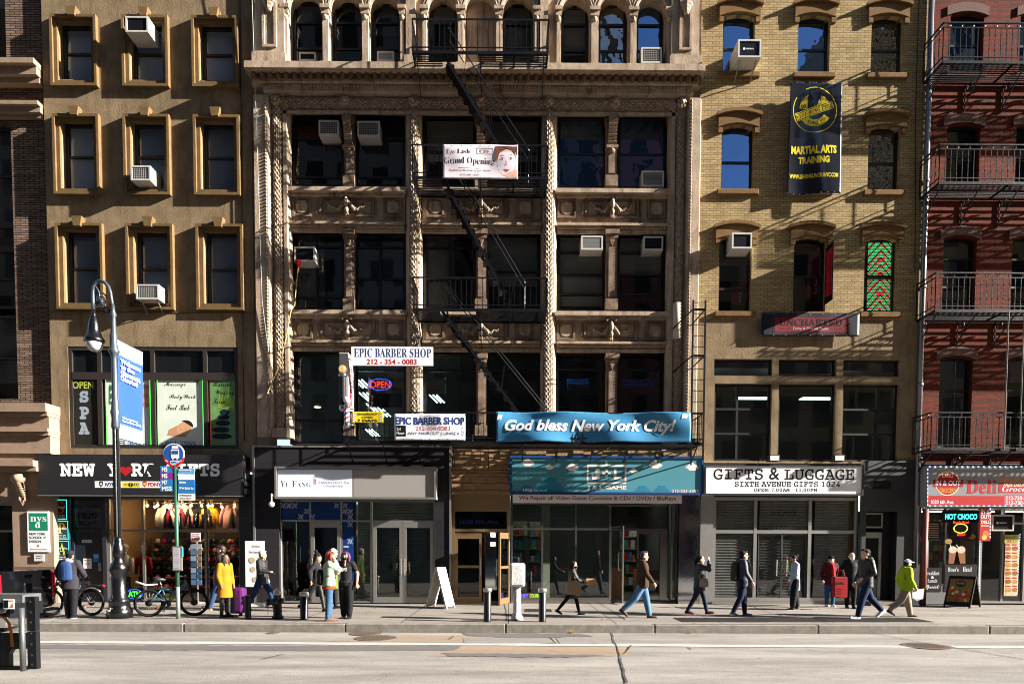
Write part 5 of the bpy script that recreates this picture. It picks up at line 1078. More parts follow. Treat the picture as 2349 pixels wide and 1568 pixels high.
# ------------------------------------------------------------------ fire escapes
def balcony(par, x0, x1, zf, zr, yb, yf, gap=.155, ornate=False, hole=None, br=3, slat=.085):
    f = MB(); y = yf + .03
    while y < yb - .02:
        segs = [(x0, x1)] if not hole or y > hole[2] else [(x0, hole[0]), (hole[1], x1)]
        for a, b in segs: f.box(a, b, y, y + .036, zf - .02, zf)
        y += slat
    f.box(x0, x1, yf - .01, yf + .025, zf - .075, zf + .004); f.box(x0, x1, yb - .05, yb - .01, zf - .06, zf - .022)
    for x in [x0 + .02 + (x1 - x0 - .04) * k / 4 for k in range(5)]: f.box(x - .025, x + .025, yf + .026, yb - .051, zf - .06, zf - .021)
    fl = f.build('balcony', iron, par); r = MB()
    for (p, q) in (((x0, yf), (x1, yf)), ((x0, yf), (x0, yb)), ((x1, yf), (x1, yb))):
        L = math.hypot(q[0] - p[0], q[1] - p[1]); n = max(1, round(L / gap))
        for z, t in ((zr, .035), (zf + .1, .024)) + (((zr - .13, .024),) if ornate else ()): r.bar((p[0], p[1], z), (q[0], q[1], z), t, t)
        for k in range(n + 1):
            x, yy = p[0] + (q[0] - p[0]) * k / n, p[1] + (q[1] - p[1]) * k / n; top = zr - (.13 if ornate else 0)
            r.bar((x, yy, zf), (x, yy, top), .017, .017, (0, 1, 0))
            if ornate:
                for zz in (zf + (zr - zf) * .3, zf + (zr - zf) * .68): r.ball((x, yy, zz), (.022, .022, .026), 6, 4)
                if k % 2 == 0 and k < n:
                    c = Vector((x + (q[0] - p[0]) / n, yy + (q[1] - p[1]) / n, zr - .065)); dx_ = Vector((q[0] - p[0], q[1] - p[1], 0)).normalized()
                    r.tube([c + dx_ * .05 * math.cos(a) + Vector((0, 0, .05 * math.sin(a))) for a in [2 * math.pi * j / 10 for j in range(11)]], .009, 4, cap=False)
    r.build('railing', iron, fl)
    for k in range(br):
        x = x0 + .12 + (x1 - x0 - .24) * k / max(1, br - 1); b = MB(); b.bar((x, yf + .06, zf - .06), (x, yb, zf - .7), .03, .03); b.bar((x, yb - .012, zf - .06), (x, yb - .012, zf - .85), .03, .02)
        if ornate: b.tube([(x, yb - .22 + .12 * (1 - t / 16) * math.cos(t * .8), zf - .25 + .12 * (1 - t / 16) * math.sin(t * .8)) for t in range(17)], .014, 5)
        b.build('bracket', iron, fl)
    return fl
def stair(par, xa, za, xb, zb, y0, y1, n=13):
    s = MB(); dxs, dzs = xb - xa, zb - za
    for y in (y0, y1): s.bar((xa, y, za), (xb, y, zb), .02, .075, (0, 1, 0) if False else (0, 0, 1))
    for k in range(1, n): t = k / n; s.box(xa + dxs * t - .12, xa + dxs * t + .12, y0 + .012, y1 - .012, za + dzs * t - .012, za + dzs * t + .012)
    o = s.build('stair', iron, par); h = MB()
    for y in (y0, y1):
        h.tube([(xa + .1, y, za + .78), (xb + .25, y, zb + .88), (xb + .32, y, zb + .78), (xb + .32, y, zb + .1)], .014, 6)
        for t in (.25, .6, .95): h.bar((xa + dxs * t, y, za + dzs * t), (xa + dxs * t + .1, y, za + dzs * t + .78), .014, .014, (0, 1, 0))
    h.build('handrail', iron, o); return o
YB, YE = YF + .1, YF - .95
fe = thing('fire_escape', (WX(1100, 700, YE), YE, WZ(1100, 1012, YE)), 'black iron fire escape zigzagging down the middle of the loft building', 'fire escape')
X0, X1 = WX(946, 400, YE), WX(1256, 400, YE)
ZF = [WZ(1100, q, YE) for q in (118, 405, 708, 1012)]; ZR = [WZ(1100, q, YE) for q in (45, 333, 637, 946)]
st = [(1020, 1186), (1019, 1178), (1015, 1240)]
for i in range(3):
    hx = WX(st[i][0], 400, -.9); balcony(fe, X0, X1, ZF[i], ZR[i], YB, YE, hole=(hx - .08, hx + .95, YE + .6))
    stair(fe, hx, ZF[i] - .05, WX(st[i][1], 600, -.9), ZF[i + 1] + .02, YE + .08, YE + .58)
XL0, XL1 = WX(786, 980, YE), WX(1612, 980, YE)
balcony(fe, XL0, XL1, ZF[3], ZR[3], YB - .02, YE, br=11, gap=.15)
ld = MB(); xa, xb = WX(1588, 850, YE - .06), WX(1616, 850, YE - .06); zt_, zb_ = WZ(1600, 688, YE - .06), WZ(1600, 1054, YE - .06)
for x in (xa, xb): ld.box(x - .022, x + .022, YE - .075, YE - .03, zb_ - (.15 if x == xa else 0), zt_)
z = zb_ + .1
while z < zt_ - .05: ld.tube([(xa, YE - .05, z), (xb, YE - .05, z)], .011, 6); z += .31
for zz in (zt_ - .25, zt_ - 1.55):
    ld.bar((xa - .3, YB, zz - .2), (xa, YE - .05, zz), .03, .03); ld.bar((xb - .1, YB, zz - .1), (xb, YE - .05, zz), .03, .03); ld.box(xa, xb, YE - .028, YE - .006, zz - .03, zz + .03)
ld.build('ladder', iron, fe)
yb4 = -.9; fe2 = thing('fire_escape', (xr0 + 3.6, yb4, WZ(2200, 1028, yb4)), 'black wrought iron balconies with ringed railings on the red brick building', 'fire escape')
for f_, r_ in ((140, 53), (417, 332), (710, 626), (1028, 946)):
    balcony(fe2, xr0 - .12, xr1 - .3, WZ(2250, f_, yb4), WZ(2250, r_, yb4), -.01, yb4, .165, True, None, 8)
s_ = MB(); x = WX(2311, 800, yb4 - .04); s_.tube([(x, yb4 - .04, WZ(2300, 715, yb4)), (x, yb4 - .04, WZ(2300, 1032, yb4))], .018, 6); s_.tube([(x + .45, yb4 - .04, WZ(2300, 715, yb4)), (x + .45, yb4 - .04, WZ(2300, 1032, yb4))], .018, 6); s_.build('ladder', alu_d, fe2)

# ------------------------------------------------------------------ window air conditioners
acw = M('ac_enamel', 'c3c2bd', .4, var=.4, vs=9, dark='8a847a'); acg = M('ac_grille', '33332f', .6); acd = K('14141a', .35)
def ac(bx, Y, dep, label, style='grid', legs=False):
    x0, x1, z0, z1 = R(*bx, Y); t = thing('air_conditioner', ((x0 + x1) / 2, Y, z0), label, 'air conditioner', 'window air conditioners')
    c = MB(); e = .045; c.box(x0, x1, Y + .02, Y + dep, z0, z1)
    for k in range(6): c.box(x0 - .004, x0 + .002, Y + .12, Y + .12 + dep * .35, z0 + .1 + k * .035, z0 + .115 + k * .035); c.box(x1 - .002, x1 + .004, Y + .12, Y + .12 + dep * .35, z0 + .1 + k * .035, z0 + .115 + k * .035)
    c.build('case', acw, t, bevel=.012)
    f = MB(); f.frame(x0, x1, z0, z1, e, Y - .01, Y + .018); f.build('front_frame', acw, t)
    g = MB(); g.box(x0 + e, x1 - e, Y + .012, Y + .019, z0 + e, z1 - e)
    g.build('coil', acd if style in ('dark', 'brand') else acg, t)
    if style == 'grid':
        q = MB(); n = int((x1 - x0 - 2 * e) / .05)
        for k in range(1, n): x = x0 + e + (x1 - x0 - 2 * e) * k / n; q.box(x - .005, x + .005, Y + .0, Y + .008, z0 + e, z1 - e)
        n = int((z1 - z0 - 2 * e) / .05)
        for k in range(1, n): z = z0 + e + (z1 - z0 - 2 * e) * k / n; q.box(x0 + e, x1 - e, Y - .001, Y + .006, z - .005, z + .005)
        q.build('grille', M('ac_wire', '8a8a86', .5), t)
    elif style == 'louver':
        q = MB()
        for k in range(14): z = z0 + e + .01 + (z1 - z0 - 2 * e) * k / 14; q.box(x0 + e, x1 - e, Y + .0, Y + .008, z, z + .012)
        q.build('grille', M('ac_wire', '8a8a86', .5), t)
    elif style == 'brand': q = MB(); q.textw('FRIEDRICH', x0 + (x1 - x0) * .36, x0 + (x1 - x0) * .68, (z0 + z1) / 2 - .02, (z0 + z1) / 2 + .02, Y + .008); q.disc(x0 + (x1 - x0) * .27, (z0 + z1) / 2, Y + .009, .035); q.build('lettering', wht, t)
    if legs:
        for x in (x0 + .1, x1 - .1): q = MB(); q.bar((x, Y + .1, z0), (x, Y + dep + .0, z0 - .42), .025, .025); q.build('bracket', alu_d, t)
ac((288, 38, 340, 74), -.42, .6, 'white air conditioner with a dark back, topmost of three on the stucco building', 'dark')
ac((300, 380, 345, 414), -.38, .6, 'white air conditioner with a wire grid in the second row of the stucco building')
ac((312, 652, 364, 686), -.42, .62, 'air conditioner propped on two struts in the lowest middle stucco window', 'grid', True)
ac((731, 276, 777, 310), .18, .5, 'air conditioner beside the red shade in the upper left loft window')
ac((820, 278, 871, 313), .18, .5, 'air conditioner just right of the carved bracket at upper left of the loft', 'grid')
ac((686, 120, 724, 140), .12, .3, 'small air conditioner on the sill of the leftmost arched window', 'dark')
ac((865, 118, 904, 141), .12, .3, 'small white framed air conditioner in the third arched window', 'louver')
ac((1471, 109, 1518, 145), -.1, .5, 'silver gridded air conditioner in the rightmost arched window')
ac((1472, 392, 1523, 428), .2, .45, 'white air conditioner on the sill below the sky blue loft window', 'louver')
ac((675, 566, 722, 600), .15, .5, 'air conditioner with a red funnel beneath it in the left loft window', 'dark')
ac((1333, 541, 1383, 573), .15, .5, 'air conditioner above pale blinds, left of the pair at right of the loft', 'louver')
ac((1476, 542, 1521, 574), .15, .5, 'air conditioner above half drawn blinds, right of the pair in the loft', 'dark')
ac((1693, 91, 1746, 132), -.6, .8, 'big air conditioner with a black branded front in the yellow brick wall', 'brand', True)
ac((1679, 534, 1725, 570), -.4, .55, 'white air conditioner above the rust stain in the yellow brick building', 'dark')
ac((2275, 1180, 2326, 1217), -.25, .35, 'black fronted air conditioner over the deli door', 'brand')
fn_ = W(684, 605, .15); m = MB(); m.lathe(fn_.x, fn_.y, [(.09, .1), (.09, .04), (.03, -.06), (.025, -.16)], 10, z0=fn_.z); m.build('funnel', K('b81c24'), None, True, 'red funnel catching drips under a loft air conditioner', 'funnel')
hp_ = [(684, 615), (679, 660), (676, 700), (668, 710), (655, 780), (640, 840), (614, 900), (597, 960)]
m = MB(); m.tube([W(a, b, .1 if a > 670 else -.2) for a, b in hp_], .014, 6); m.build('drain_hose', K('b8a060'), None, True, 'yellowed hose running from the red funnel down the stone column', 'hose')

# ------------------------------------------------------------------ cloth banners
def wrinkle(seed, amp, fx=2.6, fz=2.2):
    r = random.Random(seed); T = [(r.uniform(.4, 1) * fx, r.uniform(-1, 1) * fz, r.uniform(0, 6.3), r.uniform(.3, 1)) for _ in range(7)]
    return lambda x, z: amp * sum(w * math.sin(a * x * 2 + b * z * 2 + p) for a, b, p, w in T) / 3
def cloth(name, bx, Y, mat, label, amp=.02, seed=1, nx=40, nz=20, cat='banner', fx=2.6, fz=2.2, sag=0):
    x0, x1, z0, z1 = R(*bx, Y); wf = wrinkle(seed, amp, fx, fz); mb = MB(); yf = lambda x, z: Y + wf(x, z)
    sg_ = lambda u: -sag * (.5 + .5 * math.sin(u * 6.283 * 4)) if sag else 0
    V = [(x0 + (x1 - x0) * i / nx, yf(x0 + (x1 - x0) * i / nx, z0 + (z1 - z0) * j / nz), z0 + (z1 - z0) * j / nz + (sg_(i / nx) * (1 if j == nz else .3 if j == 0 else 0))) for j in range(nz + 1) for i in range(nx + 1)]
    mb.add(V, [(j * (nx + 1) + i, j * (nx + 1) + i + 1, (j + 1) * (nx + 1) + i + 1, (j + 1) * (nx + 1) + i) for j in range(nz) for i in range(nx)])
    o = mb.build(name, mat, None, True, label, cat); so2 = o.modifiers.new('thick', 'SOLIDIFY'); so2.thickness = .003; so2.offset = 1
    eo = MB(); 
    for i in range(0, nx + 1, 5):
        for z in (z0 + .03, z1 - .03): eo.disc(x0 + (x1 - x0) * i / nx, z, yf(x0 + (x1 - x0) * i / nx, z) - .008, .014, n=8)
    eo.build('eyelet', alu, o)
    return o, yf
def tess(q, s=.1):
    F, Mt = [], []
    for f, m in zip(q.f, q.m):
        p = [Vector(q.v[i]) for i in f]
        if len(p) != 4 or max((p[1] - p[0]).length, (p[2] - p[1]).length) < s: F.append(f); Mt.append(m); continue
        n, k = max(1, int((p[1] - p[0]).length / s)), max(1, int((p[2] - p[1]).length / s)); b = len(q.v)
        q.v += [tuple(p[0].lerp(p[1], i / n).lerp(p[3].lerp(p[2], i / n), j / k)) for j in range(k + 1) for i in range(n + 1)]
        for j in range(k):
            for i in range(n): F.append((b + j * (n + 1) + i, b + j * (n + 1) + i + 1, b + (j + 1) * (n + 1) + i + 1, b + (j + 1) * (n + 1) + i)); Mt.append(m)
    q.f, q.m = F, Mt
def cletter(o, yf, Y, items, extra=None, off=.0078):
    mb = MB(); mats = []
    def mi(m):
        if m not in mats: mats.append(m)
        return mats.index(m)
    n0 = 0
    for k, it_ in enumerate(items): mb.text(it_[0], it_[1], lambda x, z: yf(x, z) - off, mi(it_[2]), pl=Y, **(it_[3] if len(it_) > 3 else {}))
    if extra:
        q = MB(); extra(q, mi); tess(q); q.v = [(x, yf(x, z) + (y - Y) * .3 - .0045, z) for x, y, z in q.v]
        b = len(mb.v); mb.v += q.v
        for f, m_ in zip(q.f, q.m): mb.f.append(tuple(i + b for i in f)); mb.m.append(m_)
    return mb.build('lettering', mats, o)
vin = lambda c, r=.4: M('vinyl_' + c, c, r, var=.15, vs=5, spec=.22)
YV = YE - .1
o, yf = cloth('banner', (1016, 332, 1188, 410), YV, vin('e2d6de'), 'pale pink Grand Opening banner with a woman\'s face on the fire escape', .026, 3, fx=3.2, fz=3.5)
def ex(mb, mi):
    P = lambda cx, cy, rx, ry, d, m, n=22: mb.add([(WX(cx + rx * math.cos(a), cy, YV), YV - d, WZ(cx, cy + ry * math.sin(a), YV)) for a in [2 * math.pi * k / n for k in range(n)]], [tuple(range(n))], mi(m))
    sk, hr = K('d9b0a2'), K('5f4038')
    polypx(mb, [(1136, 336), (1150, 334), (1187, 337), (1187, 352), (1168, 344), (1152, 346), (1141, 362), (1137, 372)], YV - .001, mi(hr)); P(1163, 372, 22, 33, .002, sk); polypx(mb, [(1170, 395), (1187, 388), (1187, 408), (1160, 408)], YV - .0015, mi(sk))
    polypx(mb, [(1163, 336), (1187, 336), (1187, 376), (1178, 352)], YV - .003, mi(hr))
    for cx in (1152, 1172): P(cx, 366, 4.2, 1.8, .004, K('e8e4e2')); P(cx, 366, 1.8, 1.8, .005, K('33261f')); polypx(mb, [(cx - 5, 363), (cx, 361.5), (cx + 5, 363.5), (cx, 362.8)], YV - .005, mi(hr)); polypx(mb, [(cx - 6, 357.5), (cx, 355.5), (cx + 6, 357.5), (cx, 357)], YV - .005, mi(hr))
    polypx(mb, [(1161, 368), (1163, 380), (1158, 381)], YV - .004, mi(K('c09484'))); polypx(mb, [(1154, 390), (1160, 388), (1163, 389), (1170, 390), (1162, 395)], YV - .004, mi(K('b0545c')))
    for q in ((1093, 340, 1131, 341), (1093, 352, 1131, 353), (1093, 341, 1094, 352), (1130, 341, 1131, 352), (1052, 385, 1100, 386)): rectpx(mb, q, YV - .003, mi(K('8a7a80')))
ink = K('2c2a30')
cletter(o, yf, YV, [('Eye Lash', (1025, 342, 1078, 356), ink, dict(style='serif', fat=-.012)), ('CIS', (1101, 343, 1122, 350), K('8a7a80'), dict(style='serif')), ('Grand Opening', (1019, 361, 1134, 380), ink, dict(style='serif', fat=-.012)), ('Say hello to the lashes of your Dreams', (1030, 388, 1126, 395), ink, dict(style='script')), ('(917) 409 - 5530', (1056, 399, 1099, 404), ink, dict(style='sans'))], ex)
nav2, rd2 = K('26366e'), K('a8242c')
o, yf = cloth('banner', (905, 949, 1067, 1009), YV, vin('e4e4e8'), 'white barber shop cloth banner with a black square on the low railing', .022, 5, fx=3, fz=3)
def pole2d(mb, mi, x0, x1, y0, y1, Y):
    rectpx(mb, (x0, y0, x1, y1), Y, mi(wht)); h = (y1 - y0)
    for k in range(5):
        yk = y0 + h * k / 5; polypx(mb, [(x0, yk), (x1, yk + h * .12), (x1, yk + h * .2), (x0, yk + h * .08)], Y - .001, mi(rd2 if k % 2 else nav2))
def ex(mb, mi): rectpx(mb, (908, 975, 931, 1000), YV - .002, mi(blk)); pole2d(mb, mi, 1059, 1065, 980, 1000, YV - .002)
cletter(o, yf, YV, [('EPIC BARBER SHOP', (907, 956, 1066, 974), nav2, dict(style='bold', fat=.02)), ('212-354-0083', (954, 977, 1033, 987), rd2, dict(style='sans')), ('ANY HAIRCUT | UNISEX', (935, 990, 1055, 999), nav2, dict(style='sans', fat=.006)), ('2nd', (910, 980, 919, 986), wht, dict(style='sans'), .004), ('Floor', (910, 989, 928, 996), wht, dict(style='sans'))], ex)
o, yf = cloth('banner', (808, 944, 879, 969), YV, vin('d8c026'), 'yellow barbershop open seven days banner on the low railing', .014, 6)
def ex(mb, mi): pole2d(mb, mi, 810, 816, 947, 966, YV - .002); pole2d(mb, mi, 870, 876, 947, 966, YV - .002)
cletter(o, yf, YV, [('BARBERSHOP', (820, 947, 866, 952), blk, {}), ('OPEN', (830, 954, 856, 959), blk, {}), ('7 DAYS', (820, 961, 866, 967), blk, dict(style='bold', fat=.02))], ex)
o, yf = cloth('banner', (1139, 945, 1584, 1013), YV, vin('3c7ba4', .38), 'long blue God bless New York City banner on the low railing', .13, 8, 110, 20, fx=2.2, fz=2.4)
cletter(o, yf, YV, [('God bless New York City!', (1158, 962, 1549, 996), K('d8dade'), dict(style='oblique', fat=.014)), ('"', (1141, 951, 1153, 963), K('b4c2cc'), dict(style='oblique', fat=.02)), ('"', (1562, 951, 1578, 960), K('d8dade'), dict(style='oblique', fat=.02))], off=.016)
YW = -.22
o, yf = cloth('banner', (1810, 187, 1930, 445), YW, M('navy_vinyl', '10141f', .22, coat=.3), 'tall glossy navy martial arts banner hanging on the yellow brick', .075, 12, 40, 50, fx=3.2, fz=.6, sag=.06)
yl = K('c9b52c', .35)
def rline(mb, pts, w, Y, m):
    for (a, b), (c_, d) in zip(pts, pts[1:]):
        l = math.hypot(c_ - a, d - b); nx_, ny_ = -(d - b) / l * w, (c_ - a) / l * w; polypx(mb, [(a - nx_, b - ny_), (c_ - nx_, d - ny_), (c_ + nx_, d + ny_), (a + nx_, b + ny_)], Y, m)
def ex(mb, mi):
    m = mi(yl); e = lambda r, a: (1870 + r * math.cos(a), 252 + r * 1.04 * math.sin(a))
    rline(mb, [e(50, -2.0 + k * .22) for k in range(29)][:27], .9, YW - .002, m)
    for r0, r1, a0, a1 in ((22, 37, .5, 2.5),):
        for k in range(12): polypx(mb, [e(r0, a0 + (a1 - a0) * k / 12), e(r1, a0 + (a1 - a0) * k / 12), e(r1, a0 + (a1 - a0) * (k + 1) / 12), e(r0, a0 + (a1 - a0) * (k + 1) / 12)], YW - .002, m)
    for k in range(14):
        a = 3.25 + 2.9 * k / 14
        if not 4.45 < a < 5.0: polypx(mb, [e(8, a), e(36, a), e(36, a + .215), e(8, a + .215)], YW - .002, m)
    polypx(mb, [(1824, 260), (1910, 230), (1914, 247), (1830, 278)], YW - .004, m); rline(mb, [(1826, 261.5), (1908, 233), (1911, 246), (1831, 275.5), (1826, 261.5)], .7, YW - .006, mi(blk))
    polypx(mb, [(1858, 205), (1861, 216), (1866, 222), (1868, 244), (1853, 250), (1853, 224), (1857, 216)], YW - .005, mi(K('10141f')))
    for k in range(3): rline(mb, [(1838 + 4 * k, 240 - k), (1842 + 4 * k, 248)], 1, YW - .005, mi(blk)); rline(mb, [(1876, 222), (1888, 220)], 1, YW - .005, mi(blk)); rline(mb, [(1882, 214), (1882, 232)], 1, YW - .005, mi(blk))
    # slanted lettering on the plate, and round the lower arc
    vs_, fs, w_, h_ = glyphs('CITY WING TSUN', 'serif', -.005)
    mb.add([tuple(W(1829 + 80 * u + 1.5 * v, 273 - 27.5 * u - 10.5 * v, YW - .007)) for u, v in vs_], fs, mi(blk))
    for k, ch in enumerate('KUNG FU'):
        if ch == ' ': continue
        vs_, fs, w_, h_ = glyphs(ch, 'bold'); a = 2.05 - k * .2; cx, cy = 1870 + 29.5 * math.cos(a), 252 + 30.5 * math.sin(a); t_ = a - math.pi / 2
        mb.add([tuple(W(cx + 5 * (u - .5) * math.cos(t_) + 7 * (v - .5) * math.sin(t_), cy + 5 * (u - .5) * math.sin(t_) - 7 * (v - .5) * math.cos(t_), YW - .006)) for u, v in vs_], fs, mi(blk))
cletter(o, yf, YW, [('MARTIAL ARTS', (1816, 334, 1918, 353), yl, dict(style='bold', fat=.03)), ('TRAINING', (1833, 359, 1901, 375), yl, dict(style='bold', fat=.03)), ('WWW.LEARNKUNGFUNYC.COM', (1812, 398, 1921, 408), yl, dict(style='bold', fat=.015))], ex, .012)
YU = -.14
o, yf = cloth('banner', (1747, 718, 1971, 771), YU, vin('141a26', .5), 'dark tattoo studio banner with a dull red panel under the yellow brick windows', .014, 15, 40, 12)
rdd = K('6e1c26')
def ex(mb, mi): rectpx(mb, (1777, 728, 1943, 761), YU - .002, mi(rdd)); [rectpx(mb, q, YU - .004, mi(rdd)) for q in ((1773, 724, 1947, 725), (1773, 764, 1947, 765), (1773, 725, 1774, 764), (1946, 725, 1947, 764))]; [rectpx(mb, q, YU - .005, mi(blk)) for q in ((1788, 754, 1815, 755), (1904, 754, 1932, 755))]
cletter(o, yf, YU, [('UNCHARTED', (1787, 731, 1933, 747), blk, dict(style='serif', fat=.01)), ('Tattoo & Piercing Studio', (1819, 750, 1900, 758), K('c9b8b8'), dict(style='italic'))], ex)
# pennant standing out from the wall
xf_ = WX(1893, 620, -.03); t = thing('pennant', (xf_, -.3, WZ(1893, 690, 0)), 'narrow black and red pennant sticking out from the yellow brick wall', 'pennant'); za, zb = WZ(1895, 700, 0), WZ(1895, 572, 0)
m = MB(); m.box(xf_, xf_ + .008, -.52, -.02, za, zb); m.build('cloth', blk, t); m = MB(); m.box(xf_ - .005, xf_ - .0005, -.46, -.1, za + .18, zb - .12); m.build('panel', K('a81c2c'), t); m = MB(); m.tube([(xf_, .0, zb), (xf_, -.58, zb + .02)], .012, 6); m.tube([(xf_, .0, za), (xf_, -.55, za - .01)], .012, 6); m.build('rod', iron, t)
m = MB(); vs_, fs, _, _ = glyphs('UNCHARTED', 'serif'); m.add([(xf_ - .009, -.42 + .12 * v, za + .25 + 1.1 * u) for u, v in vs_], fs); m.build('lettering', blk, t)
for k, (bx_, lab) in enumerate((((1852, 578, 1880, 680), 'red tattoo studio poster inside the middle window of the lowest brick row'), ((1679, 560, 1704, 699), 'faint red tattoo studio poster in the window under the air conditioner'))):
    s_ = board('window_poster', bx_, .3, .01, [K('8a2436')], lab, 'poster'); a, b, c_, d = bx_
    mb = MB(); mb.text('UNCHARTED', (a + 4, b + 6, a + 13, d - 22), .295, 0, 'serif', 0, 1); mb.text('3rd floor', (a + 16, d - 42, c_ - 3, d - 5), .295, 1, 'italic', 0, 1); mb.build('lettering', [blk, wht], s_)
# dot sign filling the right window of that row
x0, x1, z0, z1 = R(1989, 556, 2050, 713, .22); s_ = MB(); s_.box(x0, x1, .225, .235, z0, z1); s_ = s_.build('led_sign', blk, None, label='window filled with green and red light dots in the yellow brick building', cat='LED sign', base=True)
m = MB(); gl_, rl_ = EMIT('green_dot', '3fb868', 1.5), EMIT('red_dot', 'd02430', 1.7); nx, nz = 20, 46
for j in range(nz):
    if j == nz // 2: continue
    for i in range(nx):
        u, v = abs(i - 9.5), abs((j % 23) - 11); x = x0 + .03 + (x1 - x0 - .06) * i / (nx - 1); z = z0 + .03 + (z1 - z0 - .06) * j / (nz - 1)
        if (int(u) + j) % 5 == 0: continue
        rr_ = (u < 3 and v < 2) or (int(u * .8 + v) % 5 == 0) or (i * 7 + j * 5) % 6 == 0; m.quad((x - .017, .22, z - .012), (x + .017, .22, z - .012), (x + .017, .22, z + .012), (x - .017, .22, z + .012), 1 if rr_ else 0)
m.build('dots', [gl_, rl_], s_)

# ------------------------------------------------------------------ barber shop
s_ = board('barber_sign', (806, 795, 993, 838), -1.12, .05, [K('e6e8ec', .4)], 'white barber shop board with a telephone number above the second floor windows')
letter(s_, [('EPIC BARBER SHOP', (812, 799, 989, 819), nav2, dict(style='serif')), ('212 - 354 - 0083', (841, 823, 956, 836), rd2, dict(style='bold', fat=.01))], -1.124)
for q in (830, 970): MB().bar((WX(q, 805, -1.1), -1.07, WZ(q, 805, -1.1)), (WX(q, 805, -1.1), .2, WZ(q, 805, -1.1) + .2), .03, .03).build('bracket', iron, s_)
YQ = -1.0; xa, xb = WX(779, 870, YQ), WX(799, 870, YQ); za, zb = WZ(790, 938, YQ), WZ(790, 808, YQ)
m = MB(); m.box(xa, xb, YQ, YQ + .62, za, zb); s_ = m.build('projecting_sign', K('b6b4b2', .4), None, label='tall white box sign with red BARBER letters jutting from the loft front', cat='sign')
m = MB()
for k, ch in enumerate('BARBER'):
    vs_, fs, _, _ = glyphs(ch, 'serif'); z1 = zb - .32 - k * .2; m.add([(xb + .006, YQ + .12 + .34 * u, z1 - .16 + .15 * v) for u, v in vs_], fs)
m.build('lettering', rd2, s_)
def barber_pole(px, gy, gr, y0, y1, hw, Y, gm, cols, label):
    c = W(px, gy, Y); t = thing('barber_pole', (c.x, Y, WZ(px, y1, Y)), label, 'barber pole'); k = abs(WX(px + 1, gy, Y) - c.x); m = MB(); m.ball((c.x, Y, c.z), gr * k, 14, 10); m.build('globe', gm, t, True)
    za, zb = WZ(px, y1, Y), WZ(px, y0, Y); r = hw * k; m = MB(); m.lathe(c.x, Y, [(r * 1.15, zb - .12), (r * 1.25, zb - .08), (r * .9, zb)], 14); m.lathe(c.x, Y, [(r * .7, za - .08), (r * 1.2, za), (r * 1.15, za + .1)], 14); m.bar((c.x, Y, za + .05), (c.x + .25, Y + .3, za + .05), .03, .03); m.build('cap', ss, t, True)
    m = MB(); n = 18; nz = 24
    V = [(c.x + r * math.cos(2 * math.pi * i / n), Y + r * math.sin(2 * math.pi * i / n), za + .1 + (zb - .12 - za - .1) * j / nz) for j in range(nz + 1) for i in range(n)]
    for j in range(nz):
        for i in range(n): m.f.append((j * n + i, j * n + (i + 1) % n, (j + 1) * n + (i + 1) % n, (j + 1) * n + i)); m.m.append([0, 1, 0, 2][int(((i / n) * 4 - j / nz * 6.0) % 4)] if cols else 0)
    m.v = V; m.build('stripes', [wht, K('b0202c'), K('24408e')] if cols else [K('1c1a1c')], t, True)
barber_pole(795.5, 917, 8, 925, 976, 6.5, -1.35, M('white_globe', 'e8e6e2', .3), True, 'striped barber pole with a white globe at the end of the low railing')
barber_pole(786, 846, 9, 854, 938, 8, -1.22, EMIT('amber_globe', 'e8b060', .5), False, 'dark barber lamp with an amber globe in front of the box sign')
neon('neon_sign', 'OPEN', (845, 868, 899, 895), .74, redl, True, 'red OPEN neon sign hanging in the barber shop window', 'sans', bluel)
m = MB(); x0, x1, z0, z1 = R(846, 889, 922, 933, .9); m.box(x0, x1, .9, .98, z0, z1); m.build('television', K('0b0b0d', .25), None, label='black television seen from behind in the barber shop window', cat='television')
q = W(728, 933, 1.0); t = thing('pendant_lamp', tuple(q), 'white pendant lamp hanging in the left barber shop window', 'lamp'); m = MB(); m.tube([(q.x, 1, q.z + .1), (q.x, 1, q.z + .95)], .01, 5); m.build('cord', blk, t); m = MB(); m.lathe(q.x, 1, [(.16, 0), (.13, .04), (.04, .1)], 12, z0=q.z); m.build('shade', white_p, t, True); m = MB(); m.disc(q.x, q.z + .01, 1 - .1, .03); m.lathe(q.x, 1, [(.1, -.01), (.1, 0)], 10, z0=q.z); m.build('bulb', EMIT('lamp_bulb', 'fff0d8', 4), t)
ct = EMIT('cold_tube', 'bfe8ea', 6)
for k, (px, py, yy) in enumerate(((812, 870, 1.2), (824, 900, 1.8), (840, 925, 2.6), (862, 938, 3.3), (985, 905, 2.2), (830, 950, 3.9), (838, 984, 4.4))):
    q = W(px, py, yy); m = MB()
    for j in range(3): m.bar((q.x + j * .12, yy, q.z), (q.x + .25 + j * .12, yy + .2, q.z - .22), .03, .03)
    m.build('tube_light', ct, None, label='cold white strip light on the barber shop ceiling', cat='light', group='barber shop strip lights')
s_ = board('window_film', (1298, 868, 1353, 894), .57, .003, [GLASS('clear_film5', 'ffffff', 0)], 'blue flag shaped shop film on the right second floor window', 'window film')
bf = K('1d4f9e')
def ex(mb, mi): polypx(mb, [(1299, 868), (1325, 870), (1352, 867), (1349, 873), (1352, 880), (1325, 881), (1302, 879), (1304, 894), (1303, 894)], .565, mi(bf))
letter(s_, [('KENEKTID', (1305, 871, 1346, 877.5), blk, {})], .562, extra=ex)
s_ = board('window_film', (1424, 868, 1503, 887), .57, .003, [GLASS('clear_film6', 'ffffff', 0)], 'small blue slogan lettered on the far right second floor window', 'window film'); letter(s_, [('STAY CONNECTED TO', (1426, 870, 1501, 876), bf, {}), ('THE ESSENCE OF LIFE', (1426, 880, 1501, 885.5), bf, {})], .565)
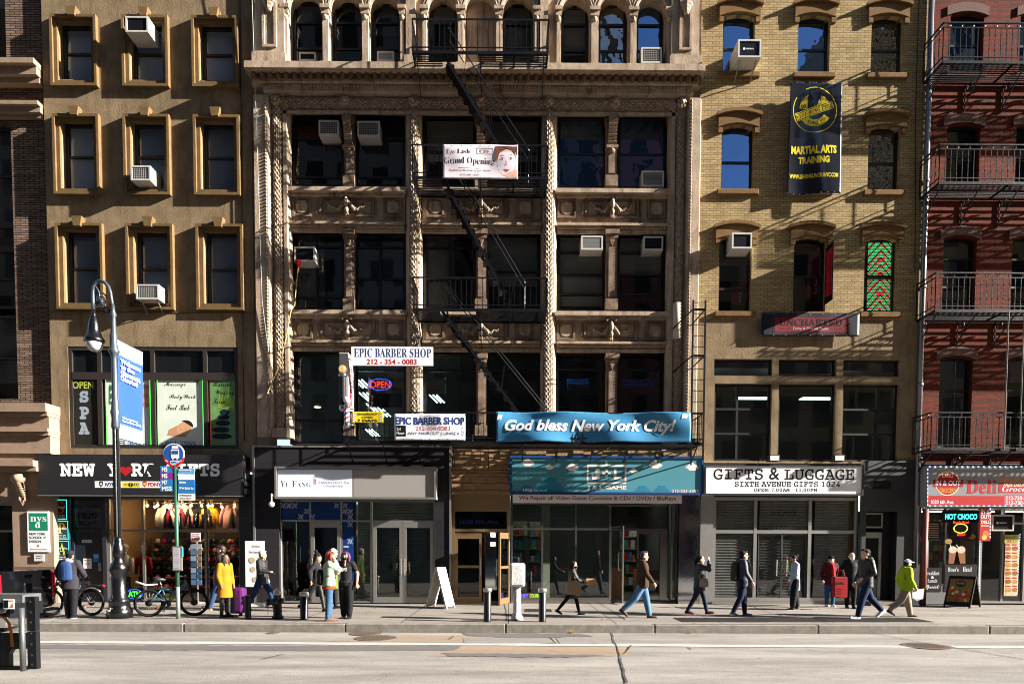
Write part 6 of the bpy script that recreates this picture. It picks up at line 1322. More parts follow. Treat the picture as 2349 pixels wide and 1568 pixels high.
m = MB(); m.box(WX(1275, 930, 1.4), WX(1456, 930, 1.4), 1.4, 1.5, WZ(1350, 1000, 1.4), WZ(1350, 919, 1.4)); m.build('counter', M('dark_wood', '3a2a1c', .6), None, label='low wooden counter inside the right second floor windows', cat='counter')
m = MB(); x0, x1, z0, z1 = R(676, 292, 740, 326, .85); m.box(x0, x1, .85, .86, z0, z1); m.build('curtain', K('5c1e12'), None, label='dark red shade behind the upper left loft window', cat='curtain')

# ------------------------------------------------------------------ pipes and cables
def pipe(name, pts, r, mat, label, cat='pipe'): m = MB(); m.tube(pts, r, 8); return m.build(name, mat, None, True, label, cat)
xp = xr0 + .02
m = MB(); m.tube([(xp, -.09, WZ(2115, 1300, 0)), (xp, -.09, 21)], .075, 10)
for z in (6.6, 9.5, 12.6, 15.8): m.lathe(xp, -.09, [(.095, z), (.095, z + .1)], 10)
m.build('drainpipe', M('grey_pipe', '76777c', .35, .5, var=.5, vs=3), None, True, 'grey drainpipe between the yellow brick and red brick buildings', 'drainpipe')
m = MB(); m.tube([(xr0 + .04, -.5, .0), (xr0 + .04, -.5, 2.9)], .085, 10); m.build('gate_post', M('rusty_red', '6e3426', .6, var=.6, vs=6), None, True, 'rust red post at the left corner of the deli', 'post')
pipe('cable', [(xs1 - .28, -.03, 20.5), (xs1 - .3, -.03, 14), (xs1 - .33, -.03, 9), (xs1 - .34, -.03, 4.9)], .014, blk, 'thin black cable running down the stucco wall beside the loft', 'cable')
pipe('cable', [(xs1 + .12, -.35, 20.5), (xs1 + .2, -.16, 14), (xs1 + .3, -.17, 9), (xs1 + .62, -.14, 6.2)], .01, K('8a8a86'), 'pale slack cable hanging down the left edge of the loft', 'cable')
pipe('cable', [(xr0 - .3, -.04, 20), (xr0 - .33, -.05, 15), (xr0 - .2, -.04, 10)], .012, blk, 'black cable hanging at the right of the yellow brick wall', 'cable')
m = MB(); m.tube([(XL1 - .7, YF - .12, WZ(1554, 776, YF)), (XL1 - .7, YF - .12, WZ(1554, 692, YF))], .1, 12); 
q = W(1556, 735, YF - .02); m = MB(); m.tube([(q.x, YF + .12, q.z - .5), (q.x, YF + .12, q.z + .55)], .13, 12); m.build('sheet_patch', M('pale_sheet', 'b0a698', .6), None, True, 'plain metal sleeve patching the right hand garland column', 'patch')
# security camera on the black front
q = W(623, 1156, -.85); t = thing('security_camera', tuple(q), 'white dome camera on a gooseneck beside the tea shop sign', 'camera'); m = MB(); m.tube([(q.x - .02, -.6, q.z + .25), (q.x, -.85, q.z + .3), (q.x, -.85, q.z + .08)], .02, 6); m.build('arm', white_p, t); m = MB(); m.ball(tuple(q), .085, 12, 8); m.build('dome', white_p, t, True)
# ------------------------------------------------------------------ street lamp with bishop's crook
lampm = M('lamp_paint', '101013', .25, .2, var=.25, vs=12, bump=.25, bs=45, coat=.4); lampg = M('lamp_grey', '4a525c', .4, .4, var=.35, vs=9)
b = G(275, 1416); lx0, ly0 = b.x, b.y
LZ = lambda py: WZ(275, py, ly0)
SC = abs(WX(276, 1000, ly0) - WX(275, 1000, ly0))
t = thing('street_lamp', (lx0, ly0, 0), 'ornate black cast iron street lamp with a curled crook and bell shaped lantern', 'street lamp')
m = MB(); prof = [(27, 1417), (27, 1398), (23, 1394), (22, 1382), (24.5, 1378), (23, 1374), (18, 1368), (16.5, 1330), (15.5, 1318), (20, 1308), (20.5, 1300), (16, 1292), (10.5, 1282), (13, 1274), (14, 1262), (12.5, 1252), (9.5, 1246), (10.5, 1240), (9, 1236), (8.5, 1230)]
m.lathe(lx0, ly0, [(r * SC, LZ(y)) for r, y in prof], 20); m.build('base', lampm, t, True)
m = MB(); n = 24; V = []
for y, r in ((1230, 8.4), (1100, 7.8), (985, 7.0)):
    for k in range(n): rr = r * SC * (1 if k % 2 else .86); a = 2 * math.pi * k / n; V.append((lx0 + rr * math.cos(a), ly0 + rr * math.sin(a), LZ(y)))
m.add(V, [(i * n + k, i * n + (k + 1) % n, (i + 1) * n + (k + 1) % n, (i + 1) * n + k) for i in range(2) for k in range(n)]); m.build('fluted_shaft', lampm, t)
m = MB(); m.lathe(lx0, ly0, [(r * SC, LZ(y)) for r, y in ((7, 985), (9.5, 978), (8, 960), (10.5, 945), (8.5, 938), (8, 925), (6.6, 915), (6.3, 830), (6.0, 820), (9, 812), (12.5, 806), (8.5, 798), (7.5, 780), (8, 770), (6.0, 765), (5.6, 735), (5, 728), (7.5, 722), (4.2, 712), (4.0, 700))], 16); m.build('upper_shaft', lampg, t, True)
# crook
P = lambda x, y: Vector((lx0 + (x - 275) * SC * 1.0, ly0, LZ(y)))
crook = [(271, 705), (268, 690), (266, 672), (262, 658), (254, 648), (245, 644), (235, 647), (228, 657), (226, 672), (226, 690), (226.5, 720)]
# the top hangs over the shaft: shaft leans with the picture, so follow its own axis
dxp = 0
m = MB(); m.tube([P(x + 4, y) for x, y in crook], [4 * SC] * 9 + [4.4 * SC, 4 * SC], 10); m.build('crook', lampg, t, True)
sc2 = MB(); sc2.tube([P(270 - 3, 705 - k * 0) if k == 0 else P(249 + (4 + .36 * k) * math.cos(k * .45 + 1), 690 + (4 + .36 * k) * 1.5 * math.sin(k * .45 + 1)) for k in range(1, 26)], 1.9 * SC, 7)
sc2.tube([P(262 + (2 + .22 * k) * math.cos(k * .5), 712 + (2 + .22 * k) * 1.3 * math.sin(k * .5)) for k in range(18)], 1.7 * SC, 7)
sc2.tube([P(235 + 10 * math.sin(k / 10 * 3.1), 655 + 4.5 * k) for k in range(12)], 2.2 * SC, 7); sc2.ball(P(249, 692), (.05, .05, .05), 8, 6)
for k in range(6): a = k * 1.05; sc2.ball(P(249 + 5 * math.cos(a), 692 + 6 * math.sin(a)), .03, 6, 4)
sc2.build('scroll', lampg, t, True)
lp = P(230.5, 740); m = MB(); m.lathe(lp.x, ly0, [(r * SC, LZ(y)) for r, y in ((3.5, 706), (5.5, 722), (7, 728), (10.5, 736), (12.5, 752), (13.5, 762), (17.5, 772), (21.5, 778), (22, 783), (20, 786))], 20); m.build('lantern', lampm, t, True)
m = MB(); m.lathe(lp.x, ly0, [(r * SC, LZ(y)) for r, y in ((18.5, 784), (18, 791), (14, 800), (7, 805), (1, 806))], 20); m.build('globe', M('lamp_globe', 'b8bcc0', .15, 0, coat=.5), t, True)
# banner on the lamp, at right angles to the street
bz1, bz0 = LZ(776), LZ(1002); bx_ = lx0 + .03; y0, y1 = ly0 + .09, ly0 + 1.12
m = MB(); n = 14
for j in range(n + 1):
    for i in range(9): u, v = i / 8, j / n; m.v.append((bx_ + .025 * math.sin(u * 5 + v * 3) * u, y0 + (y1 - y0) * u, bz0 + (bz1 - bz0) * v))
cl_ = [0 if j > n - 3 else 2 if j < 2 else 1 for j in range(n)]
for j in range(n):
    for i in range(8): m.f.append((j * 9 + i, j * 9 + i + 1, (j + 1) * 9 + i + 1, (j + 1) * 9 + i)); m.m.append(0 if cl_[j] != 1 else 1)
bn = m.build('lamp_banner', [K('d4d8dc'), K('2a4aa8')], None, True, 'blue and white welcome banner hung on the street lamp', 'banner')
m = MB()
for s_, za, zb, u0, u1, mi_ in (('Welcome', .77, .82, .06, .86, 0), ('to the', .715, .76, .06, .6, 0), ('Garment', .65, .705, .06, .84, 0), ('District!', .595, .645, .06, .74, 0), ('#GarmentDistrict', .205, .225, .08, .7, 0), ('GarmentDistrict.NYC', .175, .195, .08, .84, 0), ('New York', .9, .94, .12, .6, 1)):
    vs_, fs, _, _ = glyphs(s_, 'bold', .02); m.add([(bx_ + .03 + .012 * u, y0 + (y1 - y0) * (u0 + (u1 - u0) * u), bz0 + (bz1 - bz0) * (za + (zb - za) * v)) for u, v in vs_], fs, mi_)
m.build('lettering', [K('e0e2e6'), K('8ab860')], bn)
m = MB()
for z in (bz1 + .01, bz0 - .01): m.tube([(lx0, ly0, z), (bx_, y1 + .05, z)], .015, 6)
m.build('banner_arm', lampg, t)

# ------------------------------------------------------------------ bus stop
b = G(409, 1418); bx0, by0 = b.x, b.y; Z = lambda py: WZ(409, py, by0); X = lambda px, py=1100: WX(px, py, by0); SC2 = abs(X(410) - X(409))
t = thing('bus_stop', (bx0, by0, 0), 'green bus stop pole with a round blue sign and stacked route plates', 'bus stop'); grn = M('stop_green', '2f5a48', .45, .3, var=.3, vs=6)
m = MB(); m.tube([(bx0, by0, 0), (bx0, by0, Z(1065))], 4.3 * SC2, 10); m.build('pole', [grn], t, True); m = MB(); m.tube([(bx0, by0, .001), (bx0, by0, Z(1345))], 4.6 * SC2, 10); m.build('pole_sleeve', M('worn_galvanised', '8f9a94', .5, .5, var=.5, vs=7), t, True)
cx, cz = X(401), Z(1041); m = MB(); m.disc(cx, cz, by0 - .03, 24 * SC2, 0, 32, y1=by0 + .0); m.disc(cx, cz, by0 - .034, 22 * SC2, 1, 32)
m.prism([(cx - 23 * SC2, Z(1049)), (cx, Z(1070)), (cx + 23 * SC2, Z(1049)), (cx + 21 * SC2, Z(1058)), (cx + 5 * SC2, Z(1072)), (cx + 4 * SC2, Z(1080)), (cx - 0 * SC2, Z(1080)), (cx - 5 * SC2, Z(1072)), (cx - 21 * SC2, Z(1058))], by0 - .038, by0 - .0, 2)
rs_ = m.build('round_sign', [wht, K('1f4f9a'), red], t); m = MB(); yb_ = by0 - .042; zz = by0 - .04
for q in ((392, 1030, 411, 1050), (394, 1022, 409, 1028), (395, 1050, 398, 1054), (405, 1050, 408, 1054), (391, 1056, 411, 1058)): rectpx(m, q, zz, 0)
rectpx(m, (394, 1033, 409, 1041), zz - .003, 1)
for k, ch in enumerate('NO STANDING'):
    if ch == ' ': continue
    vs_, fs, _, _ = glyphs(ch, 'bold'); u0 = -17 + k * 3.4; dy = 1064 - abs(u0) * .45 * (1 if abs(u0) > 4 else .6)
    x_, z_ = cx + u0 * SC2, Z(dy); m.add([(x_ + 2.6 * SC2 * (u - .5), zz - .002, z_ + 4.6 * SC2 * (v - .5)) for u, v in vs_], fs, 0)
m.build('pictogram', [wht, K('1f4f9a')], rs_)
blu = K('2472b4'); pur = K('7d2a86'); lbl = K('5b9ad0')
PL = [((368, 1068, 398, 1083), blu, 'M5', (371, 1071, 384, 1081)), ((368, 1083, 398, 1098), pur, 'M5', (371, 1086, 384, 1096)), ((368, 1098, 398, 1113), blu, 'M7', (371, 1101, 384, 1111)), ((368, 1113, 398, 1127), blu, 'M55', (371, 1115, 394, 1125)),
      ((409, 1074, 446, 1087), lbl, 'Broadway', (411, 1076, 440, 1080)), ((409, 1087, 446, 1100), wht, None, None), ((409, 1100, 447, 1114), blu, 'Harlem', (411, 1103, 426, 1108)), ((409, 1114, 447, 1131), blu, 'W 44 St & 6 Av', (411, 1116, 444, 1122)), ((409, 1131, 447, 1147), wht, '6 Avenue &', (412, 1133, 440, 1137))]
for bx_, mt, s_, tb in PL:
    x0, x1, z0, z1 = R(*bx_, by0 - .03); m = MB(); m.box(x0, x1, by0 - .035, by0 - .02, z0 + .003, z1 - .003); p_ = m.build('route_plate', mt, t)
    if s_:
        m = MB(); m.text(s_, tb, by0 - .04, 0, 'bold', .02)
        if s_[0] == '6': m.text('West 38 St', (412, 1140, 439, 1144), by0 - .04)
        m.build('lettering', blk if mt is wht else wht, p_)
x0, x1, z0, z1 = R(397, 1252, 418, 1308, by0 - .05); m = MB(); m.box(x0, x1, by0 - .09, by0 - .03, z0, z1); c_ = m.build('timetable_case', alu_d, t); m = MB(); m.box(x0 + .02, x1 - .03, by0 - .096, by0 - .091, z0 + .03, z1 - .03, 0); m.box(x1, x1 + .02, by0 - .09, by0 - .03, z1 - .25, z1 - .02, 1)
for k in range(9): m.box(x0 + .04, x1 - .06, by0 - .0985, by0 - .097, z0 + .06 + k * .055, z0 + .065 + k * .055, 2)
m.build('timetable', [K('a8a8b0'), blu, K('55555c')], c_)

# ------------------------------------------------------------------ bollards, hydrant, box on a pedestal
blkp = M('bollard_paint', '121215', .35, .2, var=.35, vs=14, bump=.2, bs=60)
for px, py, top, hw, cap_, lab in ((569, 1419, 1364, 7, 0, 'plain black bollard without a cap beside the purple suitcase'), (698, 1419, 1357, 9, 1, 'silver capped black bollard beside the fire hydrant'), (1118, 1425, 1347, 8.5, 1, 'silver capped black bollard just left of the sprayed pedestal box'), (1244, 1425, 1348, 8.5, 1, 'silver capped black bollard just right of the sprayed pedestal box')):
    q = G(px, py); k = abs(WX(px + 1, py, q.y) - q.x); h = WZ(px, top, q.y); t = thing('bollard', (q.x, q.y, 0), lab, 'bollard', 'bollards along the kerb')
    m = MB(); r = hw * k; m.lathe(q.x, q.y, [(r * 1.06, 0), (r, .02), (r, h - (.1 if cap_ else .02)), (r * .9, h - (.09 if cap_ else 0))], 18); m.build('post', blkp, t, True)
    if cap_: m = MB(); m.lathe(q.x, q.y, [(r * 1.02, h - .1), (r * 1.2, h - .095), (r * 1.2, h - .03), (r * 1.1, h - .005), (r * .4, h)], 18); m.build('cap', alu, t, True)
q = G(637, 1418); k = abs(WX(638, 1400, q.y) - WX(637, 1400, q.y)); H_ = lambda y: WZ(637, y, q.y)
t = thing('fire_hydrant', (q.x, q.y, 0), 'black fire hydrant with a silver bonnet by the kerb', 'fire hydrant'); m = MB(); m.lathe(q.x, q.y, [(13 * k, 0), (13 * k, .05), (9.5 * k, .09), (9 * k, H_(1366)), (9.5 * k, H_(1364))], 16); m.build('barrel', blkp, t, True)
m = MB(); m.lathe(q.x, q.y, [(9.5 * k, H_(1364)), (10 * k, H_(1360)), (8 * k, H_(1353)), (4 * k, H_(1351)), (3 * k, H_(1347)), (1.5 * k, H_(1347))], 16); m.build('bonnet', alu, t, True)
z = H_(1379); m = MB(); m.tube([(q.x - 20 * k, q.y - .05, z), (q.x - 6 * k, q.y - .02, z)], [.075, .075], 12); m.tube([(q.x - 21 * k, q.y - .05, z), (q.x - 17 * k, q.y - .05, z)], .095, 8); m.tube([(q.x + 14 * k, q.y, z + .03), (q.x + 5 * k, q.y, z + .03)], .06, 10); m.tube([(q.x - 3 * k, q.y - .2, z), (q.x - 1 * k, q.y - .05, z)], .085, 10); m.build('outlet', blkp, t, True)
m = MB(); m.tube([(q.x - 20 * k, q.y - .06, z - .08), (q.x - 20 * k, q.y - .06, z - .3)], .008, 5); m.build('chain', blkp, t)
q = G(1186, 1421); k = abs(WX(1187, 1400, q.y) - WX(1186, 1400, q.y)); H_ = lambda y: WZ(1186, y, q.y)
silv = M('sparkling_silver', 'c2c2c2', .35, .35, var=.55, vs=34, bump=.9, bs=70)
t = thing('pedestal_box', (q.x, q.y, 0), 'silver sprayed metal box on a thick round pedestal by the kerb', 'call box'); m = MB(); m.lathe(q.x, q.y, [(15 * k, 0), (14 * k, .05), (13.5 * k, .09), (9.5 * k, .14), (9 * k, .3), (8.5 * k, H_(1345) - .02)], 18); m.build('pedestal', silv, t, True)
m = MB(); m.box(q.x - 18 * k, q.x + 18 * k, q.y - .17, q.y + .17, H_(1345), H_(1290)); m.build('box', silv, t, bevel=.06)
m = MB(); m.tube([(q.x + .02, q.y - .12, H_(1350)), (q.x + .03, q.y - .15, H_(1380))], .008, 5); m.build('conduit', silv, t)

# ------------------------------------------------------------------ A-boards and banner stand
def aboard(px0, px1, py, top, dep, m_face, m_fr, label, ang=0, lean=.26, w=.6, fr=True):
    a = G((px0 + px1) / 2, py); h = WZ((px0 + px1) / 2, top, a.y); t = thing('sandwich_board', (a.x, a.y, 0), label, 'sandwich board'); out = []
    for s in (1, -1):
        m = MB(); q = lambda u, v, d, s=s: Vector((a.x, a.y, 0)) + Matrix.Rotation(ang, 3, 'Z') @ Vector((u * w / 2, s * (-lean * (1 - v / h) - d), v))
        for (u0, u1, v0, v1, d0, d1, mi_) in ((-1, 1, .05, h, 0, .02, 0), (-1, -.88, 0, h, -.012, .032, 1), (.88, 1, 0, h, -.012, .032, 1), (-.88, .88, h - .08, h, -.012, .032, 1), (-.88, .88, .08, .16, -.012, .032, 1)):
            c8 = [q(u, v, d) for u in (u0, u1) for v in (v0, v1) for d in (d0, d1)]; m.add(c8, [(0, 1, 3, 2), (4, 6, 7, 5), (0, 4, 5, 1), (2, 3, 7, 6), (0, 2, 6, 4), (1, 5, 7, 3)], mi_)
        out.append((m.build('panel', [m_face, m_fr], t), q))
    return t, out, h
wb = M('white_board', 'cfcdc6', .5, var=.4, vs=12)
t, pn_, h = aboard(990, 1030, 1393, 1300, 0, wb, wb, 'white wooden sandwich board standing edge on outside the tea shop', math.radians(72), .3, .6)
m = MB(); q = pn_[0][1]
for j, (s_, z) in enumerate((('FRUIT', .85), ('TEA', .7), ('OPEN', .45))): vs_, fs, _, _ = glyphs(s_, 'bold'); m.add([tuple(q(-.6 + 1.1 * u, z + .1 * v, .024)) for u, v in vs_], fs, j % 2)
m.build('lettering', [K('3a5a8a'), K('b04a3a')], pn_[0][0])
t, pn_, h = aboard(2168, 2246, 1391, 1320, 0, K('2a2320'), K('17140f', .6), 'dark framed deli sandwich board with a colourful food poster', math.radians(-56), .36, .7)
m = MB(); q = pn_[0][1]; rp = random.Random(4); ang = 0
def prect(u0, u1, v0, v1, d, mi_): m.add([q(u0, v0, d), q(u1, v0, d), q(u1, v1, d), q(u0, v1, d)], [(0, 1, 2, 3)], mi_)
prect(-.86, .86, .17, h - .09, .024, 0); prect(-.86, .86, h * .34, h * .4, .027, 2)
for k in range(26): u, v = rp.uniform(-.7, .7), rp.choice([rp.uniform(.22, h * .32), rp.uniform(h * .42, h * .62)]); m.add([q(u + .13 * math.cos(a), v + .045 * math.sin(a), .026 + k * .0002) for a in [k2 * .785 for k2 in range(8)]], [tuple(range(8))], 1 + k % 4)
m.add([q(.4 * math.cos(a), h * .76 + .1 * math.sin(a), .03) for a in [k2 * .5 for k2 in range(12)]], [tuple(range(12))], 5)
for s_, v0, v1, mi_ in (('Welcome To', h - .18, h - .12, 2), ('IN & OUT', h * .74, h * .79, 4)): vs_, fs, _, _ = glyphs(s_, 'bold'); m.add([q(-.7 + 1.4 * u if mi_ == 2 else -.3 + .6 * u, v0 + (v1 - v0) * v, .033) for u, v in vs_], fs, mi_)
m.build('poster', [K('7a6a34'), K('b0622c'), K('b8281e'), K('5f7a34'), K('d8c090'), K('20302a')], pn_[0][0])
q = G(588, 1392); Yb = q.y; x0, x1, z0, z1 = R(563, 1240, 607, 1345, Yb); t = thing('banner_stand', (q.x, Yb, 0), 'white tea shop banner stand on a base by the black front', 'banner stand')
m = MB(); m.box(x0, x1, Yb - .01, Yb + .01, z0, z1); p_ = m.build('poster', wht, t); m = MB(); m.tube([((x0 + x1) / 2, Yb + .06, .05), ((x0 + x1) / 2, Yb + .04, z1)], .022, 8); m.build('pole', alu, t); m = MB(); m.box((x0 + x1) / 2 - .3, (x0 + x1) / 2 + .3, Yb - .2, Yb + .3, 0, .11); m.build('base', white_p, t, bevel=.04)
m = MB(); m.text('YI FANG', (578, 1250, 597, 1255), Yb - .014, 0, 'serif'); m.text('Best Ingredients', (572, 1263, 605, 1269), Yb - .014, 0, 'serif')
for cx, cy, r, mi_ in ((578, 1284, 7, 1), (598, 1282, 5, 2), (580, 1305, 6, 1), (600, 1308, 6, 3), (585, 1328, 6, 1)): discpx(m, cx, cy, r, Yb - .015, mi_)
rectpx(m, (594, 1277, 602, 1290), Yb - .017, 2); m.build('print', [K('333333'), K('b8a888'), K('c89a3a'), K('b07a5a')], p_)

# ------------------------------------------------------------------ covers and grates in the ground
for px, py, rx, z, lab in ((839, 1452.5, 37, ROADZ, 'small round cover in the road, nearest the kerb'), (862, 1463, 48, ROADZ, 'large round manhole cover in the tan road patch'), (2126, 1481.5, 51, ROADZ, 'round manhole cover at the right of the road'), (24 + 0, 1461, 20, ROADZ, 'round cover in the road beside the truck'), (626, 1451.5, 15, ROADZ, 'tiny rusty cover in the gutter below the fire hydrant')):
    q = G(px, py, z); r = abs(G(px + rx, py, z).x - q.x); m = MB(); m.lathe(q.x, q.y, [(r, 0), (r, .012), (r * .93, .014)], 28, z0=z)
    for i in range(-4, 5):
        for j in range(-4, 5):
            if i * i + j * j < 15: m.box(q.x + i * r * .19 - r * .06, q.x + i * r * .19 + r * .06, q.y + j * r * .19 - r * .06, q.y + j * r * .19 + r * .06, z + .012, z + .02)
    m.build('manhole_cover', M('rusty_iron', '6a5c50', .6, .4, var=.6, vs=20), None, label=lab, cat='manhole cover')
def grate(a, b, py0, py1, z, lab, n=30):
    p = [G(a, py0, z), G(b, py0, z), G(a, py1, z)]; x0, x1, y1, y0 = p[0].x, p[1].x, p[0].y, p[2].y; m = MB(); m.box(x0, x1, y0, y1, z + .001, z + .004, 1); m.frame(x0, x1, 0, 1, .01, 0, 1) if 0 else None
    k = x0
    while k < x1: m.box(k, k + .02, y0, y1, z + .004, z + .012); k += .05
    for y in [y0 + (y1 - y0) * j / 4 for j in range(5)]: m.box(x0, x1, y - .012, y + .012, z + .005, z + .013)
    m.build('pavement_grate', [M('grate_iron', '4a4644', .5, .4), M('grate_dark', '141313', .9)], None, label=lab, cat='grate')
for k, (a, b, o_) in enumerate(((1545, 1730, 'leftmost of the long black subway grates by the kerb'), (1738, 1858, 'subway grate in front of the woman in pale blue'), (1866, 1990, 'subway grate under the striding man\'s feet'), (1992, 2090, 'rightmost subway grate under the hi-vis man'))): grate(a, b, 1416.5, 1425.5, 0, o_)
grate(1204, 1262, 1396.5, 1402.5, 0, 'small rusty drain grate behind the pedestal box')
rr_ = random.Random(6)
for k, (px, py, c, lab) in enumerate(((540, 1447, '9aa4a8', 'crumpled silver wrapper in the gutter'), (875, 1447, 'c0a028', 'yellow leaf in the gutter near the purple haired woman'), (1165, 1448, 'b08038', 'brown leaves against the kerb below the black bollard'), (1180, 1449, 'd8d4cc', 'scrap of white paper in the gutter'), (1312, 1451, 'c89a1c', 'yellow leaf in the gutter by the walking woman'), (1579, 1453, 'c8901c', 'yellow leaf in the gutter below the person shading their eyes'), (1410, 1449, 'd8a828', 'lone yellow leaf in the gutter by the brown jacket man'))):
    q = G(px, py, ROADZ); m = MB()
    for j in range(5): a = rr_.uniform(0, 6); r = rr_.uniform(.03, .07); c0 = Vector((q.x + rr_.uniform(-.06, .06), q.y + rr_.uniform(-.04, .04), ROADZ + .012)); m.add([c0 + Vector((r * math.cos(a), r * math.sin(a), 0)), c0 + Vector((-r * .4 * math.sin(a), r * .4 * math.cos(a), .03)), c0 - Vector((r * math.cos(a), r * math.sin(a), 0)), c0 + Vector((r * .4 * math.sin(a), -r * .4 * math.cos(a), .01))], [(0, 1, 2, 3)])
    m.build('litter', K(c, .8), None, label=lab, cat='litter')

# ------------------------------------------------------------------ bicycles
def bicycle(cx, cy, r, wb, ang, fcol, acc, label, name='bicycle', fender=False, handle='flat'):
    """rear hub at the origin, front hub at +wb on the local x axis"""
    t = thing(name, (cx, cy, 0), label, 'bicycle'); rt = Matrix.Rotation(ang, 3, 'Z'); F = lambda x, z, y=0: rt @ Vector((x, y, z)) + Vector((cx, cy, 0))
    def part(nm, mt, segs, par=t, sm=True):
        m = MB()
        for s in segs: m.tube([F(*p) for p in s[0]], s[1], s[2] if len(s) > 2 else 8)
        return m.build(nm, mt, par, sm)
    tyre, fm, am = M('tyre', '0e0e0f', .8), M('bike_paint_' + fcol, fcol, .3, coat=.4), K(acc, .4)
    for hx in (0, wb):
        w = part('wheel', tyre, [([(hx + (r - .025) * math.cos(a), r + (r - .025) * math.sin(a)) for a in [2 * math.pi * k / 32 for k in range(33)]], .027, 8)])
        part('rim', M('rim', '2c2c30', .35, .6), [([(hx + (r - .06) * math.cos(a), r + (r - .06) * math.sin(a)) for a in [2 * math.pi * k / 32 for k in range(33)]], .012, 6)], w)
        part('spokes', alu, [([(hx, r), (hx + (r - .06) * math.cos(a), r + (r - .06) * math.sin(a))], .0025, 4) for a in [2 * math.pi * k / 18 + .1 for k in range(18)]], w)
        part('hub', iron, [([(hx, r, -.05), (hx, r, .05)], .03), ([(hx, r, -.012), (hx, r, .012)], .08, 14)], w)
        part('reflector', K('d8782a', .3), [([(hx + .16, r - .14), (hx + .22, r - .1)], .016)], w)
    bb, st_, hd, hb = (.42 * wb / 1.05, r - .02), (.27, r + .5), (wb - .17, r + .48), (wb - .22, r + .62)
    part('frame', fm, [([bb, (.3, r + .36)], .02), ([bb, hd], .026), ([(.3, r + .36), (.55, r + .26), hd], .024), ([(0, r, .05), (.24, r + .12, .04), bb], .014), ([(0, r, -.05), (.24, r + .12, -.04), bb], .014), ([(0, r, .05), (.3, r + .34)], .011), ([(0, r, -.05), (.3, r + .34)], .011), ([(wb - .15, r + .4), (wb - .19, r + .55)], .028)])
    part('accent', am, [([(.46, r + .05), (.6, r + .16)], .03), ([(.36, r + .18), (.46, r + .22)], .035)])
    part('fork', iron, [([(wb, r, .06), (wb - .1, r + .34, .06)], [.014, .022]), ([(wb, r, -.06), (wb - .1, r + .34, -.06)], [.014, .022]), ([(wb - .1, r + .34, -.07), (wb - .1, r + .34, .07)], .02), ([(wb - .1, r + .34), (wb - .19, r + .6)], .018)])
    s = part('saddle', M('saddle', '15151a', .5), [([(.1, r + .57), (.2, r + .58), (.38, r + .56)], [.07, .065, .025])]); part('seat_post', alu, [([(.3, r + .34), (.25, r + .55)], .013)], s)
    h = part('handlebar', iron, [([(wb - .24, r + .66, -.3), (wb - .2, r + .64, 0), (wb - .24, r + .66, .3)], .013), ([(wb - .19, r + .58), (wb - .2, r + .65)], .018)])
    part('grip', K('20202a'), [([(wb - .25, r + .66, -.32), (wb - .235, r + .66, -.2)], .02), ([(wb - .25, r + .66, .32), (wb - .235, r + .66, .2)], .02)], h); part('cable', iron, [([(wb - .2, r + .66, -.1), (wb - .05, r + .6, -.05), (wb - .12, r + .42, 0)], .005, 5)], h)
    part('crank', iron, [([(bb[0], bb[1], -.05), (bb[0], bb[1], -.03)], .095, 18), ([(bb[0], bb[1], -.06), (bb[0] - .06, bb[1] - .16, -.07)], .012), ([(bb[0], bb[1], .06), (bb[0] + .06, bb[1] + .16, .07)], .012), ([(bb[0] - .06, bb[1] - .17, -.16), (bb[0] - .06, bb[1] - .17, -.07)], .02), ([(bb[0] + .06, bb[1] + .17, .16), (bb[0] + .06, bb[1] + .17, .07)], .02)])
    part('chain', iron, [([(0, r + .04, -.04), (bb[0], bb[1] + .09, -.04)], .006, 4), ([(0, r - .04, -.04), (bb[0], bb[1] - .09, -.04)], .006, 4)])
    if fender: part('mudguard', alu_d, [([(r * 1.06 * math.cos(a), r + r * 1.06 * math.sin(a)) for a in [.3 + k * .2 for k in range(11)]], .022, 6)]); part('rack', iron, [([(-.3, r + .42), (.25, r + .45)], .012), ([(-.3, r + .42, .06), (.25, r + .45, .06)], .012), ([(-.2, r + .42), (0, r)], .008)]); part('tail_light', K('c01818', .3), [([(-.34, r + .4), (-.28, r + .42)], .03)])
    else: part('rear_guard', white_p, [([(-.28, r + .52), (-.05, r + .44), (.2, r + .46)], [.03, .028, .012], 6)])
    return t
q1, q2 = G(342, 1414), G(446, 1411.5); bicycle(q1.x, q1.y, .335, (q2 - q1).length, math.atan2(q2.y - q1.y, q2.x - q1.x), '14566a', '9aa428', 'teal and yellow mountain bicycle leaning behind the green bus stop pole')
q1 = G(211, 1411); bicycle(q1.x, q1.y, .33, 1.05, math.radians(176), '1c1a22', '5a2a6a', 'black bicycle with a rear rack, half hidden behind the man with the blue backpack', fender=True)

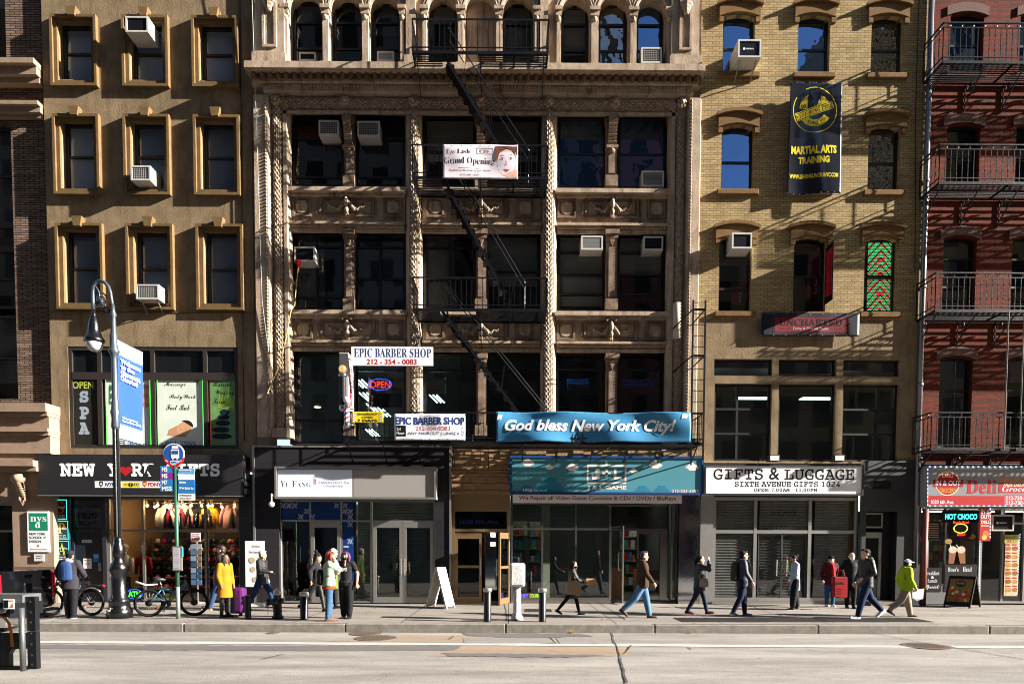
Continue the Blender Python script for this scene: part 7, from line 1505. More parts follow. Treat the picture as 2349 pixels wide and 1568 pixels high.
# ------------------------------------------------------------------ pickup truck at the kerb (rear) and the truck with a tail lift
def pickup():
    c1, c0 = W(127, 1350, -4.15), W(-6, 1350, -5.75); hx = c1.x; y1, y0 = -4.15, -5.95
    t = thing('pickup_truck', (hx - 2.5, (y0 + y1) / 2, ROADZ), 'glossy black pickup truck seen from behind at the left edge', 'pickup truck'); pb = M('black_car_paint', '08080a', .12, .0, coat=1, var=.05); ch = M('chrome', 'd0d0d4', .1, 1)
    z0, z1 = WZ(60, 1391, -4.9), WZ(60, 1307, -4.9); m = MB(); m.prism([(hx - 5.2, z0 - .15), (hx - .03, z0 - .05), (hx - .03, z1 - .02), (hx - 2.2, z1), (hx - 2.3, z1 + .0), (hx - 5.2, z1 - .1)], y0 + .03, y1 - .03); m.build('body', pb, t, bevel=.05)
    m = MB(); m.prism([(hx - 2.25, z1 - .01), (hx - 2.5, z1 + .5), (hx - 3.7, z1 + .5), (hx - 4.3, z1 - .02)], y0 + .12, y1 - .12); m.build('cab', pb, t, bevel=.06); m = MB(); m.quad((hx - 2.27, y0 + .25, z1 + .05), (hx - 2.27, y1 - .25, z1 + .05), (hx - 2.46, y1 - .25, z1 + .45), (hx - 2.46, y0 + .25, z1 + .45)); m.build('rear_window', K('0a0c0e', .08), t)
    m = MB(); m.box(hx - .05, hx, y0 + .14, y1 - .14, z0, z1); tg_ = m.build('tailgate', pb, t, bevel=.02); ym = (y0 + y1) / 2
    m = MB(); m.box(hx + .001, hx + .015, ym - .11, ym + .11, z0 + (z1 - z0) * .38, z0 + (z1 - z0) * .66); m.box(hx + .001, hx + .02, ym - .07, ym + .07, z0 + (z1 - z0) * .32, z0 + (z1 - z0) * .4); m.build('emblem', ch, tg_, bevel=.02); m = MB(); m.box(hx + .001, hx + .02, ym - .13, ym + .13, z1 - .16, z1 - .09); m.build('handle', ch, tg_)
    for y in (y0 + .07, y1 - .07): m = MB(); m.box(hx - .12, hx + .012, y - .05, y + .05, z0 + .18, z1 - .06); m.build('tail_light', K('b01020', .12, coat=.6), t, bevel=.02)
    m = MB(); m.box(hx - .1, hx + .16, y0 + .02, y1 - .02, z0 - .36, z0 - .06); m.build('bumper', ch, t, bevel=.06)
    for y in (y1 - .3,): m = MB(); m.tube([(hx - .1, y, z0 - .42), (hx + .14, y, z0 - .42)], .06, 12); m.build('exhaust', ch, t)
    for x in (hx - 1.2, hx - 4.4):
        for y in (y0 + .15, y1 - .15):
            m = MB(); m.tube([(x, y - .13, ROADZ + .4), (x, y + .13, ROADZ + .4)], .4, 20); w = m.build('wheel', M('tyre', '0e0e0f', .8), t); m = MB(); m.tube([(x, y - .14, ROADZ + .4), (x, y + .14, ROADZ + .4)], .25, 14); m.build('rim', ch, w)
pickup()
def tail_lift():
    Y0, Y1 = -11.3, -10.0; xe = WX(88, 1450, Y0); Z = lambda py: WZ(60, py, Y0); X = lambda px: WX(px, 1450, Y0)
    t = thing('flatbed_truck', (xe - 3, -10.2, ROADZ), 'grey truck tail lift with an orange strap at the bottom left edge', 'truck'); stl = M('worn_steel', '6d7074', .45, .7, var=.5, vs=7); db = M('dark_steel', '15161a', .45, .4, var=.3, vs=6)
    m = MB(); m.box(xe - 8, X(66), Y0 - .1, Y0 + .25, Z(1380), Z(1362)); m.build('deck', M('tread_plate', '777a7c', .4, .7, var=.4, vs=20, bump=.6, bs=40), t)
    m = MB(); m.box(xe - 8, X(-10), Y0 + .26, Y0 + .9, Z(1420), Z(1385)); m.build('chassis', db, t)
    p_ = MB(); 
    for a, b in ((1367, 1445), (1447, 1532)): p_.box(X(68), X(88), Y0 - .05, Y0 + .03, Z(b), Z(a))
    o = p_.build('post', db, t); m = MB()
    for y in (1378, 1402, 1425, 1450, 1475, 1500, 1521): m.disc(X(79), Z(y), Y0 - .058, .014, n=10)
    m.build('bolt', stl, o)
    m = MB(); m.tube([(X(61), Y0 - .08, Z(1535)), (X(61), Y0 - .08, Z(1392))], .035, 10); m.build('tube_rail', stl, t, True)
    m = MB(); m.box(X(-40), X(54), Y0 + .02, Y0 + .1, Z(1488), Z(1452)); m.box(X(-40), X(16), Y0 + .02, Y0 + .1, Z(1530), Z(1488) - .003); m.prism([(X(16), Z(1488)), (X(24), Z(1488)), (X(16), Z(1500))], Y0 + .02, Y0 + .1); m.box(X(-40), X(56), Y0 + .0, Y0 + .12, Z(1531) - .03, Z(1529)); m.build('lift_plate', db, t)
    m = MB(); m.tube([(X(-40), Y0 - .06, Z(1400)), (X(20), Y0 - .06, Z(1396)), (X(28), Y0 - .06, Z(1388))], .03, 8); m.tube([(X(-40), Y0 - .04, Z(1410)), (X(18), Y0 - .04, Z(1400))], .02, 8); m.build('tow_bar', stl, t, True)
    st_ = MB(); P_ = [(10, 1413), (22, 1416), (30, 1426), (35, 1445), (37, 1480)]
    for (a, b), (c_, d) in zip(P_, P_[1:]): st_.add([(X(a), Y0 - .1, Z(b)), (X(c_), Y0 - .1, Z(d)), (X(c_ + 9), Y0 - .11, Z(d)), (X(a + 8), Y0 - .11, Z(b - 4))], [(0, 1, 2, 3)])
    st_.build('strap', M('orange_strap', 'a8641c', .8), t)
    lb = MB(); lb.box(X(24), X(48), Y0 - .107, Y0 - .101, Z(1394), Z(1372)); l_ = lb.build('label_plate', wht, t); m = MB(); m.box(X(25), X(35), Y0 - .109, Y0 - .1075, Z(1392), Z(1374), 0); m.box(X(37), X(47), Y0 - .109, Y0 - .1075, Z(1377), Z(1374), 1); m.add([(X(38), Y0 - .109, Z(1391)), (X(46), Y0 - .109, Z(1391)), (X(46), Y0 - .109, Z(1380))], [(0, 1, 2)], 2); m.build('print', [blk, K('c8a020'), K('b87058')], l_)
    for x in (xe - 2.2, xe - 3.3):
        m = MB(); m.tube([(x, Y0 + .15, ROADZ + .48), (x, Y0 + .5, ROADZ + .48)], .48, 20); m.build('wheel', M('tyre', '0e0e0f', .8), t)
tail_lift()
# ------------------------------------------------------------------ people
def rem(mb, name, vox, mats, parent, sm=4, **k):
    o = mb.build(name, mats, parent, True, **k); r = o.modifiers.new('remesh', 'REMESH'); r.mode = 'VOXEL'; r.voxel_size = vox; r.use_smooth_shade = True
    s = o.modifiers.new('smooth', 'SMOOTH'); s.factor = .5; s.iterations = sm; return o
def limb(mb, pts, rs, n=12):
    mb.tube(pts, rs, n)
    for p, r in zip(pts, rs): mb.ball(p, r, n, 8)
def clothm(c, rough=.85, bs=9, b=.45): return M('cloth_' + c + '_%d' % bs, c, rough, var=.4, vs=6, bump=b, bs=bs)
SKIN = {'l': M('skin_light', 'd2a184', .5), 'm': M('skin_mid', 'b98562', .5), 'd': M('skin_dark', '7a4e36', .5)}
def ik(a, b, l1, l2, pole):
    d = b - a; L = min(d.length, (l1 + l2) * .998); d.normalize(); x = (l1 * l1 - l2 * l2 + L * L) / (2 * L); h = math.sqrt(max(0, l1 * l1 - x * x)); p = pole - d * pole.dot(d); p.normalize()
    return a + d * x + p * h, a + d * L
def person(px, py, top, phi, label, legs, hands, jacket, pants, shoes, hair, skin='l', hem=.06, flare=1.0, lean=0, coat_r=1.0, head=(0, 0), wide=1.0, mask=None, hood=False, hat=None, sleeves=True, glasses=False, pant_r=1.0, leglen=1.0, scarf=None, beard=False, lift=0, extra=None):
    """px, py: where the feet meet the pavement; top: pixel row of the crown; phi: facing, 0 = to the right, -90 = to the camera.
    legs: (thigh, knee, foot pitch) for left and right; hands: targets (fwd, side, up) from each shoulder, in body heights"""
    g = G(px, py); HT = WZ(px, top, g.y); ph = math.radians(phi); f = Vector((math.cos(ph), math.sin(ph), 0)); s = Vector((-math.sin(ph), math.cos(ph), 0)); u = Vector((0, 0, 1))
    def leg_drop(l): th, kn, fp = [math.radians(v) for v in l]; return .245 * math.cos(th) + .245 * math.cos(th - kn) + .04 + max(0, -math.sin(fp)) * .1
    drop = max(leg_drop(l) for l in legs); H = HT / (drop + .462 * math.cos(math.radians(lean)) + .003)
    hip = Vector((g.x, g.y, drop * H)); ln = math.radians(lean); up = u * math.cos(ln) + f * math.sin(ln)
    t = thing('person', (g.x, g.y, 0), label, 'person'); sk = SKIN[skin]; B, J, Pn = MB(), MB(), MB(); w = wide
    P = lambda a, b, c: hip + (f * a + s * b) * H + up * c * H
    ch, nk, hd = P(0, 0, .22), P(.005, 0, .315), P(.02, 0, .395); yaw, nod = [math.radians(v) for v in head]
    hf = (f * math.cos(yaw) + s * math.sin(yaw)) * math.cos(nod) - u * math.sin(nod); hf.normalize(); hs = u.cross(hf).normalized(); hu = hf.cross(hs); hd = nk + (up * .045 + hu * .03 + f * .012) * H
    HP = lambda a, b, c: hd + (hf * a + hs * b + hu * c) * H
    # head, neck, trunk
    ell = lambda mb, c, ra, rb, rc, d=(None, None, None): mb.add(*_ell(c, ra, rb, rc, d[0] or hf, d[1] or hs, d[2] or hu))
    ell(B, HP(0, 0, .012), .056 * H, .046 * H, .06 * H); ell(B, HP(.012, 0, -.025), .043 * H, .037 * H, .045 * H); B.ball(HP(.035, 0, -.052), .02 * H, 8, 6)
    limb(B, [HP(.05, 0, .008), HP(.06, 0, -.014)], [.006 * H, .0085 * H], 8)
    for k in (-1, 1): ell(B, HP(-.004, .047 * k, -.005), .012 * H, .006 * H, .018 * H)
    limb(B, [nk - up * .03 * H, hd - hu * .03 * H], [.034 * H, .03 * H]); limb(B, [P(0, 0, .0), P(0, 0, .12), P(0, 0, .25)], [.07 * H, .065 * H, .07 * H])
    sh = [P(0, .098 * w, .285), P(0, -.098 * w, .285)]; hipj = [P(0, .05, 0), P(0, -.05, 0)]; hr = .092 * w * coat_r
    # jacket
    E = lambda mb, c, a, b, h_: mb.add(*_ell(c, a, b, h_, f, s, up))
    secs = [(.305, .045, .06), (.28, .062, .1), (.22, .075, .1), (.12, .07, .088), (.03, .072 * flare ** .5, .088 * flare ** .5), (-hem, .074 * flare, .09 * flare)]
    _loft(J, [(P(0, 0, z), f * a * H * coat_r, s * b * H * w * coat_r) for z, a, b in secs])
    for k in (0, 1): limb(J, [sh[k], P(0, .03 * (1 - 2 * k), .3)], [.042 * H * coat_r, .045 * H], 10)
    hps = []
    for k in (0, 1):
        sg = 1 - 2 * k; tg = hands[k]; tgt = sh[k] + (f * tg[0] + s * tg[1] * sg + up * tg[2]) * H; pole = (-f * .6 + s * sg * .5 - u * .4) if len(tg) < 4 else (f * tg[3][0] + s * sg * tg[3][1] + u * tg[3][2])
        el, wr = ik(sh[k], tgt, .165 * H, .15 * H, pole); d = (wr - el).normalized(); hps.append((wr, d))
        limb(B, [sh[k], el, wr], [.03 * H, .025 * H, .017 * H])
        if sleeves: limb(J, [sh[k], sh[k].lerp(el, .5), el, el.lerp(wr, .5), wr - d * .012 * H], [.041 * H * coat_r, .038 * H * coat_r, .035 * H * coat_r, .031 * H * coat_r, .025 * H * coat_r])
        else: limb(J, [sh[k], sh[k].lerp(el, .6)], [.043 * H, .04 * H])
        # hand: palm, four fingers, thumb
        sd = d.cross(f if abs(d.dot(f)) < .8 else u).normalized(); nm = d.cross(sd).normalized()
        limb(B, [wr, wr + d * .03 * H, wr + d * .05 * H], [.016 * H, .02 * H, .019 * H], 8)
        for q in range(4):
            o = sd * (q - 1.5) * .0105 * H; L = (.04, .046, .043, .033)[q] * H; p0 = wr + d * .05 * H + o; p1 = p0 + (d * .8 + nm * .35) * L * .55; p2 = p1 + (d * .35 + nm * .9).normalized() * L * .5; limb(B, [p0, p1, p2], [.0062 * H, .0056 * H, .0048 * H], 6)
        p0 = wr + d * .022 * H - sd * .014 * H; limb(B, [p0, p0 + (-sd * .7 + d * .6 + nm * .4) * .022 * H, p0 + (-sd * .6 + d * 1.3 + nm * .8) * .026 * H], [.0075 * H, .0065 * H, .0055 * H], 6)
    # legs, shoes
    E(Pn, P(0, 0, .01), .07 * H, .085 * H * w, .07 * H)
    for k, (th, kn, fp) in enumerate(legs):
        a, b = math.radians(th), math.radians(th - kn); kp = hipj[k] + (f * math.sin(a) - u * math.cos(a)) * .245 * H; ak = kp + (f * math.sin(b) - u * math.cos(b)) * .245 * H; kp += s * (1 - 2 * k) * .004 * H
        limb(B, [hipj[k], kp, ak], [.05 * H, .034 * H, .02 * H])
        r = pant_r; e1 = ak + (kp - ak) * (1 - leglen) if leglen < 1 else ak
        limb(Pn, [hipj[k], hipj[k].lerp(kp, .5), kp, kp.lerp(e1, .45), e1 + (kp - e1) * .06], [.064 * H, .056 * H * (1 + (r - 1) * .6), .046 * H * r, .041 * H * r, .034 * H * r])
        fa = math.radians(fp); fd = f * math.cos(fa) + u * math.sin(fa); fu = u * math.cos(fa) - f * math.sin(fa); S = MB(); hl = ak - fu * .022 * H - fd * .018 * H
        limb(B, [ak, ak + fd * .05 * H - fu * .02 * H], [.018 * H, .016 * H], 8)
        limb(S, [hl, hl + fd * .04 * H + fu * .004 * H, hl + fd * .08 * H - fu * .003 * H, hl + fd * .115 * H - fu * .006 * H], [.024 * H, .027 * H, .024 * H, .018 * H], 10); limb(S, [ak + fu * .0 * H, hl + fd * .02 * H], [.024 * H, .026 * H], 10)
        so3 = rem(S, 'shoe', .011, K(shoes[0], .5), t); L_ = MB(); q0 = hl - fu * .018 * H - fd * .02 * H; L_.bar(q0, q0 + fd * .155 * H, .046 * H, .014 * H, fu); L_.build('sole', K(shoes[1], .6), so3, bevel=.006)
    rem(B, 'body', .0085, sk, t, 3); rem(J, 'jacket', .014, jacket, t); rem(Pn, 'trousers', .014, pants, t)
    if hood: q = MB(); limb(q, [P(-.03, -.05, .3), P(-.055, 0, .315), P(-.03, .05, .3)], [.034 * H, .045 * H, .034 * H]); limb(q, [P(-.03, .05, .3), P(.03, .03, .285), P(.03, -.03, .285), P(-.03, -.05, .3)], [.028 * H, .02 * H, .02 * H, .028 * H]); rem(q, 'hood', .013, hood if not hood is True else jacket, t)
    # face
    for k in (-1, 1):
        q = MB(); q.ball(HP(.0485, .018 * k, .008), .0058 * H, 8, 6); q.build('eye', K('1a1210', .3), t, True); q = MB(); limb(q, [HP(.051, .01 * k, .022), HP(.047, .03 * k, .022)], [.0035 * H, .0028 * H], 6); q.build('eyebrow', hair[1], t, True)
    if not mask: q = MB(); limb(q, [HP(.051, .014, -.036), HP(.056, 0, -.035), HP(.051, -.014, -.036)], [.003 * H, .0045 * H, .003 * H], 6); q.build('mouth', K('8a4a42'), t, True)
    else: q = MB(); ell(q, HP(.022, 0, -.028), .05 * H, .041 * H, .036 * H); q.ball(HP(.058, 0, -.02), .01 * H, 8, 6); rem(q, 'face_mask', .011, mask, t)
    if glasses:
        q = MB()
        for k in (-1, 1): q.tube([HP(.058, .019 * k + .014 * math.cos(a), .006 + .011 * math.sin(a)) for a in [.6283 * i for i in range(11)]], .0022 * H, 5)
        limb(q, [HP(.056, .033, .01), HP(-.01, .05, .008)], [.0022 * H] * 2, 5); limb(q, [HP(.056, -.033, .01), HP(-.01, -.05, .008)], [.0022 * H] * 2, 5); q.build('glasses', blk, t)
    if beard: q = MB(); ell(q, HP(.014, 0, -.042), .042 * H, .038 * H, .03 * H); rem(q, 'beard', .011, hair[1], t)
    # hair and hats
    st_, hm = hair[0], hair[1]; q = MB()
    if st_ != 'none':
        ell(q, HP(-.012, 0, .026), .056 * H, .051 * H, .053 * H)
        if st_ == 'short': ell(q, HP(-.028, 0, -.005), .036 * H, .046 * H, .045 * H); ell(q, HP(.028, 0, .06), .03 * H, .036 * H, .016 * H)
        elif st_ == 'bob':
            for k in (-1, 1): limb(q, [HP(.01, .042 * k, .03), HP(.005, .054 * k, -.02), HP(.012, .05 * k, -.062)], [.026 * H, .026 * H, .018 * H])
            ell(q, HP(-.03, 0, -.02), .036 * H, .055 * H, .055 * H); limb(q, [HP(.045, -.03, .05), HP(.05, .02, .048)], [.016 * H, .018 * H])
        elif st_ == 'long':
            for k in (-1, 1): limb(q, [HP(.0, .043 * k, .02), HP(-.012, .047 * k, -.05), HP(-.005, .05 * k, -.13)], [.018 * H, .018 * H, .012 * H])
            limb(q, [HP(-.035, 0, .0), HP(-.045, 0, -.08), HP(-.04, 0, -.15)], [.045 * H, .045 * H, .03 * H])
        elif st_ == 'braids':
            rb_ = random.Random(1)
            for i in range(16): a = -2.3 + 4.6 * i / 15; limb(q, [HP(-.04 * math.cos(a), .05 * math.sin(a), .02), HP(-.062 * math.cos(a) - .005, .062 * math.sin(a), -.06), HP(-.06 * math.cos(a), .06 * math.sin(a), -.13 - .04 * rb_.random())], [.014 * H, .011 * H, .007 * H], 6)
        elif st_ == 'pony': ell(q, HP(-.03, 0, 0), .034 * H, .045 * H, .045 * H); limb(q, [HP(-.06, 0, .02), HP(-.085, 0, -.03), HP(-.075, 0, -.1)], [.022 * H, .024 * H, .01 * H])
        elif st_ == 'bun': ell(q, HP(-.03, 0, 0), .034 * H, .046 * H, .045 * H); q.ball(HP(-.075, 0, .04), .03 * H, 10, 8)
        elif st_ == 'bald': q = MB(); limb(q, [HP(.0, .047, .01), HP(-.045, .025, -.005), HP(-.045, -.025, -.005), HP(.0, -.047, .01)], [.012 * H, .018 * H, .018 * H, .012 * H])
        rem(q, 'hair', .0095, hm, t, 2)
    if hat:
        kind, hm2 = hat; q = MB()
        if kind == 'beanie': ell(q, HP(-.008, 0, .036), .062 * H, .056 * H, .05 * H); q2 = [HP(.058 * math.cos(a) - .006, .054 * math.sin(a), .028) for a in [.524 * i for i in range(13)]]; limb(q, q2, [.011 * H] * 13, 8)
        elif kind == 'pom': ell(q, HP(-.008, 0, .036), .062 * H, .056 * H, .05 * H); q.ball(HP(-.03, 0, .105), .032 * H, 10, 8)
        elif kind == 'cap': ell(q, HP(-.004, 0, .034), .062 * H, .055 * H, .046 * H); limb(q, [HP(.05, .022, .03), HP(.095, .015, .024), HP(.095, -.015, .024), HP(.05, -.022, .03)], [.01 * H] * 4, 8); limb(q, [HP(.05, 0, .031), HP(.1, 0, .025)], [.012 * H, .01 * H], 8)
        rem(q, {'cap': 'cap'}.get(kind, 'beanie'), .01, hm2, t, 2)
    if scarf: q = MB(); limb(q, [P(.04, .04, .3), P(-.03, .05, .32), P(-.03, -.05, .32), P(.04, -.04, .3), P(.06, 0, .29), P(.04, .04, .3)], [.028 * H] * 6); limb(q, [P(.07, .0, .29), P(.085, .01, .2), P(.085, .015, .1)], [.026 * H, .03 * H, .03 * H]); rem(q, 'scarf', .012, scarf, t)
    if extra: extra(t, P, hps, H, f, s, u)
    return t, P, hps, H, f, s
def _ell(c, ra, rb, rc, a, b, n_, nu=14, nv=10):
    vs_ = [c + n_ * rc]
    for i in range(1, nv):
        t = math.pi * i / nv; vs_ += [c + a * ra * math.sin(t) * math.cos(2 * math.pi * k / nu) + b * rb * math.sin(t) * math.sin(2 * math.pi * k / nu) + n_ * rc * math.cos(t) for k in range(nu)]
    vs_.append(c - n_ * rc); L = len(vs_) - 1; fs = [(0, 1 + k, 1 + (k + 1) % nu) for k in range(nu)]
    for i in range(nv - 2): fs += [(1 + i * nu + k, 1 + (i + 1) * nu + k, 1 + (i + 1) * nu + (k + 1) % nu, 1 + i * nu + (k + 1) % nu) for k in range(nu)]
    bb = 1 + (nv - 2) * nu; fs += [(L, bb + (k + 1) % nu, bb + k) for k in range(nu)]; return vs_, fs
def _loft(mb, secs, n=18):
    vs_ = [c + a * math.cos(2 * math.pi * k / n) + b * math.sin(2 * math.pi * k / n) for c, a, b in secs for k in range(n)]; m_ = len(secs)
    mb.add(vs_, [(i * n + k, (i + 1) * n + k, (i + 1) * n + (k + 1) % n, i * n + (k + 1) % n) for i in range(m_ - 1) for k in range(n)] + [tuple(range(n)), tuple(range((m_ - 1) * n, m_ * n))[::-1]])
def bag(name, label, cat, c, a, b, h, da, db, mat, handle=None, taper=.9):
    """a soft bag: half sizes da along a, db along b"""
    mb = MB(); u = Vector((0, 0, 1)); _loft(mb, [(c + u * (-h / 2 + h * t), a * da * k, b * db * k) for t, k in ((0, .75), (.08, 1), (.5, 1.0), (.85, taper), (1, taper * .6))], 12)
    o = rem(mb, name, .014, mat, None, 2, label=label, cat=cat)
    if handle: q = MB(); q.tube(handle, .011, 6); q.build('strap', mat, o, True)
    return o
HANG = (.02, .05, -.305)
ST = ((6, 2, 0), (-3, 2, 0))
black_c, jean, djean = clothm('0d0d0f'), clothm('2c4366', .85, 30, .4), clothm('1f2f4e', .85, 30, .4)
hdark, hgrey = M('hair_dark', '0c0907', .75, spec=.25, bump=.6, bs=50), M('hair_grey', 'b5b0a8', .6, bump=.6, bs=50)
# the man with the backpack at the left
t, P, hp, H, f, s = person(163, 1417, 1262, 95, 'person in a dark jacket and beanie seen from behind, wearing a blue backpack', ((4, 3, 0), (-2, 2, 0)), ((.1, .08, -.26), (.1, .08, -.26)), clothm('2c2a30'), clothm('15151a'), ('17171b', 'cfcac6'), ('short', hdark), 'm', .1, 1.05, coat_r=1.18, hat=('beanie', clothm('1c2230', .9, 40)), hood=clothm('77747e'), wide=1.1, pant_r=1.15)
bag('backpack', 'blue backpack with a dark front pocket on the back of the left hand man', 'backpack', P(-.115, 0, .17), s, f, .46, .155, .08, clothm('223c68', .7, 20))
q = MB(); c = P(-.165, 0, .17); q.box(c.x - .03, c.x + .03, c.y - .025, c.y - .005, c.z - .12, c.z + .1); q.build('backpack_pocket', K('1c2a48'), bpy.data.objects['backpack'])
# yellow coat woman, her bags, and the man behind her
t, P, hp, H, f, s = person(517, 1414, 1270, -25, 'person with long dark braids in a bright mustard yellow coat and black boots', ((3, 2, 0), (-2, 2, 0)), (HANG, (.06, .03, -.3)), clothm('a56a0e', .8, 10), clothm('121214', .4), ('121214', '0c0c0c'), ('braids', M('braids', '1a1718', .6, bump=.6, bs=60)), 'd', .22, 1.28, coat_r=1.08, pant_r=.85)
bag('shoulder_bag', 'purple patterned bag behind the yellow coat', 'bag', P(-.1, -.04, .1), f, s, .42, .09, .12, M('purple_sequins', '5a3a78', .4, var=.8, vs=30, dark='1c1420'))
q = G(541, 1411); mb = MB(); mb.box(q.x - .24, q.x + .24, q.y - .16, q.y + .16, .06, .7); pc = clothm('4c1856', .7, 20); o = mb.build('suitcase', pc, None, label='purple upright suitcase beside the yellow coat', cat='suitcase', bevel=.07)
mb = MB(); mb.box(q.x - .03, q.x + .05, q.y - .175, q.y - .162, .1, .68); mb.box(q.x - .2, q.x - .1, q.y - .172, q.y - .162, .12, .4); mb.build('trim', blk, o); mb = MB(); mb.tube([(q.x - .12, q.y, .7), (q.x - .12, q.y, .74), (q.x + .1, q.y, .74), (q.x + .1, q.y, .7)], .015, 6); mb.build('handle', blk, o)
for k in (-1, 1): mb = MB(); mb.tube([(q.x + .17 * k, q.y - .13, .04), (q.x + .17 * k, q.y - .1, .04)], .04, 10); mb.build('wheel', blk, o)
person(512, 1399, 1250, 178, 'bearded person in a dark coat and jeans walking left behind the yellow coat', ((24, 6, 8), (-24, 14, -18)), ((-.08, .06, -.29), (.1, .05, -.28)), clothm('2a221f'), jean, ('8a6a52', 'c8b8a8'), ('short', M('hair_brown', '2e1e15', .5, bump=.6, bs=50)), 'l', .2, 1.1, coat_r=1.08, beard=True, glasses=True)
# older man
t, P, hp, H, f, s = person(602, 1398, 1262, -6, 'white haired person in glasses, a black quilted jacket and jeans, walking right', ((27, 8, 8), (-25, 12, -22)), ((.02, .06, -.29), (.2, .02, -.16)), clothm('0f1013', .6, 24, .9), clothm('1f3a62', .85, 30, .4), ('2a2624', '5a4a3a'), ('short', hgrey), 'l', .08, 1.06, coat_r=1.12, glasses=True, wide=1.05)
def phone(hp_, label, f_, case='16161a', tilt=.6):
    wr, d = hp_; c = wr + d * .11; mb = MB(); mb.box(-.037, .037, -.005, .005, -.075, .075); rt = Matrix.Rotation(math.atan2(f_.y, f_.x) + math.pi / 2, 3, 'Z') @ Matrix.Rotation(tilt, 3, 'X'); mb.xf(lambda v: c + rt @ v); return mb.build('phone', K(case, .2), None, label=label, cat='phone', bevel=.006)
phone(hp[1], 'phone held out by the white haired walker', f)
# the red haired woman, the purple haired one, and two behind
def jk(t, P, hps, H, f, s, u):
    q = MB(); _loft(q, [(P(0, 0, -.02), f * .09 * H, s * .11 * H), (P(0, 0, -.06), f * .1 * H, s * .12 * H), (P(0, 0, -.075), f * .095 * H, s * .115 * H)]); rem(q, 'orange_hem', .014, clothm('c83c18', .9, 30), t)
    for k, (a, b) in enumerate(((.17, -.07), (.22, -.05), (.12, -.09))): q = MB(); q.ball(P(.03 - .02 * k, b - .02, a), .02, 6, 4); q.build('patch', K('b02030' if k else '2a2a6a'), t)
t, P, hp, H, f, s = person(755, 1423, 1264, 20, 'red haired person in a pale green jacket and blue jeans, hand raised to the face', ((3, 2, 0), (-2, 2, 0)), ((.085, -.03, .06, (.1, .3, -1)), (.08, -.06, .05, (.1, .2, -1))), clothm('8aa08a', .8, 12), clothm('3a5672', .85, 30, .4), ('6a4a3c', '4a342a'), ('bob', M('hair_red', '7a2010', .6, bump=.7, bs=50)), 'l', .03, 1.15, coat_r=1.18, extra=jk, wide=1.05)
bag('shoulder_bag', 'black bag hanging behind the pale green jacket', 'bag', P(-.12, .02, .1), s, f, .36, .13, .07, black_c)
def tee(t, P, hps, H, f, s, u):
    q = MB(); vs_, fs, _, _ = glyphs('M', 'bold', .06); pt = lambda a, b: P(.1, .0, 0) + s * a * H + u * b * H
    q.add([pt(-.045 + .09 * x, .17 + .06 * y) for x, y in vs_], fs); vs_, fs, _, _ = glyphs('TV', 'bold', .02); q.add([pt(.0 + .05 * x, .155 + .035 * y) + f * .006 for x, y in vs_], fs, 1); q.build('shirt_print', [wht, blk], t)
    q = MB(); _loft(q, [(P(0, 0, .03), f * .076 * H, s * .092 * H), (P(0, 0, .01), f * .078 * H, s * .094 * H)]); q.build('belt', M('studded_belt', '4a4a50', .4, .5, var=.9, vs=40, dark='101012'), t)
t, P, hp, H, f, s = person(795, 1417, 1264, -95, 'purple haired person in a black mask and a white lettered black T-shirt', ((3, 2, 0), (-2, 2, 0)), ((.02, .07, -.29), (.17, -.02, -.13)), clothm('1d1d20', .85, 18), clothm('141417', .8, 10, .8), ('0f0f10', '141414'), ('bob', M('hair_purple', '5a1a4a', .6, bump=.7, bs=50)), 'l', .05, 1.02, sleeves=False, mask=K('0e0e10'), pant_r=1.25, extra=tee)
phone(hp[1], 'red phone in the hand of the purple haired person', f, 'b01a20')
t, P, hp, H, f, s = person(728, 1402, 1268, 0, 'person in a black pompom beanie and heeled boots passing behind the red haired one', ((14, 4, 0), (-28, 10, -30)), ((.08, .05, -.27), (-.06, .05, -.28)), clothm('262228'), clothm('101013', .5), ('0c0c0d', '0c0c0d'), ('long', M('hair_curly', '2a1a12', .6, bump=1, bs=30)), 'm', .08, 1.05, pant_r=.85, hat=('pom', clothm('17171b', .95, 50)))
person(764, 1395, 1258, 5, 'person in a pale hat and long olive coat mostly hidden behind the pair', ((6, 4, 0), (-6, 4, 0)), (HANG, HANG), clothm('5a6a2c', .8, 16), clothm('1a1a1c'), ('141414', '141414'), ('long', hdark), 'l', .2, 1.2, hat=('beanie', clothm('d0c8c4', .9, 50)))
# the walkers on the right
t, P, hp, H, f, s = person(1313, 1411, 1286, -4, 'long haired masked person in a long black quilted coat walking with a paper parcel', ((17, 4, 6), (-27, 12, -26)), ((.22, -.04, -.19), (.2, -.05, -.2)), clothm('0d0d10', .6, 24, .9), clothm('0d0d0f', .7), ('15151a', 'cfcac4'), ('long', hdark), 'l', .2, 1.15, coat_r=1.06, mask=K('121214'), pant_r=.8)
q = MB(); c = hp[1][0] + f * .16 + Vector((0, 0, .03)); q.box(c.x - .13, c.x + .13, c.y - .08, c.y + .08, c.z - .07, c.z + .07); q.build('paper_parcel', M('kraft_paper', 'a8825c', .8, var=.3, vs=20, bump=.8, bs=14), None, label='brown paper parcel carried by the masked walker in black', cat='parcel', bevel=.02)
bag('tote_bag', 'brown patterned tote bag on the shoulder of the walker in black', 'bag', P(.0, -.15, .0), f, s, .36, .2, .06, M('checked_tote', 'a88e6e', .6, var=1, vs=38, dark='17120e'), [P(-.06, -.15, .1), P(-.01, -.12, .29), P(.06, -.15, .1)])
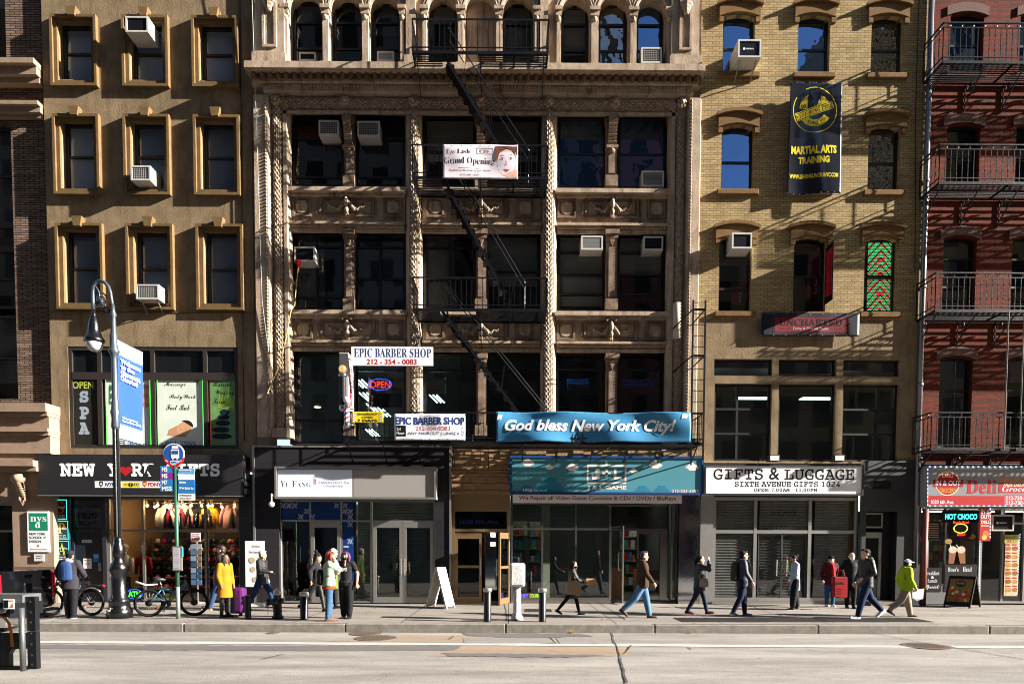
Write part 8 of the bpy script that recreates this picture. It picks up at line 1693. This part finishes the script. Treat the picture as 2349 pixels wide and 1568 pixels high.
person(1473, 1417, 1263, -8, 'person with glasses in a brown hooded jacket and light blue jeans striding right', ((14, 3, 0), (-25, 22, -38)), ((.06, .05, -.29), (.14, .04, -.27)), clothm('3b2a1f', .9, 12), clothm('4f7294', .85, 26, .5), ('4a2c1e', '2a1c14'), ('short', M('hair_brown', '2e1e15', .5)), 'l', .07, 1.08, coat_r=1.2, hood=True, glasses=True, wide=1.1, pant_r=1.15)
t, P, hp, H, f, s = person(1603, 1408, 1273, -10, 'person with a ponytail in a black puffer shading the eyes with one hand', ((20, 8, 12), (-18, 10, -8)), ((.06, .05, -.28), (.13, .03, .09, (.5, .6, -.8))), clothm('0c0d11', .55, 22, .9), clothm('1a2036', .7), ('1a1a1c', 'd8287a'), ('pony', hdark), 'l', .12, 1.15, coat_r=1.16, pant_r=.9, scarf=clothm('3a4a68', .9, 20))
bag('shoulder_bag', 'small flowery crossbody bag on the black puffer', 'bag', P(.06, -.125, .02), f, s, .22, .12, .04, M('floral_print', '9aa8a0', .6, var=1, vs=22, dark='7a2a3a'), [P(.0, -.13, .07), P(-.04, -.03, .32), P(.1, -.13, .07)])
t, P, hp, H, f, s = person(1701, 1413, 1262, -5, 'person in a navy jacket and dark jeans walking right with a grey brown backpack', ((10, 6, 4), (-8, 18, -14)), ((.03, .04, -.3), (.1, .05, -.28)), clothm('1b2036', .6, 14), clothm('151e34', .85, 26, .4), ('5a5e66', 'a8acb0'), ('short', hdark), 'l', .07, 1.05, coat_r=1.1, hood=True, glasses=True)
bag('backpack', 'grey brown backpack on the back of the navy jacket', 'backpack', P(-.12, 0, .15), s, f, .48, .15, .085, clothm('38322e', .8, 16))
t, P, hp, H, f, s = person(1822, 1398, 1272, 176, 'person in a pale blue coat and black cropped trousers looking down at a phone', ((8, 4, 0), (-6, 4, 0)), ((.16, -.02, -.14), (.05, .04, -.27)), clothm('9db6c2', .8, 10), clothm('0f0f12', .8, 8), ('17171b', 'c8c4c0'), ('bun', hdark), 'm', .17, 1.12, coat_r=1.05, head=(0, 22), pant_r=1.45, leglen=.88)
phone(hp[0], 'black phone held by the person in pale blue', f)
t, P, hp, H, f, s = person(1903, 1390, 1274, -92, 'person in a black beanie, white mask, red scarf and maroon coat', ((3, 2, 0), (-2, 2, 0)), ((.03, .06, -.29), (.04, .06, -.29)), clothm('4c1420', .8, 14), clothm('254a74', .85, 26, .4), ('d8c4c0', 'e0d8d4'), ('long', M('hair_blond', '8a6a42', .5)), 'l', .1, 1.12, coat_r=1.15, mask=K('e4e2e0'), hat=('beanie', clothm('15151a', .95, 50)), scarf=clothm('b81420', .9, 20))
t, P, hp, H, f, s = person(1950, 1394, 1266, -100, 'balding person in a white mask and plain black jacket beside the red scarf', ((3, 2, 0), (-2, 2, 0)), (HANG, (.06, .1, -.27)), clothm('0f1013', .7, 14), clothm('121215'), ('0e0e10', '0e0e10'), ('bald', hgrey), 'l', .07, 1.05, coat_r=1.1, mask=K('e4e2e0'))
q = W(1926, 1346, G(1926, 1398).y); rb_ = K('8e1218', .7); mb = MB(); zt_, zb_ = WZ(1926, 1323, q.y), WZ(1926, 1371, q.y); w_ = .19
mb.prism([(q.x - w_ * .9, zb_ + .04), (q.x + w_ * .55, zb_), (q.x + w_, zb_ + .03), (q.x + w_ * .95, zt_), (q.x - w_ * .95, zt_ + .02)], q.y - .07, q.y + .07); rb2 = mb.build('shopping_bag', rb_, None, label='bright red carrier bag with black lettering held between the red scarf and the black jackets', cat='bag', bevel=.015)
mb = MB(); mb.tube([(q.x - .1, q.y - .02, zt_), (q.x - .04, q.y, zt_ + .2), (q.x + .08, q.y, zt_ + .2), (q.x + .14, q.y - .02, zt_)], .01, 6); mb.build('handle', rb_, rb2)
mb = MB(); mb.textw('jacks.', q.x - .14, q.x + .1, zt_ - .22, zt_ - .11, q.y - .074, 0, 'bold', .02)
for k in range(4): mb.box(q.x - .13, q.x - .0 + .03 * (k % 2), q.y - .073, q.y - .0715, zb_ + .1 + .05 * k, zb_ + .115 + .05 * k)
mb.build('lettering', blk, rb2)
t, P, hp, H, f, s = person(1984, 1418, 1258, 184, 'dark haired person in a black zipped jacket, jeans and white trainers striding left', ((20, 8, 10), (-26, 18, -32)), ((.12, .02, -.22), (.06, .05, -.28)), clothm('0c0a0c', .55, 12), clothm('182746', .85, 26, .4), ('d0d0d2', 'dcdcdc'), ('short', hdark), 'l', .07, 1.05, coat_r=1.14, hood=True, wide=1.08, pant_r=1.1)
phone(hp[0], 'dark phone held by the striding walker in white trainers', f)
def backprint(t, P, hps, H, f, s, u):
    q = MB()
    for k in range(4): c = P(-.05, -.1, .22 - .03 * k); q.bar(c + f * -.03 * H, c + f * .02 * H - s * .006 * H, .006, .012)
    q.build('back_print', K('33363a'), t)
t, P, hp, H, f, s = person(2076, 1414, 1282, -6, 'person in a white cap and hi-vis yellow hoodie with khaki trousers, walking right', ((14, 3, 0), (-24, 20, -30)), ((-.02, .06, -.29), (.08, .03, -.28)), clothm('a4c01a', .8, 12), clothm('8f8373', .85, 14), ('17171a', '101012'), ('short', hdark), 'm', .07, 1.12, coat_r=1.28, hat=('cap', K('c4d0d8')), hood=True, wide=1.12, pant_r=1.3, beard=True, extra=backprint)
wr, d = hp[1]; q = MB(); c = wr + d * .12; q.add([c + Vector((-.14, -.01, .02)), c + Vector((.16, -.01, .06)), c + Vector((.15, .01, -.2)), c + Vector((.0, .02, -.25)), c + Vector((-.12, .0, -.18))], [(0, 1, 2, 3, 4)]); o = q.build('paper', wht, None, label='white sheet of paper in the hand of the hi-vis walker', cat='paper'); o.modifiers.new('thick', 'SOLIDIFY').thickness = .002
# ------------------------------------------------------------------ the row across the avenue, seen mirrored in the glass
def FACADE(name, wall, win, w, h, ms):
    m, nt, b = _new(name); s = nt.nodes.new('ShaderNodeSeparateXYZ'); nt.links.new(_pos(nt), s.inputs[0]); cb = nt.nodes.new('ShaderNodeCombineXYZ')
    nt.links.new(s.outputs[0], cb.inputs[0]); nt.links.new(s.outputs[2], cb.inputs[1]); t = nt.nodes.new('ShaderNodeTexBrick'); t.offset = 0; nt.links.new(cb.outputs[0], t.inputs['Vector'])
    for k, v in (('Scale', 1), ('Brick Width', w), ('Row Height', h), ('Mortar Size', ms), ('Mortar Smooth', 0)): t.inputs[k].default_value = v
    t.inputs['Color1'].default_value = lin(win); t.inputs['Color2'].default_value = lin(win); t.inputs['Mortar'].default_value = lin(wall)
    nt.links.new(t.outputs['Color'], b.inputs['Base Color']); b.inputs['Roughness'].default_value = .7; return m
OPP = [(-75, -52, 48, '6b5a50', 'grey brown office block across the avenue, farthest left'), (-52, -36, 60, '7d6a58', 'tall tan block across the avenue'), (-36, -20, 52, '56565c', 'blue grey block across the avenue'), (-20, -6, 66, '747880', 'pale tall tower across the avenue'),
       (-6, 7, 50, '4c4848', 'dark grey block directly across the avenue'), (7, 14, 38, '7a4a48', 'rosy low block across the avenue'), (14, 27, 27, '8a7458', 'lowest tan building across the avenue'), (27, 44, 46, '9a8462', 'sandy block across the avenue'), (44, 62, 55, '6a5a50', 'brown block across the avenue'), (62, 90, 50, '77706a', 'grey block across the avenue')]
for i, (a, b, h, c, lab) in enumerate(OPP):
    m = MB(); m.box(a + .02, b - .02, -50, -32, -.02, h); m.box(a + .02, b - .02, -32, -31.6, h - 1.4, h + .3); m.box(a + .02, b - .02, -32, -31.7, 4.2, 4.8)
    m.build('opposite_building', FACADE('far_facade_%d' % i, c, '1a1d22', (b - a) / round((b - a) / 2.4), 3.6, .55), None, label=lab, cat='building', base=True)
